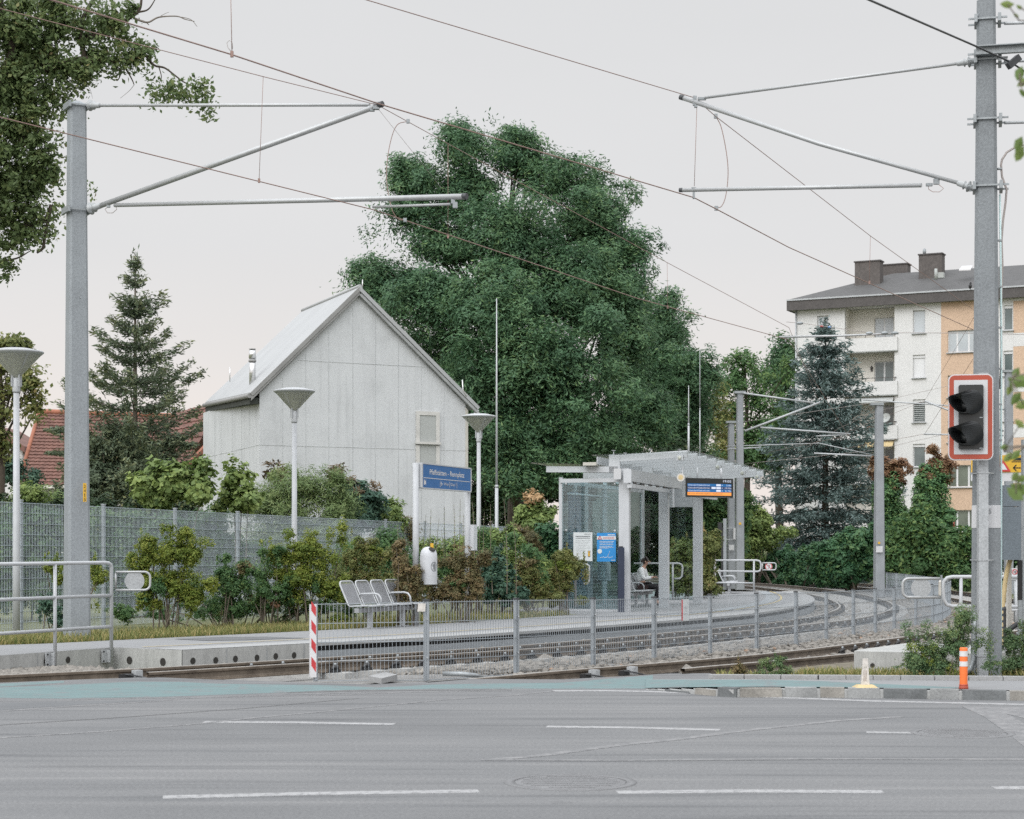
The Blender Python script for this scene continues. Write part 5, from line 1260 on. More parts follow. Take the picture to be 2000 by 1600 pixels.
part('print', mb, M['faint_ink'], o)

# ================================================================== benches
def bench_proto(label):
    o = thing('bench', label, 'bench', (0, 0, 0), 'four seat metal benches on the platform'); n = 4; p = .56; W = n * p
    part('crossbar', MB().frame_box((0, .02, .355), (1, 0, 0), (0, 1, 0), Z, W * .98, .10, .085), M['seat'], o)
    for x in (-.62, .62):
        lg = part('leg', MB().frame_box((x, .02, .16), (1, 0, 0), (0, 1, 0), Z, .10, .07, .32), M['paint_rail'], o); part('foot_plate', MB().box((x, .02, .006), (.16, .22, .012)), M['paint_rail'], lg)
    for i in range(n):
        x = -W / 2 + p * (i + .5); w = p * .86
        loop = [(x - w / 2, -.22, .45), (x - w / 2, .18, .43), (x - w / 2, .215, .455), (x - w / 2, .40, .84), (x - w / 2 + .03, .415, .885), (x - w / 2 + .08, .42, .90), (x + w / 2 - .08, .42, .90), (x + w / 2 - .03, .415, .885), (x + w / 2, .40, .84), (x + w / 2, .215, .455), (x + w / 2, .18, .43), (x + w / 2, -.22, .45), (x + w / 2 - .03, -.26, .44), (x - w / 2 + .03, -.26, .44), (x - w / 2, -.22, .45)]
        st = part('seat', MB().tube(loop, .016, 8), M['paint_rail'], o)
        mb = MB(); hw = w / 2 - .012
        mb.quad((x - hw, .222, .463), (x + hw, .222, .463), (x + hw, .40, .845), (x - hw, .40, .845)); mb.quad((x - hw, -.25, .452), (x + hw, -.25, .452), (x + hw, .18, .434), (x - hw, .18, .434))
        for k in range(24):
            t = k / 23; y0, z0 = .224 + .185 * t, .465 + .405 * t; mb.frame_box((x, y0 - .004, z0), (1, 0, 0), (0, -.90, .42), (0, .42, .90), 2 * hw, .006, .008)
            mb.frame_box((x, -.24 + .42 * t, .458 - .018 * t), (1, 0, 0), (0, 1, 0), Z, 2 * hw, .008, .006)
        part('wire_mesh', mb, M['seat'], st)
    for i in (1, 3):
        x = -W / 2 + p * i + (0.0 if i == 1 else p * 0) + (p if i == 3 else p) * 0
        for q in (0,): part('armrest', MB().tube([(x, .30, .62), (x, .24, .655), (x, -.05, .665), (x, -.14, .645), (x, -.19, .58), (x, -.20, .47)], .019, 8), M['paint_rail'], o)
    return o
bench = bench_proto('pale metal four seat bench on the open platform before the bushes')
pL, pR = G(713, 1228, PZ), G(798, 1222.5, PZ); bc = (pL + pR) / 2; ba = math.atan2(pR.y - pL.y, pR.x - pL.x)
bench.location = bc; bench.rotation_euler = (0, 0, ba); ORG[bench.name] = tuple(bc)

# ================================================================== shelter
SA, SC = G(1220, 1195, PZ), G(1363, 1180, PZ); su = SC - SA; su.z = 0; SL_ = su.length; su.normalize(); sw = Vector((-su.y, su.x, 0)); zf = (SA.z + SC.z) / 2
def S(u, w, z): return SA + su * u + sw * w + Z * (zf - SA.z + z - .0)
def uw(px, w):      # distance along the shelter where column px meets the line at depth w
    k = (px - 1000) / F_PX; o = SA + sw * w; return (k * o.y - o.x) / (su.x - k * su.y)
def ww(px, u):
    k = (px - 1000) / F_PX; o = SA + su * u; return (k * o.y - o.x) / (sw.x - k * sw.y)
def zat(p, y): return EYE - (y - HOR) * p.y / F_PX - zf
WB = ww(1096, 0)                     # rear wall
ZB = zat(S(0, 0, 0), 931); ZU = zat(S(0, .2, 0), 903)
sh = thing('tram_shelter', 'pale steel and glass platform shelter with stepped glass canopy', 'shelter', SA)
uB = uw(1297, 0); uC = uw(1363, 0)
for u in (0, uB, uC):
    p = S(u, 0, 0); part('pillar', MB().frame_box(S(u, 0, ZB / 2 + .1), su, sw, Z, .17, .26, ZB + .2), M['paint_frame'], sh)
for u, w in ((0, WB), (uB * .55, WB), (uB, WB), (uC, WB), (uB * .3, WB)):
    part('rear_post', MB().frame_box(S(u, w, ZB / 2), su, sw, Z, .09, .09, ZB), M['paint_frame'], sh)
UE = uC + 1.9
# lower canopy beams (rear) and upper canopy beams (over the platform)
wf = ww(1358, -.35); wr = ww(1066, -.2); wst = ww(1178, -.2)
nb_ = 10
z1, z2 = zat(S(-.1, wr, 0), 917), zat(S(-.1, wst, 0), 897); zu1 = z2
for i in range(nb_):
    u = -.12 + (UE - .3 + .12) * i / (nb_ - 1); sl = -.012 * u
    if i in (0, 3, 6, 9): part('rear_beam', MB().beam(S(u, wr, z1 + sl), S(u, .12, z1 - .03 + sl), .09, .15).frame_box(S(u, wst - .28, (z1 + zu1) / 2 + .0 + sl), su, sw, Z, .09, .28, abs(zu1 - z1) + .2), M['paint_frame'], sh)
    part('roof_beam', MB().beam(S(u, wst - .15, zu1 + sl), S(u, wf + .25, zu1 + .10 + sl), .07, .17), M['paint_frame'], sh)
    mb = MB()
    for w in (wst - .25, (wst + wf) / 2, wf + .45): mb.cyl(S(u, w, zu1 + .05 + sl), S(u, w, zu1 + .215 + sl), .012, n=6).lathe(S(u, w, zu1 + .205 + sl), [(.05, 0), (.05, .012)], 8)
    parts('roof_stud', mb, M['galv_light'], sh)
    if i in (0, 4, 7, 9):
        lt_ = part('canopy_light', MB().frame_box(S(u - .05, wf + .42, zu1 + .0 + sl), su, sw, Z, .12, .16, .13), M['paint_frame'], sh)
        part('diffuser', MB().lathe(S(u - .12, wf + .42, zu1 - .0 + sl), [(.045, 0), (.05, .02), (.02, .03)], 10, -su), M['glass_lamp'], lt_)
rt = zat(S(-.35, wf, 0), 882.5)
part('roof_glass', MB().prism([S(-.35, wst + .25, rt - .05), S(-.35, wf, rt), S(UE, wf, rt - .13), S(UE, wst + .25, rt - .18)], (0, 0, .018)), M['glass_roof'], sh)
rz = zat(S(-.35, wr, 0), 906)
part('rear_roof_glass', MB().prism([S(-.35, wr + .35, rz + .02), S(-.35, wst + .1, rz - .05), S(UE, wst + .1, rz - .15), S(UE, wr + .35, rz - .08)], (0, 0, .018)), M['glass_roof'], sh)
part('step_plate', MB().prism([S(-.3, wst + .12, rz - .03), S(-.3, wst + .12, rt - .08), S(UE, wst + .12, rt - .2), S(UE, wst + .12, rz - .13)], sw * .02), M['paint_frame'], sh)
part('roof_gutter', MB().beam(S(-.4, wst + .3, rz - .02), S(UE, wst + .3, rz - .12), .34, .08), M['wood_pale'], sh)
ax = ww(1215, -.25)
part('fascia_beam', MB().beam(S(-.3, -.16, ZB + .02), S(UE - .4, -.16, ZB - .05), .14, .30).frame_box(S(-.32, -.16, ZB + .0), su, sw, Z, .04, .2, .34), M['paint_frame'], sh)
mb = MB().beam(S(-.3, -.20, ZB - .24), S(UE - .4, -.20, ZB - .31), .12, .10); part('light_trough', mb, M['paint_frame'], sh)
mb = MB()
for i in range(12): mb.frame_box(S(.1 + i * (UE - .8) / 12, -.24, ZB - .165 - .012 * i * .3), su, sw, Z, .34, .02, .045)
part('trough_slot', mb, M['black'], sh)
part('junction_box', MB().prism(rrect(S(-.25, .12, ZB + .06), sw * -1, Z, .19, .27, .03), su * .06), M['plate_white'], sh)
# glazing
def pane(nm, a, b, z0, z1_, m, th=.012):
    d = (b - a); n = Vector((d.y, -d.x, 0)).normalized() * th
    return part(nm, MB().prism([Vector((a.x, a.y, zf + z0)), Vector((b.x, b.y, zf + z0)), Vector((b.x, b.y, zf + z1_)), Vector((a.x, a.y, zf + z1_))], n), M[m], sh)
pane('end_glass', S(-.06, WB - .05, 0), S(-.06, .10, 0), .08, ZB - .1, 'glass_lined')
pane('rear_glass', S(.1, WB + .03, 0), S(uB - .06, WB + .03, 0), .08, ZB - .15, 'glass'); pane('rear_glass', S(uB + .06, WB + .03, 0), S(uC - .06, WB + .03, 0), .08, ZB - .15, 'glass')
pane('far_end_glass', S(uC, WB - .05, 0), S(uC, .15, 0), .08, ZB - .15, 'glass')
part('base_rail', MB().beam(S(-.06, WB, .06), S(-.06, .1, .06), .05, .06).beam(S(0, WB + .02, .06), S(uC, WB + .02, .06), .05, .06), M['paint_frame'], sh)
part('top_rail', MB().beam(S(-.06, WB, ZB - .09), S(-.06, .1, ZB - .09), .06, .10).beam(S(0, WB + .02, ZB - .12), S(uC, WB + .02, ZB - .12), .06, .10), M['paint_frame'], sh)
part('cross_rail', MB().tube([S(.2, WB - .12, zat(S(.5, WB, 0), 1043)), S(uB, WB - .12, zat(S(.5, WB, 0), 1043))], .025, 8).tube([S(.2, WB - .12, zat(S(.5, WB, 0), 965)), S(uB, WB - .12, zat(S(.5, WB, 0), 965))], .025, 8), M['paint_frame'], sh)
mb = MB()
for px, y in ((1106, 945), (1106, 1036), (1201, 945.5), (1201, 1037)):
    w = ww(px, -.09); q = S(-.09, w, 0); mb.lathe(Vector((q.x, q.y, zf + zat(q, y))), [(.032, 0), (.03, .015), (.01, .02)], 14, -su)
parts('glass_fixing', mb, M['galv_light'], sh)
# blue rear panels and ticket machine seen through the glass
for a, b in ((.42, .88), (1.05, 1.5)):
    part('rear_panel', MB().prism([S(a, WB - .09, .25), S(b, WB - .09, .25), S(b, WB - .09, ZB - .35), S(a, WB - .09, ZB - .35)], sw * .03), M['deep_blue'], sh)
tm = thing('ticket_machine', 'grey ticket machine with dark screen behind the shelter end glass', 'ticket machine', S(.45, WB - .45, 0))
part('cabinet', MB().frame_box(S(.45, WB - .42, .85), su, sw, Z, .5, .42, 1.7), M['panel'], tm)
part('screen', MB().frame_box(S(.19, WB - .42, 1.52), su, sw, Z, .012, .36, .24), M['black'], tm); part('front', MB().frame_box(S(.192, WB - .42, 1.0), su, sw, Z, .01, .36, .62), M['deep_blue'], tm)
# posters on the end glass
def poster(label, x0, x1, y0, y1, mat):
    w0_, w1_ = ww(x0, -.11), ww(x1, -.11); a = S(-.11, w0_, 0); c = S(-.11, (w0_ + w1_) / 2, zat(a, (y0 + y1) / 2)); Wd, Hd = abs(w1_ - w0_), (y1 - y0) * a.y / F_PX
    o = thing('poster', label, 'poster', c); part('sheet', MB().frame_box(c, -sw, su, Z, Wd, .01, Hd), M[mat], o); return o, c - su * .008, Wd, Hd
r_ = -sw
o, c, Wd, Hd = poster('white information poster with a yellow letter i on the shelter glass', 1120, 1157, 1040, 1096, 'poster')
mb = MB(); rq = random.Random(2)
for z, w, h in ((.44, .35, .018), (.36, .78, .028), (.30, .74, .02)): mb.frame_box(c + Z * z * Hd + (r_ * Wd * .25 if w < .5 else Vector()), r_, su, Z, Wd * w, .002, Hd * h)
part('heading', mb, M['ink'], o); mb = MB()
for i in range(11): mb.frame_box(c + Z * Hd * (.22 - .055 * i) - r_ * Wd * (.0 if i < 6 else .12), r_, su, Z, Wd * rq.uniform(.5, .8) * (1 if i < 6 else .7), .002, Hd * .008)
part('print', mb, M['faint_ink'], o)
mb = MB(); text_mb(mb, 'i', c + r_ * Wd * .33 - Z * Hd * .34 - su * .002, r_, Z, Hd * .30, Wd * .14, align='CENTER', bold=.05); part('letter_shadow', mb, M['ink'], o)
mb = MB(); text_mb(mb, 'i', c + r_ * Wd * .33 - Z * Hd * .325 - su * .005, r_, Z, Hd * .26, Wd * .10, align='CENTER', bold=.02); part('letter', mb, M['yellow'], o)
o, c, Wd, Hd = poster('bright blue poster with a route diagram and red warning triangle on the shelter glass', 1166, 1203, 1041, 1097, 'poster_blue')
part('banner', MB().frame_box(c + Z * Hd * .325, r_, su, Z, Wd, .003, Hd * .12), M['poster'], o)
mb = MB(); t0 = c - r_ * Wd * .34 + Z * Hd * .335 - su * .004
for a, b in ((0, 1), (1, 2), (2, 0)):
    tp = [t0 + Z * Hd * .055, t0 - r_ * Wd * .09 - Z * Hd * .05, t0 + r_ * Wd * .09 - Z * Hd * .05]; mb.beam(tp[a], tp[b], .004, .014)
for z in (.345, .305): mb.frame_box(c + r_ * Wd * .12 + Z * Hd * z - su * .003, r_, su, Z, Wd * .6, .002, Hd * .012)
part('warning_triangle', mb, M['red'], o)
mb = MB(); mb.frame_box(c + r_ * Wd * .26 + Z * Hd * .43, r_, su, Z, Wd * .38, .003, Hd * .03)
for i, w in enumerate((.76, .72, .0, .7, .72, 0, .64, .74, .48)): mb.frame_box(c + r_ * Wd * (w / 2 - .36) + Z * Hd * (.2 - .029 * i), r_, su, Z, Wd * w, .002, Hd * .011)
mb.lathe(c - r_ * Wd * .35 - Z * Hd * .14, [(Wd * .12, -.001), (Wd * .12, .003)], 18, -su)
for i in range(9): mb.frame_box(c + r_ * Wd * (-.3 + .075 * i) + Z * Hd * (-.36 + .012 * (i % 3)), r_, su, Z, Wd * .06, .002, Hd * .018)
mb.beam(c + r_ * Wd * .06 - Z * Hd * .33 - su * .002, c + r_ * Wd * .19 - Z * Hd * .13 - su * .002, .003, .006)
mb.frame_box(c + r_ * Wd * .36 - Z * Hd * .45, r_, su, Z, Wd * .2, .002, Hd * .02)
part('print', mb, M['poster'], o)
# slim stele
q = S(-.34, ww(1213, -.34), 0); st = thing('validator_column', 'slim navy blue column in front of the shelter pillar', 'column', q); hh = (1194 - 1065) * q.y / F_PX
part('body', MB().frame_box(q + Z * hh / 2, (1, .1, 0), (-.1, 1, 0), Z, .155, .10, hh), M['navy'], st)
part('head', MB().frame_box(q + Z * (hh + .015), (1, .1, 0), (-.1, 1, 0), Z, .09, .08, .03), M['black'], st); part('base', MB().box(q + Z * .012, (.2, .16, .024)), M['galv'], st)
# departure display hung from the canopy
da = P(1338.5, 952, 46.2); dx = Vector((.86, .51, 0)).normalized(); k = (1431.5 - 1000) / F_PX; Ld = (k * da.y - da.x) / (dx.x - k * dx.y); dn = Vector((dx.y, -dx.x, 0)); Hd = 37.5 * 46.6 / F_PX; dc = da + dx * Ld / 2
ds = thing('departure_display', 'lit departure board showing 19:05 under the shelter canopy', 'display', dc)
part('housing', MB().frame_box(dc - dn * .06, dx, dn, Z, Ld, .12, Hd).frame_box(dc + dx * (Ld / 2 + .025) - dn * .06, dx, dn, Z, .04, .14, Hd + .03), [M['galv_light']], ds)
part('front', MB().frame_box(dc + dn * .004, dx, dn, Z, Ld - .01, .008, Hd - .01), M['signal_black'], ds)
def D(u, v, lift=.010): return dc + dx * (u - .5) * Ld + Z * (v - .5) * Hd + dn * lift
def bar(nm, u0, u1, v0, v1, m, lift=.010): return part(nm, MB().quad(D(u0, v0, lift), D(u1, v0, lift), D(u1, v1, lift), D(u0, v1, lift)), m, ds)
e_blue, e_grey, e_or, e_wh = emis('screen_blue', (.01, .11, .30), 1.0), emis('screen_slate', (.035, .05, .12), 1.0), emis('screen_orange', (.85, .32, .07), 1.0), emis('screen_white', (.62, .66, .78), 1.0)
for v0, m in ((.565, e_blue), (.42, e_grey), (.275, e_blue)): bar('screen_row', .04, .96, v0, v0 + .142, m)
bar('ticker', .04, .96, .10, .268, e_or)
for v, mn in ((.60, '2 Min'), (.455, '19 Min'), (.31, '31 Min')):
    mb = MB(); text_mb(mb, 'V\u00f6sendorf-Siebenhirten', D(.045, v, .013), dx, Z, Hd * .105, Ld * .46); part('lettering', mb, e_wh, ds); mb = MB(); text_mb(mb, mn, D(.955, v, .013), dx, Z, Hd * .11, Ld * (.10 if len(mn) == 5 else .13), align='RIGHT'); part('lettering', mb, e_wh, ds); mb = MB()
    mb.quad(D(.64, v - .01, .013), D(.735, v - .01, .013), D(.735, v + .09, .013), D(.64, v + .09, .013)); mb.frame_box(D(.765, v + .04, .013), dx, dn, Z, .03, .002, .012)
    if mn[:2] == '19': mb.quad(D(.54, v - .01, .013), D(.63, v - .01, .013), D(.63, v + .09, .013), D(.54, v + .09, .013))
    part('line_symbol', mb, e_wh, ds)
mb = MB(); text_mb(mb, '19:05', D(.955, .795, .013), dx, Z, Hd * .17, Ld * .17, align='RIGHT')
part('lettering', mb, e_wh, ds)
mb = MB(); text_mb(mb, '07.-31.8.: SPV WIEN LIESING - VÖSENDORF', D(.06, .155, .013), dx, Z, Hd * .085, Ld * .72); part('ticker_lettering', mb, M['fascia'], ds)
mb = MB()
for u in (.28, .78): mb.cyl(D(u, 1.0, -.06), D(u, 1.0, -.06) + Z * .26, .022, n=8)
parts('hanger', mb, M['paint_frame'], ds)
lc = P(1330, 932.5, 45.6); lo = thing('loudspeaker', 'round cream loudspeaker under the shelter canopy', 'loudspeaker', lc)
part('horn', MB().lathe(lc + su * .16, [(.04, -.02), (.075, .02), (.085, .13), (.10, .16)], 18, (-.35, -.93, 0)), M['stone_white'], lo); part('grille', MB().lathe(lc + su * .16 + Vector((-.35, -.93, 0)) * .15, [(.095, 0), (.06, .012), (.01, .014)], 18, (-.35, -.93, 0)), M['pale_yellow'], lo)
part('bracket', MB().beam(lc + su * .16, lc + su * .2 + Z * .28, .03, .03), M['paint_frame'], lo)
# back of a hanging sign between the pillars
hb = P(1333, 973, 49.5); o = thing('hanging_sign', 'grey translucent sign panel hanging between the shelter pillars', 'sign', hb); hd = Vector((.88, .47, 0)); hn = Vector((hd.y, -hd.x, 0))
part('panel', MB().frame_box(hb, hd, hn, Z, .62, .05, .48), M['panel'], o); part('frame', MB().frame_box(hb - hd * .34, hd, hn, Z, .06, .16, .5), M['paint_frame'], o)
mb = MB()
for z, w in ((.14, .3), (.1, .36), (-.03, .45), (-.16, .22)): mb.frame_box(hb + hn * .028 + Z * z, hd, hn, Z, w, .002, .012)
part('print', mb, M['faint_ink'], o); part('hanger', MB().cyl(hb + Z * .24, hb + Z * .75, .015, n=6), M['paint_frame'], o)
# rail outside the shelter's left end and inside right end
for lab, pts, Y in (('hoop rail behind the left end of the shelter', [(1124, 1185), (1124, 1102), (1127, 1101), (1146, 1102.5), (1150, 1106), (1150.5, 1112), (1150, 1136), (1146, 1140), (1140, 1141)], 44.2), ('hoop rail seen through the shelter behind the seated person', [(1238, 1100.5), (1326, 1100.5), (1331, 1103), (1333, 1108), (1332, 1125), (1328, 1130), (1317, 1130.5)], 53)):
    o = thing('hoop_rail', lab, 'rail', P(*pts[0], Y)); part('tube', MB().tube([P(*q, Y) for q in pts], .028, 10), M['paint_rail'], o)
    if Y > 50: part('post', MB().tube([P(1314, 1100, Y), P(1314, 1172, Y)], .028, 10), M['paint_rail'], o)
o = thing('litter_bin', 'cylindrical pale litter bin behind the shelter end glass', 'litter bin', S(.7, WB * .42, .35)); q = S(.55, ww(1180, .55), 0); zz = zat(q, 1134)
part('body', MB().lathe(S(.55, ww(1180, .55), zz), [(.15, 0), (.17, .02), (.17, .42), (.12, .5)], 18), M['galv_light'], o); part('rim', MB().lathe(S(.55, ww(1180, .55), zz - .01), [(.175, 0), (.175, .04)], 18), M['panel'], o)
part('bracket', MB().beam(S(.55, ww(1180, .55), zz + .2), S(.55, WB - .05, zz + .2), .04, .04), M['galv'], o)

# benches in the shelter and at the far end
a2 = math.atan2(su.y, su.x)
uP = uw(1262, WB * .52)
b2_ = copy_tree(bench, S(uP - .45, WB * .52, 0), a2, 'pale metal bench inside the shelter on which a person sits')
q = G(1427, 1160.5, PZ); s = s_of(q); b3_ = copy_tree(bench, q, math.atan2(fwd(s).y, fwd(s).x) - .06, 'pale metal bench seen end-on at the far end of the platform')
b3_.location = Vector(b3_.location) + fwd(s) * 1.0 + Vector((0.2, 0, 0)) * 0

# ================================================================== the seated person
def skin_body(name, nodes, edges, mat, parent, lv=2, root='pelvis'):
    ks = list(nodes); me = bpy.data.meshes.new(name); me.from_pydata([nodes[k][0] for k in ks], [(ks.index(a), ks.index(b)) for a, b in edges], [])
    ob = bpy.data.objects.new(name, me); COL.objects.link(ob); ob.modifiers.new('skin', 'SKIN')
    for i, k in enumerate(ks):
        sv = me.skin_vertices[0].data[i]; r = nodes[k][1]; sv.radius = r if hasattr(r, '__len__') else (r, r); sv.use_root = k == root
    sb = ob.modifiers.new('sub', 'SUBSURF'); sb.levels = lv; sb.render_levels = lv
    dg = bpy.context.evaluated_depsgraph_get(); m2_ = bpy.data.meshes.new_from_object(ob.evaluated_get(dg)); bpy.data.objects.remove(ob)
    m2_.materials.clear(); m2_.materials.append(mat)
    for p in m2_.polygons: p.use_smooth = True
    o = bpy.data.objects.new(name, m2_); COL.objects.link(o); o.parent = parent; ORG[o.name] = ORG[parent.name]; return o
per = thing('person', 'seated woman in a white jacket with dark hair in a bun, looking down in profile', 'person', S(uP, WB * .52, 0)); per.rotation_euler = (0, 0, a2)
ORG[per.name] = (0, 0, 0)            # built in its own frame: x along the bench, facing -y
bn_ = {'pelvis': ((0, .10, .56), (.15, .12)), 'waist': ((0, .16, .72), (.125, .10)), 'chest': ((0, .14, .90), (.15, .115)), 'up': ((0, .10, 1.03), (.11, .085)), 'neck': ((0, .06, 1.10), .048), 'neck2': ((0, .02, 1.155), .047), 'skull': ((0, -.015, 1.24), (.072, .085)), 'crown': ((0, .01, 1.305), (.058, .07)), 'jaw': ((0, -.065, 1.195), (.045, .04))}
eg = [('pelvis', 'waist'), ('waist', 'chest'), ('chest', 'up'), ('up', 'neck'), ('neck', 'neck2'), ('neck2', 'skull'), ('skull', 'crown'), ('skull', 'jaw')]
for sx, nm in ((-1, 'l'), (1, 'r')):
    bn_.update({'sh' + nm: ((sx * .155, .10, 1.00), .062), 'el' + nm: ((sx * .20, .02, .755), .046), 'wr' + nm: ((sx * .09, -.21, .80), .030), 'hip' + nm: ((sx * .085, .05, .53), .085), 'kn' + nm: ((sx * .10, -.37, .53), .062), 'an' + nm: ((sx * .08, -.28, .14), .042), 'to' + nm: ((sx * .09, -.42, .05), .035)})
    eg += [('up', 'sh' + nm), ('sh' + nm, 'el' + nm), ('el' + nm, 'wr' + nm), ('pelvis', 'hip' + nm), ('hip' + nm, 'kn' + nm), ('kn' + nm, 'an' + nm), ('an' + nm, 'to' + nm)]
body = skin_body('body', bn_, eg, M['skin'], per)
face = MB()
face.lathe((0, -.105, 1.232), [(.014, -.02), (.012, .01), (.004, .028)], 8, (0, -1, -.35)); part('nose', face, M['skin'], per)
for sx in (-1, 1): part('ear', MB().lathe((sx * .074, .0, 1.235), [(.005, -.01), (.026, 0), (.022, .012), (.004, .014)], 10, (sx, .2, 0)), M['skin'], per)
part('eye', MB().lathe((-.03, -.092, 1.252), [(.011, 0), (.006, .006)], 8, (0, -1, 0)).lathe((.03, -.092, 1.252), [(.011, 0), (.006, .006)], 8, (0, -1, 0)), M['hair'], per)
part('mouth', MB().frame_box((0, -.104, 1.192), (1, 0, 0), (0, 1, 0), Z, .04, .01, .010), M['red_board'], per)
hn_ = {'pelvis': ((0, .035, 1.275), (.084, .082)), 'f': ((0, -.035, 1.318), (.062, .042)), 'b': ((0, .085, 1.235), (.06, .055)), 'bun0': ((0, .12, 1.245), .028), 'bun': ((0, .155, 1.26), .046)}
skin_body('hair', hn_, [('pelvis', 'f'), ('pelvis', 'b'), ('b', 'bun0'), ('bun0', 'bun')], M['hair'], per)
jk = {'pelvis': ((0, .13, .64), (.165, .135)), 'waist': ((0, .165, .74), (.15, .125)), 'chest': ((0, .14, .91), (.168, .132)), 'up': ((0, .10, 1.035), (.12, .092)), 'col': ((0, .065, 1.10), (.062, .058))}
je = [('pelvis', 'waist'), ('waist', 'chest'), ('chest', 'up'), ('up', 'col')]
for sx, nm in ((-1, 'l'), (1, 'r')):
    jk.update({'sh' + nm: ((sx * .165, .10, 1.0), .076), 'el' + nm: ((sx * .215, .02, .755), .066), 'cu' + nm: ((sx * .105, -.18, .795), .046)}); je += [('up', 'sh' + nm), ('sh' + nm, 'el' + nm), ('el' + nm, 'cu' + nm)]
skin_body('jacket', jk, je, M['jacket'], per)
tk = {'pelvis': ((0, .09, .545), (.165, .125))}; te = []
for sx, nm in ((-1, 'l'), (1, 'r')):
    tk.update({'h' + nm: ((sx * .09, .03, .535), .095), 'k' + nm: ((sx * .105, -.38, .535), .073), 'a' + nm: ((sx * .085, -.285, .15), .055)}); te += [('pelvis', 'h' + nm), ('h' + nm, 'k' + nm), ('k' + nm, 'a' + nm)]
skin_body('trousers', tk, te, M['trouser'], per)
for sx in (-1, 1):
    skin_body('shoe', {'pelvis': ((sx * .082, -.27, .07), .05), 't': ((sx * .088, -.40, .045), .04), 'h': ((sx * .08, -.24, .045), .04)}, [('pelvis', 't'), ('pelvis', 'h')], M['black'], per, 1)
    hd_ = {'pelvis': ((sx * .075, -.245, .80), (.026, .016))}; he_ = []
    for i, (dx_, ln) in enumerate(((-.024, .055), (-.008, .068), (.008, .065), (.023, .05))):
        b = (sx * .06 + dx_, -.285, .80); hd_['a%d' % i] = (b, .0095); hd_['b%d' % i] = ((b[0] - sx * .006, b[1] - ln * .6, .802), .0085); hd_['c%d' % i] = ((b[0] - sx * .012, b[1] - ln * .85, .782), .0075); he_ += [('pelvis', 'a%d' % i), ('a%d' % i, 'b%d' % i), ('b%d' % i, 'c%d' % i)]
    hd_['t1'] = ((sx * .045, -.27, .818), .010); hd_['t2'] = ((sx * .038, -.30, .825), .008); he_ += [('pelvis', 't1'), ('t1', 't2')]
    skin_body('hand', hd_, he_, M['skin'], per)
ph = solo('phone', MB().box((0, 0, 0), (.075, .012, .15)), M['signal_black'], 'dark phone held by the seated woman', 'phone', (0, 0, 0)); ph.rotation_euler = (R(-50), 0, a2)
ph.location = per.location + Matrix.Rotation(a2, 3, 'Z') @ Vector((0, -.315, .815))
bag_p = per.location + Matrix.Rotation(a2, 3, 'Z') @ Vector((-.30, .02, .455))
bag = thing('handbag', 'dark handbag lying on the bench beside the seated woman', 'bag', bag_p); bag.rotation_euler = (0, 0, a2); ORG[bag.name] = (0, 0, 0)
part('body', MB().prism([(-.10, -.13, 0), (.10, -.13, 0), (.11, .13, 0), (-.11, .13, 0)], (0, 0, .12)), M['bag'], bag); part('strap', MB().tube(bez((-.09, -.1, .12), (0, 0, .24), (.09, .1, .12)), .01, 6), M['bag'], bag)

# signal column at the platform end
o = thing('signal_column', 'tall narrow grey column with black backed signal head at the platform end', 'signal', P(1416, 1152, 69)); part('column', MB().frame_box((P(1415.5, 1013, 69) + P(1415.5, 1152, 69)) / 2, (1, 0, 0), (0, 1, 0), Z, .12, .12, 139 * 69 / F_PX), M['galv'], o)
part('shield', MB().frame_box((P(1410.5, 1030, 69) + P(1410.5, 1140, 69)) / 2, (1, 0, 0), (0, 1, 0), Z, .07, .1, 110 * 69 / F_PX), M['signal_black'], o); part('head', MB().frame_box(P(1406, 1028, 69), (1, 0, 0), (0, 1, 0), Z, .14, .22, .3), M['signal_black'], o)

# ================================================================== right foreground bits
q = GR(1690, 1343.5, .1); mk = thing('plastic_marker', 'weathered pale tapered kerb marker on a faded yellow foot', 'marker', q); hh = (1343 - 1286) * q.y / F_PX
part('post', MB().prism([q + Vector((-.050, -.02, .02)), q + Vector((.046, -.02, .02)), q + Vector((.026, -.02, hh)), q + Vector((-.026, -.02, hh))], (0, .04, 0)), M['stone_white'], mk)
part('foot', MB().add([q + Vector((a * .13, b * .12, 0)) for a, b in ((-1, -1), (1, -1), (1, 1), (-1, 1))] + [q + Vector((a * .085, b * .07, .035)) for a, b in ((-1, -1), (1, -1), (1, 1), (-1, 1))], [(0, 1, 5, 4), (1, 2, 6, 5), (2, 3, 7, 6), (3, 0, 4, 7), (4, 5, 6, 7)]), M['pale_yellow'], mk)
part('stud', MB().lathe(q + Vector((-.004, -.021, hh * .73)), [(.014, 0), (.012, .006)], 12, (0, -1, 0)), M['wood_pale'], mk)
mb = MB()
for dx_ in (-.02, -.006, .008): mb.frame_box(q + Vector((dx_, -.0215, hh * .42)), (1, 0, 0), (0, 1, 0), Z, .003, .003, hh * .38)
part('groove', mb, M['stone_b'], mk)
q = GR(1882, 1346, .1); bo = thing('bollard', 'orange flexible bollard with two white reflective bands at the kerb', 'bollard', q); hh = (1346 - 1265) * q.y / F_PX; r = 7.6 * q.y / F_PX
part('post', MB().lathe(q, [(r * 1.05, 0), (r, .05), (r, hh * .97), (r * .9, hh), (.01, hh)], 22), M['orange'], bo); part('foot', MB().lathe(q, [(r * 1.2, 0), (r * 1.2, .03), (r * 1.05, .035), (r * 1.15, .04), (r * 1.12, .055)], 22), M['red_board'], bo)
for a, b in ((.79, .92), (.55, .67)): part('reflective_band', MB().lathe(q + Z * hh * a, [(r * 1.06, 0), (r * 1.06, hh * (b - a))], 22, caps=False), M['reflect'], bo)
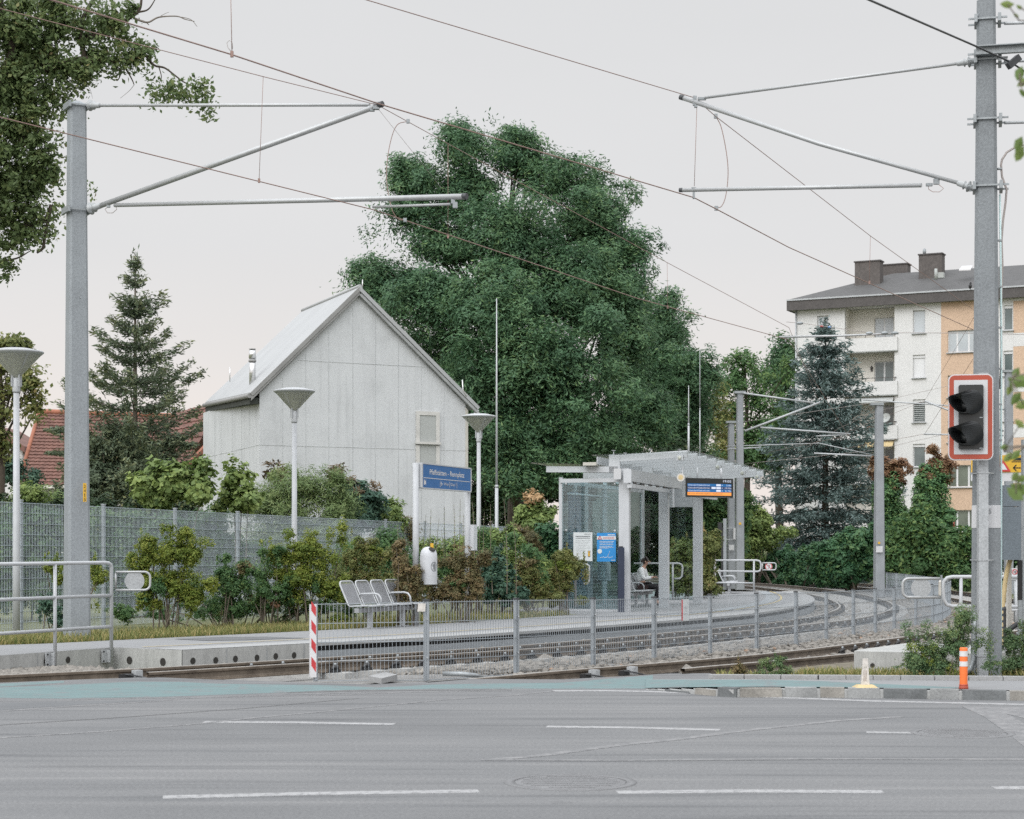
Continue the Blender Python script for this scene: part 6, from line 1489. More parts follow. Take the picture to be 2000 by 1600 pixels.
# concrete cable trough
ca, cb2, cc = GR(1668, 1310, .0), GR(1757, 1312, .0), GR(1900, 1312, 0)
hT = (1310 - 1272) * ca.y / F_PX; dT = Vector((.52, .85, 0))
q = [ca, GR(1940, 1317, 0), GR(1940, 1317, 0) + dT * 1.6, ca + dT * 2.2]
o = thing('concrete_trough', 'pale concrete block with a round hole beside the near rail', 'concrete block', ca)
b_ = [Vector((v.x, v.y, -.12)) for v in q]; tp = [v + Z * (hT + .12) for v in b_]; ins = [v.lerp(sum(tp, Vector()) / 4, .05) + Z * .02 for v in tp]
part('block', MB().add(b_ + tp + ins, [(0, 1, 5, 4), (1, 2, 6, 5), (2, 3, 7, 6), (3, 0, 4, 7), (4, 5, 9, 8), (5, 6, 10, 9), (6, 7, 11, 10), (7, 4, 8, 11), (8, 9, 10, 11)]), M['cwall'], o)
hc = ca.lerp(q[1], (1705 - 1668) / (1940 - 1668)); hc.z = EYE - (1300 - HOR) * hc.y / F_PX; hd2 = (q[1] - ca).normalized(); hn2 = Vector((hd2.y, -hd2.x, 0))
part('hole', MB().lathe(hc, [(.032, -.002), (.032, .004)], 18, hn2), M['hole'], o); part('hole_rim', MB().lathe(hc, [(.055, -.002), (.05, .002)], 18, hn2), M['sleeper'], o)
# cabinet, poles and cables at the right edge
Yc = 25.2
o = thing('switch_cabinet', 'grey steel cabinet hung on a post right of the mast', 'cabinet', P(1973, 1090, Yc))
part('body', MB().frame_box(P(1972, 1042, Yc), (1, 0, 0), (0, 1, 0), Z, .235, .3, 103 * Yc / F_PX), M['cabinet'], o); part('upper_body', MB().frame_box(P(1972, 969, Yc), (1, 0, 0), (0, 1, 0), Z, .235, .3, 41 * Yc / F_PX), M['cabinet'], o)
o2 = thing('cabinet_post', 'pale square post beside the grey cabinet at the right edge', 'post', P(1992, 1330, Yc))
part('post', MB().frame_box((P(1992, 962, Yc) + P(1992, 1094, Yc)) / 2, (1, 0, 0), (0, 1, 0), Z, .06, .06, 132 * Yc / F_PX), M['galv_light'], o2); part('sleeve', MB().frame_box((P(1992, 1094, Yc) + P(1992, 1172, Yc)) / 2, (1, 0, 0), (0, 1, 0), Z, .055, .055, 78 * Yc / F_PX), M['black'], o2)
part('foot', MB().frame_box((P(1992, 1172, Yc) + P(1992, 1320, Yc)) / 2, (1, 0, 0), (0, 1, 0), Z, .05, .05, 148 * Yc / F_PX), M['galv'], o2)
solo('timber_post', MB().frame_box((P(1969, 1096, Yc + .3) + P(1972, 1290, Yc + .3)) / 2, (1, 0, 0), (0, 1, 0), Z, .05, .1, 200 * Yc / F_PX), M['wood_pale'], 'pale weathered post under the grey cabinet', 'post', P(1970, 1290, Yc + .3))
solo('wide_post', MB().frame_box((P(2002, 850, Yc + 1) + P(2004, 1320, Yc + 1)) / 2, (1, 0, 0), (0, 1, 0), Z, .10, .1, 470 * Yc / F_PX), M['galv'], 'galvanised post cut off by the right picture edge', 'post', P(2003, 1320, Yc + 1))
for lab, pts, r, m in (('bundle of pale cables dropping from the grey cabinet', [(1974, 1092), (1966, 1120), (1961, 1160), (1958, 1200), (1958, 1260)], .03, 'pale_yellow'), ('black hose running down below the grey cabinet', [(1960, 1185), (1960, 1230), (1961, 1270), (1966, 1300)], .035, 'cable'), ('black corrugated hose arching out of the weeds at the right edge', [(1964, 1240), (1974, 1228), (1986, 1220), (1998, 1216), (2015, 1216)], .034, 'cable'), ('black hose bending down at the right edge', [(2006, 1222), (1994, 1240), (1986, 1262), (1982, 1290)], .034, 'cable')):
    q = catmull([tuple(P(x, y, Yc + .1)) for x, y in pts], 8); rads = [r * (1 + (.12 if i % 2 else 0)) for i in range(len(q))]; solo('cable_hose', MB().tube([Vector(v) for v in q], rads, 8), M[m], lab, 'cable', tuple(q[0]))
# detour board behind the mast
Yd = 40; o = thing('detour_sign', 'yellow and white road sign board with a left arrow behind the mast', 'road sign', P(1950, 1100, Yd)); dcx = P(1957, 902.5, Yd); n_ = Vector((0, -1, 0))
part('board', MB().frame_box(P(1957, 912, Yd), (1, 0, 0), (0, 1, 0), Z, 1.35, .03, .62), M['plate_white'], o); part('yellow_field', MB().frame_box(P(1957, 906, Yd - .02), (1, 0, 0), (0, 1, 0), Z, 1.34, .01, .375), M['yellow'], o)
mb = MB(); c = P(1986, 914, Yd - .03); mb.frame_box(c + Vector((.01, 0, 0)), (1, 0, 0), (0, 1, 0), Z, .15, .004, .022)
for a in (1, -1): mb.frame_box(c + Vector((-.045, 0, a * .03)), (.7, 0, a * .7), (0, 1, 0), (-a * .7, 0, .7), .10, .004, .022)
part('arrow', mb, M['black'], o)
mb = MB(); c = P(1992, 897, Yd - .03); mb.prism([c + Vector((-.16, 0, -.03)), c + Vector((.2, 0, -.03)), c + Vector((.2, 0, .05)), c + Vector((-.06, 0, .03))], (0, .004, 0)); mb.frame_box(c + Vector((0, 0, -.055)), (1, 0, 0), (0, 1, 0), Z, .36, .004, .016); part('car_pictogram', mb, M['black'], o)
part('post', MB().frame_box((P(1930, 888, Yd + .05) + P(1930, 1200, Yd + .05)) / 2, (1, 0, 0), (0, 1, 0), Z, .06, .06, 3.5), M['galv'], o)
c = P(1959, 913, Yd - .05); o = thing('warning_sign', 'red bordered white warning triangle beside the yellow sign board', 'road sign', c); T = [c + Vector((0, 0, .17)), c + Vector((-.17, 0, -.09)), c + Vector((.17, 0, -.09))]
part('plate', MB().prism(T, (0, .01, 0)), M['red'], o); cc = sum(T, Vector()) / 3; part('field', MB().prism([cc + (t - cc) * .55 + Vector((0, -.004, 0)) for t in T], (0, .003, 0)), M['white'], o)
o = thing('pedestrian_sign', 'small round no-pedestrians sign right of the cabinet cables', 'sign', P(1982, 1117, 33)); part('plate', MB().frame_box(P(1982, 1117, 33), (1, 0, 0), (0, 1, 0), Z, .11, .01, .13), M['white'], o)
mb = MB(); c = P(1982, 1117, 32.98); m_ = 24; A = [c + Vector((math.cos(6.283 * i / m_), 0, math.sin(6.283 * i / m_))) * .05 for i in range(m_)]; B = [c + (a - c) * .78 for a in A]; mb.add(A + B, [(i, (i + 1) % m_, m_ + (i + 1) % m_, m_ + i) for i in range(m_)]); mb.beam(c + Vector((-.03, 0, .03)), c + Vector((.03, 0, -.03)), .002, .01); part('red_ring', mb, M['red'], o)
part('dark_figure', MB().lathe(c + Vector((.01, 0, 0)), [(.018, 0), (.018, .002)], 10, (0, -1, 0)), M['ink'], o); part('post', MB().cyl(P(1982, 1120, 33.05), P(1982, 1215, 33.05), .02, n=8), M['galv'], o)
o = thing('handrail', 'pale two-bar handrail at the right picture edge beyond the cabinet', 'handrail', P(1976, 1230, 32)); part('top_rail', MB().tube([P(1974, 1131, 32), P(2060, 1132, 32)], .03, 8), M['paint_rail'], o); part('lower_rail', MB().tube([P(1974, 1191, 32), P(2060, 1193, 32)], .03, 8), M['paint_rail'], o); part('post', MB().tube([P(1985, 1131, 32), P(1985, 1230, 32)], .025, 8), M['paint_rail'], o)
struct('crossing_path', MB().poly([GR(1975, 1290, -.06), GR(2300, 1290, -.06), Vector((14, 34, -.1)), Vector((9.6, 33.5, -.1))]), M['path'])
# conduit stub, slab and box beside the fence foot
q = GR(890, 1318, -.02); solo('conduit_pipe', MB().tube([GR(866, 1316, .03), GR(900, 1316.5, .035), GR(925, 1319, .02), GR(942, 1322, -.02)], [.03, .032, .03, .02], 10), M['galv'], 'grey plastic pipe lying on the stones beside the fence', 'pipe', q)
a = GR(720, 1329, -.06); solo('stone_slab', MB().prism([GR(720, 1331, -.06), GR(745, 1336, -.06), GR(776, 1328, -.06), GR(752, 1323, -.06)], (0, 0, .07)), M['kerb_pale'], 'loose pale kerb slab lying at the fence foot by the second post', 'stone slab', a)
# ================================================================== concrete house
HC = P(507, 1064, 59.0); HC.z = -.1                         # near left corner
e1 = Vector((-333 - 1000, F_PX, 0)).normalized()            # along the side wall, away from us
e2 = Vector((7400 - 1000, F_PX, 0)).normalized()            # along the gable
def tcol(o, d, px): k = (px - 1000) / F_PX; return (k * o.y - o.x) / (d.x - k * d.y)
GW = tcol(HC, e2, 909); DP = tcol(HC, e1, 397); tA = tcol(HC, e2, 701)
def H_(t, d=0, z=0): v = HC + e2 * t + e1 * d; return Vector((v.x, v.y, z))
zeL = pxz(768, H_(0).y); zeR = pxz(789, H_(GW).y); zA = pxz(577, H_(tA).y)
hs = thing('concrete_house', 'pale fair-faced concrete house with a steep gable and bright metal roof', 'house', H_(GW / 2, DP / 2, 0))
w3 = .3
part('gable_wall', MB().prism([H_(0, 0, -.3), H_(GW, 0, -.3), H_(GW, 0, zeR), H_(tA, 0, zA), H_(0, 0, zeL)], e1 * w3), M['house_concrete'], hs)
dv = Vector((e2.x, e2.y, 0))
part('side_wall', MB().prism([H_(0, w3, -.3), H_(0, DP, -.3), H_(0, DP, zeL), H_(0, w3, zeL)], e2 * w3), M['house_side'], hs)
part('side_wall', MB().prism([H_(GW, w3, -.3), H_(GW, DP, -.3), H_(GW, DP, zeR), H_(GW, w3, zeR)], -e2 * w3), M['house_side'], hs)
part('rear_wall', MB().prism([H_(w3, DP - w3, -.3), H_(GW - w3, DP - w3, -.3), H_(GW - w3, DP - w3, zeR), H_(tA, DP - w3, zA - .2), H_(w3, DP - w3, zeL)], e1 * w3), M['house_side'], hs)
# roof: two slabs; the left one runs out past the wall, its ridge dips to the rear
th = .16; oh = .28
rR0 = H_(tA, -.12, pxz(566, H_(tA).y)); rb_ = P(591, 612, H_(tA, DP).y + .2)
slR = (zeR - zA) / (GW - tA); slL = (zA - zeL) / tA
def up(v, z): return Vector((v.x, v.y, v.z + z))
eL0 = H_(-.32, -.12, zeL - slL * .32 + .22); eL1 = P(401, 791, H_(-.32, DP).y)
gl = [rR0, rb_, eL1, eL0]
part('roof', MB().prism(gl, (0, 0, .10)), M['roof_sheet'], hs)
eR0 = H_(GW + .45, -.12, zeR + slR * .45 + .24); eR1 = H_(GW + .45, DP + .2, zeR + slR * .45 + .24)
part('roof', MB().prism([rR0, eR0, eR1, rb_], (0, 0, .10)), M['roof_sheet'], hs)
part('verge', MB().prism([up(rR0, .0), up(eL0, .0), up(eL0, -.17), up(rR0, -.17)], e1 * .10 - e1 * .13).beam(up(rR0, .02) - e1 * .03, up(eL0, .02) - e1 * .03, .05, .12), M['roof_edge'], hs)
part('verge', MB().beam(up(rR0, -.0) - e1 * .04, up(eR0, .0) - e1 * .04, .06, .12), M['roof_sheet'], hs)
part('verge_shadow_gap', MB().beam(up(rR0, -.17), up(eR0, -.17), .10, .09), M['joint'], hs)
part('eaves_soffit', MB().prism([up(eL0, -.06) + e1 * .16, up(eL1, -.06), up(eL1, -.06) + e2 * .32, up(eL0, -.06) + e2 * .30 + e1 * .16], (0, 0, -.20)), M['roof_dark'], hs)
part('gutter', MB().tube([up(eL0, -.02) - e2 * .05, up(eL1, -.02) - e2 * .05], .075, 10), M['roof_edge'], hs)
sg0 = P(545, 724, H_(.6, .5).y); 
q0 = P(537, 722, H_(.5).y + .2); q1 = P(402, 798, H_(-.2, DP).y - .3)
part('snow_guard', MB().beam(P(538, 723, H_(.45, .4).y), P(415, 786, H_(.1, DP - .5).y), .05, .20), M['shutter'], hs)
part('ridge_cap', MB().tube([up(rR0, .1), up(rb_, .1)], .07, 8), M['roof_sheet'], hs)
fl_ = part('flue', MB().tube([P(493, 752, 61), P(493, 700, 61)], .105, 18).tube([P(493, 700, 61), P(493, 684, 61)], [.125, .105], 18), M['steel'], hs)
part('flue_band', MB().lathe(P(493, 707, 61), [(.13, 0), (.13, .07)], 18).lathe(P(493, 683, 61), [(.11, 0), (.11, .03)], 18), M['roof_edge'], fl_)
part('drain_pipe', MB().tube([eR0 + Vector((0, .3, -.05)), H_(GW + .12, .25, zeR - .5), H_(GW + .12, .25, -.2)], .045, 10), M['steel'], hs)
part('corner_trim', MB().prism([H_(GW, -.012, -.2), H_(GW + .10, -.012, -.2), H_(GW + .10, -.012, zeR - .22), H_(GW, -.012, zeR - .12)], e1 * .2), M['wood_pale'], hs)
part('lightning_rod', MB().tube([P(903, 742, 61), P(904, 762, 61), P(911, 775, 61)], .02, 6).tube([P(449, 717, 66), P(449, 746, 66)], .018, 6).tube([P(708, 546, 61), P(708, 566, 61)], .015, 6), M['steel'], hs)
# formwork joints
mb = MB()
def gz(t, z0, z1): return mb.frame_box(H_(t, -.003, (z0 + z1) / 2), e2, e1, Z, .012, .008, z1 - z0)
zj1, zj2 = pxz(869, H_(0).y), pxz(706, H_(tA * .6).y)
for px in (552, 597, 642, 689, 733, 778, 823, 867): 
    t = tcol(HC, e2, px); zr = zeL + slL * t if t < tA else zA + slR * (t - tA); gz(t, .5, zr - .2)
for z, a, b in ((zj1, 0, GW), (zj2, (zj2 - zeL) / slL + .15, tA + (zj2 - zA) / slR - .15)): mb.frame_box(H_((a + b) / 2, -.003, z), e2, e1, Z, b - a, .008, .018)
ns = Vector((-e1.y, e1.x, 0))
for px in (420, 430, 433, 454, 472, 488): d = tcol(HC, e1, px); mb.frame_box(H_(0, d, (zeL + .3) / 2) - e2 * .003, e1, e2, Z, .014, .008, zeL - .9)
mb.frame_box(H_(0, DP / 2, zj1) - e2 * .003, e1, e2, Z, DP, .008, .018)
part('formwork_joint', mb, M['fine_joint'], hs)
# shuttered window
t0, t1, u0, u1 = tcol(HC, e2, 812), tcol(HC, e2, 858), tcol(HC, e2, 819), tcol(HC, e2, 851)
yw = H_(t0).y; za, zb_, zc = pxz(803, yw), pxz(864, yw), pxz(950, yw)
def gbox(a, b, z0, z1, dep, out=.0): return MB().frame_box(H_((a + b) / 2, -out - dep / 2, (z0 + z1) / 2), e2, e1, Z, b - a, dep, z1 - z0)
wdw = part('window', gbox(u0, u1, zc, za - .1, .03), M['shutter'], hs)
fm = gbox(t0, u0, zc, zb_ - .1, .06)
for a, b, c, d in ((u1, t1, zc, zb_ - .1), (t0, u0 - .0, zb_ + .02, za), (u1, t1, zb_ + .02, za), (u0, u1, za - .13, za)): g_ = gbox(a, b, c, d, .055); fm.add(g_.v, g_.f)
part('frame', fm, M['frame_pale'], wdw); part('rail', gbox(t0 - .03, t1 + .03, zb_ - .06, zb_ + .02, .12), M['frame_pale'], wdw)

# ================================================================== red roofed houses at left
def tiled_plane(mb, a, b, c, d, rows, cols, lift=.05):
    """a-b is the eave, d-c the ridge side; rows of lapped tiles"""
    n = (b - a).cross(d - a).normalized(); n = n if n.z > 0 else -n
    for i in range(rows):
        t0, t1 = i / rows, (i + 1) / rows
        L0, R0, L1, R1 = a.lerp(d, t0), b.lerp(c, t0), a.lerp(d, t1), b.lerp(c, t1)
        V = []; m = cols * 2
        for r_, (l, rr2), li in ((0, (L0, R0), lift), (1, (L1, R1), .0)):
            for k in range(m + 1): V.append(l.lerp(rr2, k / m) + n * (li + (.035 if k % 2 else 0)))
        V += [L0.lerp(R0, k / m) - n * .0 for k in range(m + 1)]
        mb.add(V, [(k, k + 1, m + 1 + k + 1, m + 1 + k) for k in range(m)] + [(2 * m + 2 + k, 2 * m + 2 + k + 1, k + 1, k) for k in range(m)])
    return mb
YR1 = 90
h1 = thing('tiled_house', 'white house with a dark red tiled hipped roof behind the left mast', 'house', P(200, 1080, YR1 + 4))
r0, r1 = P(77, 806, YR1 + 3.2), P(372, 816, YR1 + 3.2)
e0_, e1_ = P(36, 948, YR1), P(400, 952, YR1)
part('roof', tiled_plane(MB(), e0_, e1_, r1, r0, 22, 34), M['tile'], h1)
rear0, rear1 = P(60, 948, YR1 + 7), P(380, 952, YR1 + 7)
part('roof', MB().poly([e0_, r0, rear0]).poly([r0, r1, rear1, rear0]).poly([e1_, r1, rear1]), M['tile'], h1, 'plain rear and hip slopes')
part('ridge_tile', MB().tube([r0 + Z * .06, r1 + Z * .06], .13, 8).tube([r0 + Z * .05, e0_ + Z * .05], .11, 8), M['tile_bright'], h1)
part('wall', MB().prism([Vector((v.x, v.y + .6, -.4)) for v in (P(45, 950, YR1), P(395, 950, YR1), P(380, 950, YR1 + 6.5), P(60, 950, YR1 + 6.5))], (0, 0, e0_.z + .35)), M['plaster'], h1)
part('eaves_board', MB().beam(e0_ - Z * .06, e1_ - Z * .06, .16, .14), M['plaster_cream'], h1)
h0 = thing('white_house', 'pale rendered house wall half hidden behind the left lamp and tree', 'house', P(-40, 1080, 96)); part('wall', MB().prism([P(-160, 1075, 96), P(44, 1075, 96), P(44, 880, 96), P(-30, 840, 96), P(-160, 880, 96)], (0, 6, 0)), M['plaster'], h0)
part('roof', MB().prism([P(-165, 884, 95.7), P(-30, 836, 95.7), P(-30, 826, 95.7), P(-165, 870, 95.7)], (0, 6.6, 0)).prism([P(-30, 836, 95.7), P(48, 884, 95.7), P(48, 872, 95.7), P(-30, 826, 95.7)], (0, 6.6, 0)), M['tile'], h0)
Yb2 = 84
h2 = thing('tiled_house', 'house with an orange verge on its red tiled roof beside the concrete house', 'house', P(380, 1080, Yb2 + 2))
a, b, c, d = P(300, 905, Yb2), P(364, 918, Yb2), P(430, 780, Yb2 + 4), P(372, 798, Yb2 + 4)
part('roof', tiled_plane(MB(), P(270, 918, Yb2), P(362, 917, Yb2), P(432, 782, Yb2 + 4.2), P(345, 806, Yb2 + 4.2), 11, 9), M['tile'], h2)
part('roof', MB().poly([P(345, 806, Yb2 + 4.2), P(432, 782, Yb2 + 4.2), P(470, 900, Yb2 + 8), P(380, 910, Yb2 + 8)]), M['tile'], h2)
part('verge_tile', MB().beam(P(362, 917, Yb2 - .1), P(432, 842, Yb2 - .1 + 1.6), .2, .24), M['tile_bright'], h2)
part('wall', MB().prism([P(366, 1075, Yb2 + .3), P(470, 1075, Yb2 + .3), P(470, 870, Yb2 + .3), P(430, 868, Yb2 + .3), P(366, 925, Yb2 + .3)], (0, 5, 0)), M['plaster'], h2)

# ================================================================== apartment block
AY = 124.0; AO = P(1553, 1110, AY); AO.z = -.4
au = Vector((.897, -.442, 0)); av = Vector((.442, .897, 0))
def A(u, d=0, z=0): v = AO + au * u + av * d; return Vector((v.x, v.y, z))
def ua(px): return tcol(AO, au, px)
def za_(px, y): return pxz(y, A(ua(px)).y)
AL, AD = 24.0, 11.5
ap = thing('apartment_block', 'five storey white and apricot apartment block with slate roof', 'apartment building', A(AL / 2, AD / 2, 0))
zE = za_(1640, 602.5); zTop = za_(1640, 584); ub0, ub1, uo = ua(1650), ua(1747), ua(1838); uo2 = ua(1916); uw2 = ua(1957); 
ST = za_(1795, 651) - za_(1795, 738); zs = [za_(1795, 651) - ST * k for k in range(5)]      # window sills, top storey first
def wall(nm, u0, u1, z0, z1, d=0, th=.3, m='plaster'): return part(nm, MB().frame_box(A((u0 + u1) / 2, d + th / 2, (z0 + z1) / 2), au, av, Z, u1 - u0, th, z1 - z0), M[m], ap)
# front walls with real openings are built as piers and bands around each window
def wall_open(nm, u0, u1, z0, z1, ops, m, d=0, th=.3):
    us = sorted({u0, u1, *[o[0] for o in ops], *[o[1] for o in ops]}); zz_ = sorted({z0, z1, *[o[2] for o in ops], *[o[3] for o in ops]}); mb = MB()
    for i in range(len(us) - 1):
        j = 0
        while j < len(zz_) - 1:
            um = (us[i] + us[i + 1]) / 2
            inside = lambda q: any(o[0] < um < o[1] and o[2] < (zz_[q] + zz_[q + 1]) / 2 < o[3] for o in ops)
            if inside(j): j += 1; continue
            k = j
            while k + 1 < len(zz_) - 1 and not inside(k + 1): k += 1
            mb.frame_box(A(um, d + th / 2, (zz_[j] + zz_[k + 1]) / 2), au, av, Z, us[i + 1] - us[i], th, zz_[k + 1] - zz_[j]); j = k + 1
    return part(nm, mb, M[m], ap)
def window(u0, u1, z0, z1, d=.12, panes=1, glass='pane', sill=True, blind=0, lab=None, lou=False):
    w = part('window', MB().frame_box(A((u0 + u1) / 2, d + .05, (z0 + z1) / 2), au, av, Z, u1 - u0, .04, z1 - z0), M['frame'], ap, lab)
    mb = MB(); n = len(panes) if hasattr(panes, '__len__') else panes; fr_ = panes if hasattr(panes, '__len__') else [1 / n] * n; x = u0
    for f_ in fr_:
        a_, b_ = x + .06, x + (u1 - u0) * f_ - .06; x += (u1 - u0) * f_; mb.frame_box(A((a_ + b_) / 2, d + .025, (z0 + z1) / 2), au, av, Z, b_ - a_, .012, z1 - z0 - .14)
    part('pane', mb, M[glass], w)
    if sill: part('sill', MB().frame_box(A((u0 + u1) / 2, -.05, z0 - .03), au, av, Z, u1 - u0 + .16, .16, .05), M['galv_light'], w)
    if blind: part('blind_box', MB().frame_box(A((u0 + u1) / 2, d - .01, z1 - .10), au, av, Z, u1 - u0, .05, .20), M['frame'], w)
    if lou:
        mb = MB()
        for k in range(11): mb.frame_box(A((u0 + u1) / 2, d - .01, z0 + .08 + (z1 - z0 - .1) * k / 11), au, (av * .8 + Z * .6).normalized(), (Z * .8 - av * .6).normalized(), u1 - u0 - .06, .07, .012)
        part('louvre', mb, M['shutter'], w)
    return w
wh = 1.5
left_w = (ua(1596), ua(1618)); mid_w = (ua(1783), ua(1807))
ops_l = [(*left_w, z - .05, z + wh) for z in zs]; ops_m = [(*mid_w, z, z + wh) for z in zs]
wall_open('front_wall', 0, ub0, -.4, zE, ops_l, 'plaster'); wall_open('front_wall', ub1, uo, -.4, zE, ops_m, 'plaster')
for k, z in enumerate(zs):
    window(*left_w, z - .05, z + wh, glass='pane_pale', sill=True)
    window(*mid_w, z, z + wh, glass=('pane_pale', 'frame', 'pane', 'pane', 'pane')[k], blind=k != 0, lou=k == 2)
# balcony bay
bd = 1.25
wall_b = []
for k, z in enumerate(zs):
    f0 = z - .95; a_, b_ = ua(1698), ua(1736)
    wall_b.append((a_, b_, f0 + .15, f0 + 2.25))
wall_open('balcony_rear_wall', ub0, ub1, -.4, zE, wall_b, 'plaster_cream', d=bd, th=.25)
wall('balcony_cheek', ub0 - .0, ub0 + .02, -.4, zE, .31, bd, 'plaster_cream'); wall('balcony_cheek', ub1 - .02, ub1, -.4, zE, .31, bd, 'plaster_cream')
for k, z in enumerate(zs):
    f0 = z - .95; a_, b_ = ua(1698), ua(1736)
    window(a_, b_, f0 + .15, f0 + 2.25, d=bd + .1, panes=2, glass='pane_pale' if k == 0 else 'pane', sill=False)
    bal = part('balcony', MB().frame_box(A((ub0 + ub1) / 2, (bd - .1) / 2, f0 - .02), au, av, Z, ub1 - ub0 - .01, bd + .1, .16), M['plaster'], ap)
    part('parapet', MB().frame_box(A((ub0 + ub1) / 2 + .06, -.08, f0 + .36), au, av, Z, ub1 - ub0 + .32, .14, .88), M['plaster'], bal)
    mb = MB().beam(A(ub0, -.05, f0 + 1.05), A(ub1 + .15, -.05, f0 + 1.05), .04, .04)
    for i in range(6): mb.frame_box(A(ub0 + .1 + (ub1 - ub0) * i / 5 * .98, -.05, f0 + .92), au, av, Z, .03, .03, .26)
    part('railing', mb, M['fascia'], bal)
    part('edge_flashing', MB().frame_box(A((ub0 + ub1) / 2 + .06, -.08, f0 - .12), au, av, Z, ub1 - ub0 + .36, .2, .05), M['shutter'], bal)
    if k == 1:
        for px in (1693, 1743): q = A(ua(px), bd - .06, f0 + 1.75); part('wall_lantern', MB().lathe(q, [(.02, -.16), (.07, -.08), (.09, .08), (.12, .1), (.03, .2), (.01, .26)], 8), M['fascia'], bal)
    if k in (2, 3): part('awning', MB().prism([A(ub0 + .1, .0, f0 + 2.62), A(ub1 - .05, .0, f0 + 2.62), A(ub1 - .05, -.35, f0 + 2.3), A(ub0 + .1, -.35, f0 + 2.3)], (0, 0, .05)), M['pale_yellow' if k == 3 else 'shutter'], bal)
    if k == 2:
        part('satellite_dish', MB().lathe(A(ub1 - .5, -.25, f0 + 1.25), [(.03, 0), (.25, .06), (.33, .11)], 16, Vector((-.5, -.75, .4)), caps=False), M['shutter'], bal)
        part('flower_box', MB().frame_box(A(ub1 - 1.3, -.26, f0 + .72), au, av, Z, 1.1, .2, .2), M['tile_bright'], bal)
# apricot stair bay
ops_o = []; zr_ = [za_(1878, 688) - ST * k for k in range(5)]
u0_, u1_ = ua(1851), ua(1905)
for z in zr_: ops_o.append((u0_, u1_, z, z + 1.43))
wall_open('stair_wall', uo, uo2, -.4, zE, ops_o, 'plaster_orange')
for k, z in enumerate(zr_):
    w = window(u0_, u1_, z, z + 1.43, panes=(.33, .42, .25), glass='pane_pale' if k == 0 else 'pane_green')
    if k == 4: part('extinguisher', MB().cyl(A(ua(1862), .08, z + .3), A(ua(1862), .08, z + .75), .07, n=8), M['red'], w)
u3, u4 = ua(1960), ua(1978)
ops_r = [(u3, u4, z - .1, z + wh) for z in zs]
wall_open('front_wall', uo2, ua(1979), -.4, zE, ops_r, 'plaster')
for k, z in enumerate(zs): window(u3, u4, z - .1, z + wh, glass='pane', blind=1)
for k in range(5):
    z = zs[k]; wall('apricot_panel', ua(1979) + .005, AL, z - .3, z + 1.75, .0, .3, 'plaster_orange'); wall('white_band', ua(1979) + .005, AL, z - 1.15, z - .3, .0, .3, 'plaster')
wall('front_wall', ua(1979) + .005, AL, -.4, zs[4] - 1.15, 0, .3); wall('front_wall', ua(1979) + .005, AL, zs[0] + 1.75, zE, 0, .3)
part('side_wall', MB().frame_box(A(.15, AD / 2 + .3, (zE - .4) / 2), au, av, Z, .3, AD - .6, zE + .4).frame_box(A(AL - .15, AD / 2 + .3, (zE - .4) / 2), au, av, Z, .3, AD - .6, zE + .4), M['plaster'], ap)
part('rear_wall', MB().frame_box(A(AL / 2, AD - .15, (zE - .4) / 2), au, av, Z, AL - .61, .3, zE + .4), M['plaster'], ap)
part('inner_floor', MB().frame_box(A(AL / 2, AD / 2 + 1.2, zE - .25), au, av, Z, AL - .7, AD - 3.2, .2), M['plaster'], ap)
part('down_pipe', MB().tube([A(.08, -.06, zE), A(.08, -.06, 0)], .06, 6), M['galv_light'], ap)
o_ = .55
def ring_(u0, u1, z0, z1): 
    mb = MB(); mb.frame_box(A((u0 + u1) / 2, -o_ + .1, (z0 + z1) / 2), au, av, Z, u1 - u0, .2, z1 - z0).frame_box(A(u0 + .1, AD / 2 + .1, (z0 + z1) / 2), au, av, Z, .2, AD + 2 * o_ - .4, z1 - z0)
    return mb.frame_box(A((u0 + u1) / 2, AD + o_ - .1, (z0 + z1) / 2), au, av, Z, u1 - u0 - .42, .2, z1 - z0)
part('fascia', ring_(-.42, AL + .5, zE - .02, zTop), M['fascia'], ap)
part('soffit', MB().frame_box(A(AL / 2, AD / 2, zE + .06), au, av, Z, AL + .5, AD + 2 * o_ - .45, .1), M['plaster'], ap)
zRg = za_(1900, 500); uR = ua(1790); rd = AD / 2
c0, c1, c2_, c3 = A(-.42, -o_, zTop), A(AL + .5, -o_, zTop), A(AL + .5, AD + o_, zTop), A(-.42, AD + o_, zTop); k0, k1 = A(5.2, rd, zRg), A(AL + .5, rd, zRg)
part('roof', MB().prism([c0, c1, k1, k0], (0, 0, .06)).prism([c3, c0, k0], (0, 0, .06)).prism([c2_, c3, k0, k1], (0, 0, .06)), M['eternit'], ap)
part('roof_edge_strip', MB().beam(c0 + Z * .04, c1 + Z * .04, .12, .10), M['galv_light'], ap)
for x0, x1, y0, y1, dd_, lb in ((1669, 1718, 511, 556, 2.6, None), (1722, 1772, 517, 545, 6.2, None), (1794, 1839, 497, 552, 3.4, None)):
    o = A(0, dd_, 0); ta, tb = tcol(o, au, x0), tcol(o, au, x1); pm_ = A((ta + tb) / 2, dd_, 0); zt_, zb2 = pxz(y0, pm_.y), pxz(y1, pm_.y) - .6
    ch = part('chimney', MB().frame_box(A((ta + tb) / 2, dd_ + .5, (zt_ + zb2) / 2), au, av, Z, (tb - ta), .9, zt_ - zb2), M['chimney'], ap); part('cap', MB().frame_box(A((ta + tb) / 2, dd_ + .5, zt_ + .04), au, av, Z, (tb - ta) + .12, 1.02, .08), M['fascia'], ch)
    if x0 == 1794: part('cowl', MB().lathe(A(ta + .3, dd_ + .4, zt_ + .08), [(.1, 0), (.12, .2), (.09, .36), (.02, .42)], 10), M['galv'], ch)
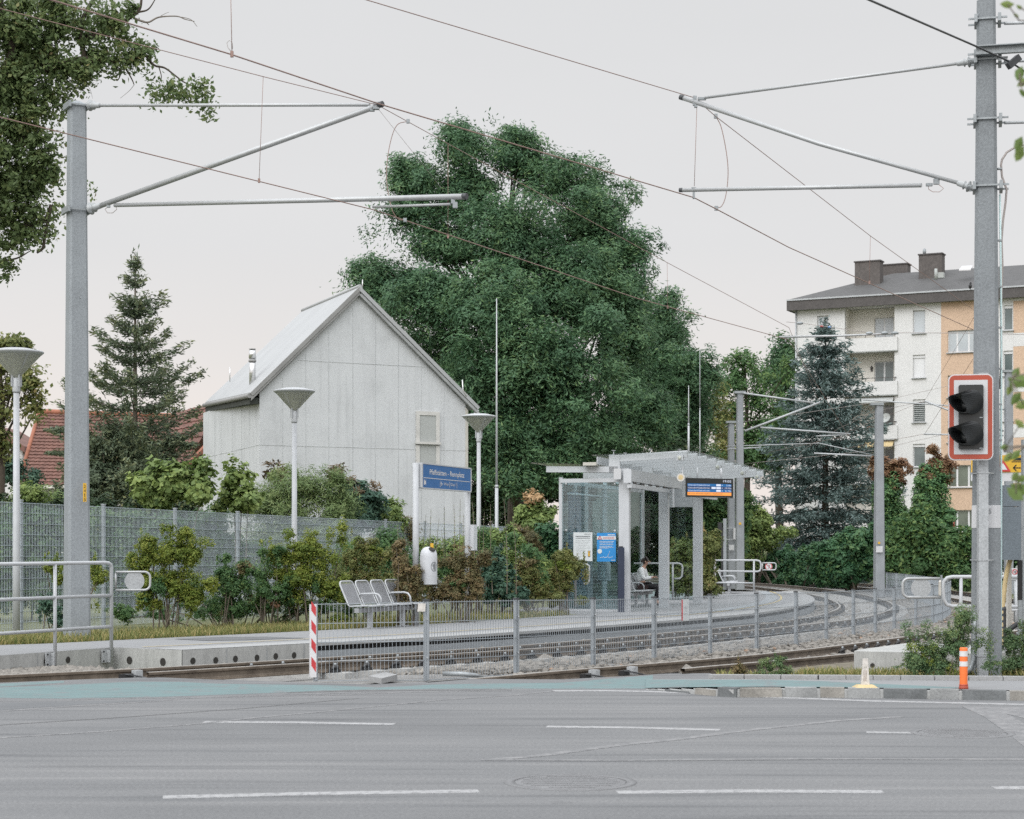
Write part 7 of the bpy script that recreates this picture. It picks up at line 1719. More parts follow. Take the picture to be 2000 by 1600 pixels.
part('skylight', MB().prism([P(1873, 529, 120.5), P(1896, 528, 120.5), P(1900, 521, 121.3), P(1879, 522, 121.3)], (0, 0, .08)), M['steel'], ap)
part('vent', MB().tube([P(1828, 546, 119.5), P(1828, 525, 119.5)], .1, 8).frame_box(P(1838, 538, 119.6), au, av, Z, .4, .4, .35), M['shutter'], ap)
solo('bird', MB().lathe(P(1894.5, 564, 115.5), [(.03, 0), (.10, .08), (.11, .2), (.06, .28), (.07, .33), (.05, .4), (.01, .43)], 8, (.1, 0, 1)).tube([P(1894, 563, 115.5), P(1897, 566, 115.5)], [.05, .01], 5), M['black'], 'dark bird perched above the slate fascia of the apartment block', 'bird', P(1894.5, 566, 115.5))
# ================================================================== vegetation
def lob(lst, Y, dep=.8, z0=None):
    """lobes given as (x, y, half width, half height [, depth offset]) in photo pixels at distance Y"""
    out = []
    for q in lst:
        x, y, a, b = q[:4]; dy = q[4] if len(q) > 4 else 0; p = P(x, y, Y + dy); s = (Y + dy) / F_PX
        out.append((p.x, p.y, p.z, a * s, max(a, b) * s * dep, b * s))
    return out
# ---- the big ash behind the shelter
YT = 82
ash = [(895, 290, 62, 50), (1010, 305, 75, 50), (815, 390, 60, 62), (915, 380, 80, 70), (1075, 350, 85, 60), (870, 480, 95, 50, -1), (1000, 460, 110, 85, -3), (1140, 430, 85, 75), (745, 560, 70, 62), (850, 590, 110, 75, -3), (970, 600, 120, 95, -5), (1120, 570, 120, 100, -3), (1190, 480, 55, 90), (720, 545, 45, 45), (860, 700, 75, 70, -1), (960, 740, 120, 100, -5), (1100, 740, 135, 110, -5), (1215, 660, 60, 130, -1), (900, 800, 60, 50, 1), (990, 850, 110, 70, -5), (1120, 850, 140, 60, -5), (1240, 820, 90, 90, -2), (1040, 690, 100, 90, -6), (1180, 560, 60, 80, 2), (800, 345, 50, 46), (795, 430, 46, 50), (1235, 560, 44, 90, -1), (890, 260, 46, 36), (1005, 275, 50, 34), (930, 880, 60, 60, -4), (1000, 930, 80, 50, -6), (1090, 920, 80, 50, -6)]
def tufty(lobs, k=8):                          # a crown of many uneven boughs, not a few smooth masses
    out = []
    for q in lobs:
        x, y, a, b = q[:4]; d = q[4] if len(q) > 4 else 0
        for i in range(k): out.append((x + random.gauss(0, .62) * a, y + random.gauss(0, .58) * b, a * random.uniform(.24, .5), b * random.uniform(.22, .46), d + random.uniform(-2.5, 2)))
    return out
tree('ash_tree', 'huge dark green ash tree towering behind the shelter and house', 'tree', Vector((P(1010, 0, YT).x, YT, -.5)), P(980, 470, YT), .55, lob(tufty(ash, 5) + ash * 2, YT, .9), 'ash', 8200, 36, .50, .20, .32, nb=5, bark='bark', power=2.0, bare=.12, limb=lob(ash, YT, .6))
ash2 = [(1300, 630, 42, 60), (1320, 720, 50, 90), (1290, 800, 70, 100), (1355, 780, 38, 90), (1270, 720, 60, 90), (1330, 860, 60, 60), (1310, 590, 18, 35)]
tree('ash_tree', 'narrower pointed tree right of the big ash, its top against the sky', 'tree', Vector((P(1300, 0, 92).x, 92, -.5)), P(1305, 600, 92), .3, lob(tufty(ash2, 5) + ash2 * 2, 92), 'ash', 2300, 36, .46, .20, .32, bare=.2, bark='bark', limb=lob(ash2, 92, .6))
# shade understorey behind the shelter and below the ash
dk = [(960, 930, 70, 70), (1060, 930, 90, 60), (1180, 930, 120, 60), (1300, 930, 90, 60), (1390, 960, 60, 70), (920, 1000, 40, 60), (1010, 1000, 60, 50), (1270, 1010, 90, 70), (1190, 1030, 70, 60), (1330, 1040, 70, 60), (1250, 1095, 70, 36), (1310, 1100, 60, 40)]
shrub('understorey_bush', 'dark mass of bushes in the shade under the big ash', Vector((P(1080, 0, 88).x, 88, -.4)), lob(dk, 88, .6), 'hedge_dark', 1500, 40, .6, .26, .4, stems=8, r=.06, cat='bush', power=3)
# ---- oak reaching in at upper left
YO = 34
oak = [(-60, 40, 130, 110), (40, 60, 80, 70), (130, 40, 60, 40), (200, 40, 45, 36), (30, 180, 90, 70), (120, 135, 50, 40), (180, 128, 40, 24), (215, 118, 40, 26), (265, 115, 36, 18), (60, 260, 60, 50), (20, 340, 70, 70), (85, 330, 36, 50), (-60, 300, 120, 140), (30, 430, 60, 50), (88, 420, 28, 40), (0, 515, 34, 26), (60, 455, 40, 30), (318, 180, 30, 24), (352, 182, 26, 20), (395, 180, 18, 18), (404, 212, 12, 14), (240, 62, 24, 20), (-150, 150, 110, 200), (165, 378, 8, 18), (140, 160, 30, 26)]
o = thing('oak_tree', 'gnarled oak reaching in from the left edge over the mast', 'tree', P(-330, 1240, YO))
oak = [(x, y, a * 1.15 + 6, b * 1.15 + 6) for x, y, a, b in oak] + [(250, 90, 46, 40), (170, 70, 46, 40), (230, 20, 40, 26), (120, 200, 40, 50), (70, 120, 60, 60), (110, 30, 60, 50), (318, 176, 24, 18), (350, 180, 24, 16), (300, 195, 16, 10), (372, 190, 18, 12), (398, 176, 14, 16), (405, 208, 12, 12), (330, 160, 14, 10), (285, 105, 26, 14), (295, 125, 10, 8)]
V, t, C = crown(lob(oak, YO, .9), 2200, 20, .13, .095, .55, droop=.2, power=1.6)
n_ = 26000; Q, dd = in_lobes(lob(oak, YO, .9), n_ // 8, 1.8, .05); tt = np.repeat(rng.uniform(0, 1, len(Q)), 8); Q = np.repeat(Q, 8, 0) + rng.normal(size=(n_ // 8 * 8, 3)) * .10
V = np.concatenate([V, leaf_quads(Q, .095, .55, .2, rng.normal(size=Q.shape) + (0, -.2, .5))]); t = np.concatenate([t, np.clip(tt * .6 + rng.uniform(0, .4, len(tt)), 0, 1)])
foliage('crown', V, t, LEAF['oak'], o)
def br(mb, pts, r0, r1, n=6): 
    q = catmull([tuple(P(x, y, YO + (d if len(z) else 0))) for x, y, *z in pts for d in [z[0] if z else 0]], 5); mb.tube([Vector(v) for v in q], list(np.linspace(r0, r1, len(q))), n)
mb = MB()
br(mb, [(-330, 1240), (-300, 700), (-230, 400), (-120, 260)], .42, .24, 10); br(mb, [(-120, 260), (-20, 175), (40, 143), (110, 128), (165, 118), (205, 118)], .17, .06); br(mb, [(-300, 700), (-210, 560), (-90, 520), (0, 500)], .16, .04)
br(mb, [(-20, 175), (24, 105), (8, 50), (-10, -60)], .09, .05); br(mb, [(20, 150), (45, 110), (60, 92)], .05, .02); br(mb, [(165, 118), (158, 60), (170, 20), (210, -40)], .055, .03)
br(mb, [(165, 72), (205, 66), (225, 52), (246, 40), (270, 22), (276, 2), (275, -20)], .05, .018); br(mb, [(270, 24), (290, 18), (306, -6)], .02, .008)
br(mb, [(205, 118), (240, 118), (265, 112), (285, 110)], .05, .02); br(mb, [(285, 110), (302, 128), (322, 133), (345, 150), (362, 162), (392, 173)], .024, .01); br(mb, [(310, 130), (315, 148), (314, 160)], .012, .006)
br(mb, [(-60, 300), (20, 300), (60, 230), (62, 160)], .07, .02); br(mb, [(0, 420), (40, 440), (86, 430), (100, 400)], .06, .03); br(mb, [(100, 400), (88, 460), (84, 484), (72, 494)], .035, .022); br(mb, [(-90, 520), (20, 508), (60, 490)], .03, .008)
br(mb, [(235, 120), (248, 138), (258, 156), (262, 166)], .022, .008); br(mb, [(225, 128), (236, 138), (233, 152), (228, 158)], .016, .008)
part('trunk', mb, M['bark'], o)
mb = MB(); br(mb, [(262, 36), (288, 44), (310, 34), (345, 32), (362, 38), (380, 42)], .022, .006, 5); br(mb, [(262, 37), (282, 42), (291, 49)], .014, .008, 5); br(mb, [(345, 32), (372, 38), (385, 52)], .008, .004, 4); br(mb, [(310, 34), (322, 27), (330, 24)], .006, .003, 4); br(mb, [(262, 166), (252, 178), (235, 192)], .005, .003, 4); br(mb, [(165, 160), (176, 175), (181, 193)], .004, .002, 4)
part('dead_branch', mb, M['dead_wood'], o)
# ---- smaller broadleaf tree left behind the lamp
tree('broadleaf_tree', 'small broadleaf tree with yellowish leaves behind the left lamp', 'tree', Vector((P(-10, 0, 56).x, 56, -.2)), P(0, 690, 56), .16, lob([(20, 672, 40, 30), (-30, 700, 60, 60), (60, 740, 40, 50), (10, 780, 55, 60), (70, 800, 28, 40), (-40, 850, 60, 70), (10, 870, 34, 40), (40, 690, 30, 22)], 56), 'olive', 420, 20, .22, .16, .55, droop=.2, bare=.3)
shrub('grey_shrub', 'grey leafed bushy shrub in front of the pale wall at far left', Vector((P(20, 0, 60).x, 60, -.2)), lob([(20, 920, 34, 40), (62, 935, 24, 24), (-20, 930, 30, 40)], 60), 'teal', 120, 24, .22, .12, .5)
# ---- conifers
def conifer(name, label, base, H, rad, m, whorls, per, droop, seed, tuft=.2, twig=.55, gap=.12, density=9, r0=.16, lift=.25, prof=None, hang=.0, second=None):
    rq = random.Random(seed); o = thing(name, label, 'tree', base); b = Vector(base)
    mb = MB(); mb.tube([b, b + Z * H * .5, b + Z * H], [r0, r0 * .6, .015], 9)
    C = []; T = []; ax = []
    for w in range(whorls):
        f = gap + (1 - gap) * (w + rq.uniform(-.3, .3)) / whorls; f = min(.985, max(.03, f))
        L = rad * (prof(f) if prof else (1 - f) ** .85) * 1.0
        n = per if f < .85 else max(3, per - 2); a0 = rq.uniform(0, 6.28)
        for k in range(n):
            a = a0 + 6.283 * k / n + rq.uniform(-.25, .25); l = max(.15, L * rq.uniform(.6, 1.2)); d = Vector((math.cos(a), math.sin(a), 0)); z0 = f * H
            pts = []
            for i in range(6):
                t = i / 5; pts.append(b + Z * (z0 + l * (lift * (1 - f) * -0.0 - droop * t * (1.2 - f * 1.3) + lift * t * t)) + d * (l * t))
            mb.tube(pts, [max(.008, .035 * (1 - f) + .012) * (1 - .8 * i / 5) for i in range(6)], 5, caps=False)
            m_ = int(density * l / .5) + 5
            for i in range(m_):
                t = (.12 + .88 * rq.random()) if f < .6 else rq.random(); s = t * 5; p = pts[int(s)].lerp(pts[min(5, int(s) + 1)], s - int(s))
                side = rq.uniform(-1, 1); tl = twig * l * (1.05 - t) * .55 + .08; nn = Vector((-d.y, d.x, 0))
                q = p + nn * side * tl + d * abs(side) * tl * .45 + Z * (rq.gauss(0, .05) - hang * rq.random())
                C.append(q); T.append(min(1, max(0, .25 + .5 * t + rq.uniform(-.3, .3)))); ax.append((d + nn * side * .9 + Z * (.12 - hang * 1.2)).normalized())
    for i in range(26): C.append(b + Z * (H * (.93 + .07 * i / 25))); T.append(rq.random()); ax.append(Vector((rq.gauss(0, 1), rq.gauss(0, 1), .8)).normalized())
    C = np.array([v[:] for v in C]); A_x = np.array([v[:] for v in ax]); n = len(C); K = 5
    Cc = np.repeat(C, K, 0) + rng.normal(size=(n * K, 3)) * tuft * .42; a = unit(np.repeat(A_x, K, 0) + rng.normal(size=(n * K, 3)) * .5); bb = unit(np.cross(a, rng.normal(size=(n * K, 3)))); L = tuft * rng.uniform(.6, 1.3, (n * K, 1)); W = L * .26
    V = np.stack([Cc - a * L * .5, Cc + bb * W * .5, Cc + a * L * .5, Cc - bb * W * .5], 1).reshape(-1, 3)
    foliage('crown', V, np.clip(np.repeat(T, K) + rng.uniform(-.15, .15, n * K), 0, 1), LEAF[m], o); part('trunk', mb, M['bark_pale'] if second else M['bark'], o); return o, mb
YF = 78
bF = Vector((P(264, 0, YF).x, YF, -.2))
conifer('fir_tree', 'open crowned fir behind the left mast against the sky', bF, pxz(496, YF) + .2, 7.0, 'fir', 18, 6, .05, 11, tuft=.25, density=11, r0=.18, lift=.40, gap=.14, twig=.26, second=True, prof=lambda f: min(.50, (1 - f) ** 1.04))
shrub('fir_undergrowth', 'dense dark lower fir boughs spreading in front of the tiled roof', Vector((P(235, 0, YF - 1).x, YF - 1, -.2)), lob([(235, 870, 70, 45), (190, 900, 40, 50), (290, 900, 60, 50), (240, 940, 80, 50), (330, 860, 40, 26), (120, 840, 40, 12), (110, 885, 30, 9), (370, 870, 28, 12), (180, 960, 60, 50)], YF - 1), 'fir', 420, 60, .3, .2, .3, stems=6, r=.04, cat='tree', power=2)
YB_ = 104
bB = Vector((P(1612, 0, YB_).x, YB_, -.5))
conifer('blue_spruce', 'tall blue spruce in front of the white apartment facade', bB, pxz(622, YB_) + .5, 3.75, 'spruce', 27, 8, .30, 5, tuft=.30, density=7, r0=.25, lift=.16, gap=.05, twig=.5, hang=.22, prof=lambda f: min(1.0, 1.5 * (1 - f) ** .68))
# ---- trees left of the apartment block
tree('broadleaf_tree', 'airy green tree between the ash and the blue spruce', 'tree', Vector((P(1452, 0, 118).x, 118, -.5)), P(1455, 720, 118), .3, lob([(1450, 705, 40, 28), (1420, 760, 42, 50), (1480, 740, 46, 46), (1440, 820, 46, 50), (1500, 800, 44, 60), (1400, 830, 32, 56), (1470, 890, 60, 60), (1400, 900, 40, 50), (1540, 720, 20, 50)], 118), 'shrub', 330, 38, .55, .26, .45, bare=.15)
tree('broadleaf_tree', 'dense dark broadleaf tree touching the corner of the apartment block', 'tree', Vector((P(1530, 0, 128).x, 128, -.5)), P(1530, 690, 128), .35, lob([(1528, 680, 24, 36), (1520, 730, 36, 50), (1545, 700, 14, 56), (1500, 740, 30, 36), (1535, 800, 40, 60), (1510, 870, 50, 60)], 128), 'ash', 330, 44, .55, .28, .45, bare=.2)
tree('broadleaf_tree', 'loose yellowish tree at the right flank of the ash above the shelter', 'tree', Vector((P(1385, 0, 110).x, 110, -.5)), P(1375, 790, 110), .2, lob([(1372, 740, 16, 46), (1395, 800, 30, 40), (1400, 760, 22, 24), (1360, 830, 30, 50), (1410, 880, 36, 40)], 110), 'olive', 150, 30, .5, .22, .45, bare=.2)
# ---- thuja columns
for lab, x, y0, y1, w, Y in (('left of two columnar thujas, a slimmer one with a brown top beside the leaning mast', 1738, 890, 1080, 34, 92), ('right of two columnar thujas, a larger one with rusty brown top near the crossing signal', 1822, 872, 1090, 40, 90)):
    b = Vector((P(x, 0, Y).x, Y, -.4)); hh = (y1 - y0)
    shrub('thuja', lab, b, lob([(x, y0 + hh * .75, w * 1.05, hh * .33), (x - 6, y0 + hh * .45, w, hh * .3), (x + 8, y0 + hh * .28, w * .78, hh * .2), (x + w * .45, y0 + hh * .62, w * .6, hh * .3), (x - w * .5, y0 + hh * .36, w * .45, hh * .2)], Y), 'thuja', 300, 60, .26, .15, .5, stems=3, r=.06, cat='conifer', power=2.6, mix=('brown', lob([(x - (14 if x < 1780 else -4), y0 + hh * .14, w * .8, hh * .18), (x + 8, y0 + hh * .2, w * .85, hh * .2), (x - w * .4, y0 + hh * .45, 9, 10), (x + w * .4, y0 + hh * .5, 10, 12)], Y), 120))
# ---- hedge and bushes beyond the bend
def hedge_lobes(x0, x1, yt, yb, Ya_, Yb_, n):
    out = []
    for i in range(n):
        t = i / (n - 1); Y = Ya_ + (Yb_ - Ya_) * t; x = x0 + (x1 - x0) * t; h = (yb - yt) / 2; out += lob([(x, yt + h * 1.1 + random.uniform(-5, 5), (x1 - x0) / n * .75, h)], Y, .7)
    return out
shrub('hedge', 'clipped green hedge along the far bend of the tracks', Vector((P(1540, 0, 96).x, 94, -.5)), hedge_lobes(1450, 1660, 1052, 1150, 104, 86, 8), 'hedge', 560, 60, .30, .20, .5, stems=10, r=.05, cat='hedge', power=3.2)
shrub('bush', 'large glossy bush right of the leaning mast in front of the thujas', Vector((P(1790, 0, 78).x, 78, -.45)), lob([(1790, 1040, 60, 50), (1760, 1090, 60, 50), (1830, 1080, 60, 60), (1850, 1110, 50, 40), (1880, 1060, 40, 40), (1760, 1130, 50, 24), (1800, 1000, 30, 24), (1885, 1120, 40, 40)], 78), 'shrub', 520, 54, .28, .22, .45, stems=8, r=.05, cat='bush', power=2.6)
shrub('bush', 'dark leafy bush left of the leaning mast at the end of the hedge', Vector((P(1670, 0, 82).x, 82, -.45)), lob([(1660, 1070, 50, 40), (1700, 1090, 50, 50), (1640, 1110, 50, 40), (1690, 1050, 30, 26), (1712, 1030, 20, 20), (1620, 1090, 40, 40), (1660, 1040, 14, 18)], 82), 'hedge', 420, 54, .28, .22, .45, stems=8, r=.05, cat='bush', power=2.6)
shrub('bush', 'light green flowering bush by the two slim masts at the platform end', Vector((P(1480, 0, 98).x, 98, -.45)), lob([(1480, 1010, 26, 30), (1462, 1040, 36, 40), (1500, 1050, 40, 26), (1530, 1040, 34, 18), (1470, 1080, 30, 40), (1440, 1100, 30, 40)], 98), 'light', 230, 46, .3, .18, .5, stems=6, r=.05, cat='bush', power=2.4)
shrub('bush', 'dark green bush behind the far shelter pillar and slim masts', Vector((P(1395, 0, 88).x, 88, -.45)), lob([(1390, 1000, 50, 60), (1420, 1060, 50, 70), (1390, 1110, 40, 40), (1370, 1040, 40, 60), (1450, 1000, 24, 50)], 88), 'shrub', 380, 46, .32, .2, .5, stems=6, r=.05, cat='bush', power=2.6)
shrub('hedge', 'low shrub row at the far right beyond the handrail', Vector((P(1990, 0, 84).x, 84, -.45)), lob([(1940, 1080, 50, 50), (2020, 1090, 60, 50)], 84), 'hedge', 160, 40, .3, .2, .5, stems=5, r=.05, cat='hedge')
# ---- clipped dark hedge at far left, garden thicket behind the fence
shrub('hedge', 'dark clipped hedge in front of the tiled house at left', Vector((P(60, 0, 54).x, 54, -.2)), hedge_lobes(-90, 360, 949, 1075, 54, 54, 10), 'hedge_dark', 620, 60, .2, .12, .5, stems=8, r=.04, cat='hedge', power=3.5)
def gard(label, lobs, Y, m, n, per=40, sp=.2, sz=.10, asp=.5, **kw):
    xs = [q[0] for q in lobs]; return shrub(kw.pop('name', 'garden_shrub'), label, Vector((P(sum(xs) / len(xs), 0, Y).x, Y, -.1)), lob(lobs, Y), m, n, per, sp, sz, asp, **kw)
gard('mixed garden thicket behind the tall fence at the left edge', [(-60, 1080, 70, 100), (30, 1080, 60, 90), (90, 1070, 50, 80), (10, 1150, 60, 60), (90, 1150, 60, 60), (30, 1000, 40, 24), (60, 990, 30, 20)], 41, 'shrub', 560, mix=('light', lob([(20, 985, 22, 14), (55, 975, 18, 14), (100, 985, 20, 12)], 41), 36))
gard('greyish garden thicket behind the tall fence right of the left mast', [(190, 1080, 50, 70), (250, 1080, 50, 80), (320, 1060, 50, 70), (240, 1150, 70, 50), (330, 1140, 60, 60), (200, 1010, 40, 20), (260, 1010, 40, 20)], 44, 'shrub', 560, sz=.10)
gard('lilac-like shrub with heart shaped light leaves behind the fence', [(320, 925, 18, 26), (290, 950, 24, 24), (350, 950, 36, 34), (385, 960, 30, 36), (310, 975, 40, 30), (395, 920, 16, 30), (345, 915, 10, 20)], 46, 'light', 190, 24, .24, .15, .75)
gard('young upright shoots with round leaves left of the feathery bush', [(455, 935, 14, 30), (445, 965, 26, 30), (430, 990, 24, 20), (480, 975, 22, 30)], 47, 'light', 70, 22, .22, .15, .75)
gard('feathery pale green tamarisk bush above the fence by the gable', [(520, 965, 50, 34), (580, 955, 60, 34), (640, 960, 50, 34), (560, 990, 80, 40), (480, 990, 40, 30), (660, 990, 40, 30), (550, 1050, 90, 60), (640, 1050, 70, 50)], 50, 'feather', 420, 60, .3, .16, .14, power=2.4)
gard('butterfly bush with brown drooping flower tips in front of the gable', [(690, 965, 36, 26), (720, 985, 30, 26), (670, 990, 30, 26), (545, 930, 24, 14), (650, 938, 14, 10), (640, 950, 10, 12), (705, 1010, 40, 30)], 51, 'teal', 150, 26, .24, .22, .28, mix=('tip', lob([(690, 950, 36, 12), (735, 975, 16, 12), (545, 925, 24, 6), (648, 934, 12, 5), (715, 962, 26, 12)], 51), 22))
gard('pale green weeds on the fence top at the foot of the gable', [(740, 1000, 30, 20), (770, 1000, 24, 20), (780, 1020, 20, 26), (760, 1030, 30, 26)], 52, 'light', 90, 24, .2, .12, .5)
gard('dense garden shrubs behind the middle of the tall fence', [(425, 1015, 44, 30), (400, 1050, 40, 40), (430, 1080, 60, 60), (480, 1110, 60, 60), (400, 1130, 60, 60), (560, 1120, 70, 60), (640, 1110, 60, 60)], 48, 'shrub', 560)
gard('dry brown vine mat hanging over the fence end left of the sign', [(770, 1050, 26, 34), (790, 1040, 30, 40), (740, 1060, 26, 30)], 52.5, 'rust', 130, 26, .2, .09, .4)
gard('brown dead twig clump between flagpole and shelter', [(1030, 1060, 24, 24), (1045, 1075, 20, 26), (1020, 1040, 16, 10)], 49, 'rust', 80, 30, .16, .10, .22)
gard('shrub with orange tinged flower heads left of the shelter', [(1040, 990, 24, 14), (1025, 1005, 26, 18), (1065, 1005, 22, 18), (1045, 1020, 40, 24), (1010, 1020, 14, 14)], 54, 'light', 130, 28, .2, .13, .55, mix=('flower', lob([(1045, 977, 10, 4), (1022, 988, 6, 4), (1068, 996, 8, 6), (1025, 1003, 6, 4)], 54), 9))
gard('dark green ivy bush against the shelter rear corner', [(1070, 1050, 26, 34), (1085, 1080, 24, 34), (1055, 1080, 24, 30)], 50, 'hedge', 130, 34, .18, .11, .6)
# ---- bushes on the platform lawn, in front of the fence
def ragged(lobs, ymax=1235):                              # break each lobe into several small upright tufts of uneven height
    out = []
    for x, y, a, b in lobs:
        for i in range(6): out.append((x + random.gauss(0, .62) * a, y + random.gauss(0, .55) * b, a * random.uniform(.22, .5), b * random.uniform(.35, .75)))
        out.append((x, y, a * .7, b * .6))
        if random.random() < .8: out.append((x + random.uniform(-1, 1) * a, y - b * random.uniform(.9, 1.35), a * .14, b * random.uniform(.3, .5)))
    return [q for q in out if q[1] + q[3] * .5 < ymax]
def plat(label, lobs, Y, m, n, **kw): return gard(label, ragged(lobs), Y, m, int(n * 1.25), kw.pop('per', 34), kw.pop('sp', .085), kw.pop('sz', .047), kw.pop('asp', .5), name='platform_shrub', stems=kw.pop('st', 13), r=.016, **kw)
plat('tall yellow-green bush right of the left handrail gate', [(330, 1080, 62, 44), (290, 1075, 36, 30), (370, 1090, 44, 40), (320, 1130, 56, 36), (350, 1160, 46, 36), (285, 1130, 26, 36), (300, 1180, 30, 26)], 33.6, 'lime', 560, mix=('shrub', lob([(320, 1150, 50, 30), (350, 1190, 30, 24), (280, 1180, 20, 30)], 33.6), 90))
plat('small sparse yellow bush tufts around the left mast', [(105, 1105, 14, 20), (120, 1130, 16, 20), (190, 1120, 12, 40), (188, 1180, 8, 16)], 34.0, 'lime', 66, st=3)
plat('blue-green weeds at the foot of the left fence', [(95, 1190, 22, 26), (110, 1205, 20, 18), (80, 1175, 12, 14)], 33.5, 'teal', 46, st=3)
plat('loose dull green bush between the two yellow-green bushes', [(440, 1130, 40, 40), (470, 1150, 40, 46), (425, 1170, 34, 40), (450, 1200, 34, 24)], 35, 'shrub', 260, mix=('rust', lob([(470, 1170, 16, 26), (480, 1110, 14, 14)], 35), 26))
plat('round yellow-green bush left of the bench', [(610, 1080, 58, 36), (570, 1090, 44, 36), (650, 1090, 30, 40), (600, 1130, 66, 40), (580, 1170, 56, 36), (640, 1150, 30, 46), (545, 1080, 26, 30)], 36.2, 'lime', 620, mix=('shrub', lob([(600, 1140, 60, 40), (560, 1160, 40, 40), (620, 1180, 40, 26)], 36.2), 130))
plat('thin bush with reddish stems left of the round bush', [(520, 1100, 24, 34), (515, 1150, 24, 40), (530, 1190, 26, 20)], 36, 'shrub', 110, mix=('brown', lob([(535, 1185, 14, 14), (545, 1168, 8, 10)], 36), 14))
plat('yellowing bush directly behind the bench', [(715, 1075, 34, 28), (690, 1090, 34, 34), (735, 1095, 30, 30), (705, 1130, 46, 40), (670, 1150, 20, 40), (720, 1165, 60, 30), (770, 1175, 30, 24)], 38.2, 'olive', 430, mix=('lime', lob([(700, 1065, 24, 18), (725, 1085, 26, 20)], 38.2), 60))
plat('brownish withered bush between bench and litter bin', [(785, 1100, 22, 30), (806, 1125, 18, 34), (790, 1150, 26, 30), (806, 1170, 24, 24)], 36.5, 'rust', 240)
plat('rust brown withered bush right of the litter bin', [(880, 1100, 36, 28), (905, 1130, 34, 36), (865, 1145, 28, 30), (890, 1165, 44, 20), (925, 1150, 18, 30), (915, 1100, 20, 30)], 38.4, 'rust', 380, mix=('shrub', lob([(895, 1145, 30, 30), (870, 1120, 20, 20)], 38.4), 70))
plat('bluish green layered bush under the right sign post', [(960, 1125, 36, 26), (985, 1145, 36, 26), (945, 1160, 30, 20), (1000, 1165, 36, 16), (965, 1095, 24, 24)], 42.0, 'teal', 280, sz=.09, asp=.6)
plat('olive and rust bush left of the shelter end glass', [(1040, 1120, 40, 36), (1015, 1140, 34, 34), (1050, 1150, 40, 26), (1020, 1100, 24, 26), (1030, 1170, 60, 14)], 43.2, 'olive', 300, mix=('rust', lob([(1035, 1110, 30, 26), (1020, 1135, 26, 30)], 43.2), 120))
plat('yellow-green bush touching the shelter corner', [(1100, 1090, 30, 24), (1110, 1120, 36, 30), (1085, 1130, 30, 34), (1125, 1105, 18, 18), (1105, 1150, 30, 22)], 43.8, 'olive', 300, mix=('lime', lob([(1105, 1095, 26, 22), (1120, 1115, 22, 22)], 43.8), 90))
plat('slim light bush between the shelter pillars', [(1330, 1090, 22, 40), (1320, 1130, 26, 40), (1345, 1120, 18, 50)], 60, 'olive', 170, sz=.10, sp=.2)
plat('tall narrow yellowish bush right of the last shelter pillar', [(1376, 1070, 13, 34), (1377, 1110, 15, 40), (1378, 1140, 14, 24)], 62, 'olive', 170, sz=.10, sp=.2)
plat('low mixed filler bushes behind the bench and bin', [(690, 1120, 40, 40), (760, 1110, 40, 40), (830, 1110, 40, 40), (900, 1120, 40, 30), (970, 1110, 40, 40), (1040, 1110, 40, 40)], 43.5, 'shrub', 420, sp=.2, sz=.085, mix=('olive', lob([(700, 1130, 50, 40), (820, 1130, 60, 40), (930, 1120, 50, 40)], 43.5), 160))
plat('sparse greenery along the fence foot between the left bushes', [(420, 1180, 40, 30), (490, 1190, 50, 30), (390, 1200, 30, 20), (560, 1190, 40, 26), (250, 1200, 40, 20), (320, 1200, 50, 20), (620, 1190, 50, 22), (690, 1185, 40, 20)], 36.5, 'shrub', 330, mix=('olive', lob([(440, 1190, 60, 26), (520, 1180, 40, 30)], 37), 70))
# tall shoots with paired leaves near the sign
o = thing('tall_shoots', 'tall upright privet shoots with paired leaves around the sign posts', 'shrub', P(900, 1170, 41.5)); mb = MB(); C = []; Ax = []; rq = random.Random(4)
for x0, x1, yt, yb in ((842, 838, 995, 1120), (858, 850, 1012, 1110), (868, 875, 990, 1100), (886, 881, 985, 1090), (899, 897, 975, 1100), (922, 926, 980, 1100), (938, 930, 1010, 1110), (958, 962, 985, 1120), (984, 990, 975, 1120), (946, 950, 1000, 1120), (832, 826, 1005, 1120), (862, 868, 1035, 1120), (1002, 1008, 1010, 1120), (790, 800, 1020, 1110), (776, 790, 1025, 1110), (905, 912, 1005, 1110)):
    a, b = P(x1, yb + 40, 41.5 + rq.uniform(-1, 1)), P(x0, yt, 41.5 + rq.uniform(-1, 1)); pts = bez(a, a.lerp(b, .5) + Vector((rq.uniform(-.1, .1), 0, 0)), b, 8); mb.tube(pts, [.012 * (1 - .7 * i / 7) for i in range(8)], 5, caps=False)
    n = int((b - a).length / .065)
    for i in range(3, n):
        t = i / n; s = t * 7; p = pts[int(s)].lerp(pts[min(7, int(s) + 1)], s - int(s)); l = .085 * (1.25 - t)
        for sd in (-1, 1): an = (0 if i % 2 else 1.2) + rq.uniform(-.3, .3); d = Vector((math.cos(an) * sd, math.sin(an) * sd, .35)).normalized(); C.append(p + d * (.03 + l * .4)); Ax.append((d, l))
Cn = np.array([c[:] for c in C]); a = np.array([x[0][:] for x in Ax]); L = np.array([[x[1]] for x in Ax]); bb = unit(np.cross(a, np.array([[0, 0, 1.]]))); V = np.stack([Cn - a * L * .6, Cn + bb * L * .3, Cn + a * L * .6, Cn - bb * L * .3], 1).reshape(-1, 3)
foliage('leaves', V, rng.uniform(.2, .95, len(Cn)), LEAF['light'], o); part('stem', mb, M['bark_pale'], o)
gard('green filler shrub between the sign posts and the flagpole', [(850, 1075, 40, 30), (900, 1070, 40, 30), (950, 1060, 36, 34), (1000, 1060, 30, 34), (980, 1100, 40, 30), (860, 1100, 40, 30), (1050, 1110, 40, 30)], 46, 'light', 330, 34, .18, .085, .55)
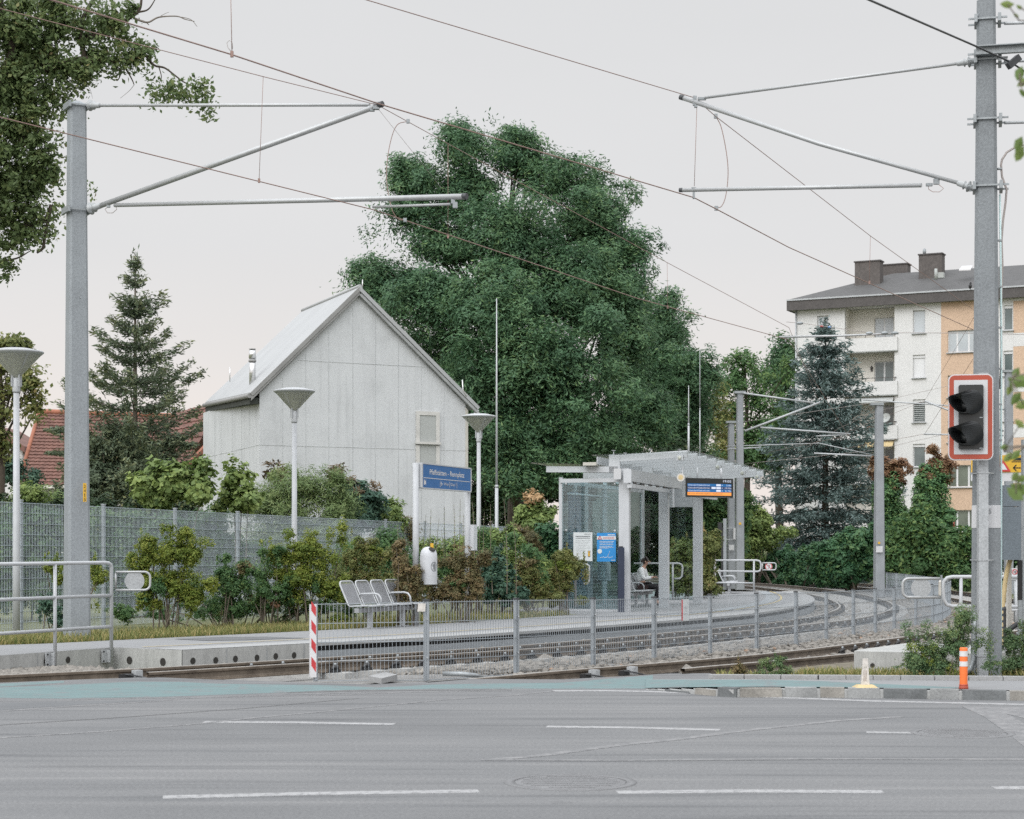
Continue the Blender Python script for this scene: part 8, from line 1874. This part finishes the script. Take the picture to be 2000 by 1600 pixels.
# climbing shrub over pillar C's rear is left out; weeds in the verge
def weed(label, lobs, Y, n, m='weed', **kw): return gard(label, ragged(lobs, 1330), Y, m, int(n * .62), kw.pop('per', 40), kw.pop('sp', .075), kw.pop('sz', .03), .4, name='verge_weed', stems=kw.pop('st', 9), r=.005, cat='weed', **kw)
weed('big tangled green weed between the trough and the right mast', [(1820, 1270, 46, 26), (1850, 1240, 40, 30), (1790, 1290, 46, 20), (1870, 1265, 34, 40), (1840, 1300, 60, 14), (1880, 1215, 16, 16), (1770, 1300, 30, 10), (1868, 1225, 22, 20)], 22.6, 520, mix=('lime', lob([(1850, 1303, 50, 8), (1800, 1270, 36, 20)], 22.6), 40))
weed('green weeds right of the mast below the grey cabinet', [(1975, 1270, 24, 30), (1995, 1260, 30, 40), (1985, 1300, 40, 14), (1965, 1300, 20, 16)], 23.4, 260)
weed('low yellow weed tuft between the rail and the kerb', [(1500, 1300, 14, 12), (1520, 1315, 30, 8), (1518, 1288, 6, 14), (1480, 1318, 24, 6)], 23.6, 80, sp=.06)
weed('dry brown grass stalks beside the near rail', [(1446, 1300, 6, 18), (1452, 1318, 14, 6), (1440, 1318, 12, 6)], 23.6, 40, m='rust', sp=.05, sz=.03)
blades(np.array([GR(rng.uniform(1560, 2060), rng.uniform(1319, 1327), -.01) for i in range(2600)]), .11, LEAF['grass'], 'verge_grass')
blades(np.array([GR(rng.uniform(1400, 1700), rng.uniform(1316, 1325), -.02) for i in range(500)]), .07, LEAF['grass'], 'kerb_grass')
# ---- leafy twigs close to the camera on the right
o = thing('roadside_tree', 'tree just outside the right edge with twigs of out-of-focus leaves', 'tree', Vector((3.1, 6.4, 0))); mb = MB(); C = []; Ax = []; rq = random.Random(9); Yn = 6.6
mb.tube([(3.1, 6.4, 0), (3.0, 6.5, 1.4), (3.05, 6.6, 4.0)], [.09, .075, .05], 8)
for st_, en, lv in (((2300, 120), (1990, 40), ((1968, 8, 30), (1985, 30, 14), (1992, 14, 16))), ((2300, 200), (1992, 165), ((1992, 143, 34), (1999, 160, 28), (2000, 182, 24))), ((2300, 330), (1985, 288), ((1990, 280, 30), (1992, 300, 34))), ((2300, 700), (1975, 738), ((1985, 728, 26), (1994, 745, 44), (1976, 743, 18), (1972, 762, 22), (1985, 778, 30), (1999, 790, 34))), ((2300, 860), (1960, 880), ((1963, 873, 20), (1970, 893, 26), (1985, 888, 26), (1993, 828, 26))), ((2300, 960), (1985, 930), ((1983, 930, 22), (1994, 935, 26), (1995, 955, 44), (1984, 965, 40)))):
    a, b = P(*st_, Yn + .3), P(*en, Yn); q = bez(a, a.lerp(b, .6) + Z * .05, b, 7); mb.tube(q, [.012 * (1 - .8 * i / 6) for i in range(7)], 5, caps=False)
    for x, y, s in lv:
        p = P(x, y, Yn + rq.uniform(-.1, .1)); C.append(p); an = rq.uniform(2.4, 4.6); Ax.append((Vector((math.cos(an), rq.uniform(-.3, .3), math.sin(an))).normalized(), s * Yn / F_PX)); mb.tube([p, min(q, key=lambda v: (v - p).length)], .0025, 4)
    for k in range(26):
        t = rq.uniform(0, .55); p = q[int(t * 6)] + Vector((rq.gauss(0, .08), rq.gauss(0, .1), rq.gauss(0, .08)))
        if 1000 + p.x / p.y * F_PX > 2035: C.append(p); Ax.append((Vector((rq.gauss(0, 1), rq.gauss(0, 1), rq.gauss(0, 1))).normalized(), .06))
V = []
for p, (a, l) in zip(C, Ax):
    b = a.cross(Vector((.1, -1, .25))).normalized(); c = a.cross(b) * l * .08
    V += [p - a * l * .5, p - a * l * .1 + b * l * .30 + c, p + a * l * .25 + b * l * .22 + c, p + a * l * .55, p - a * l * .5, p + a * l * .55, p + a * l * .25 - b * l * .22 + c, p - a * l * .1 - b * l * .30 + c]
foliage('leaves', np.array([v[:] for v in V]), np.repeat(rng.uniform(.2, .9, len(C)), 2), LEAF['near'], o); part('trunk', mb, M['bark_pale'], o)
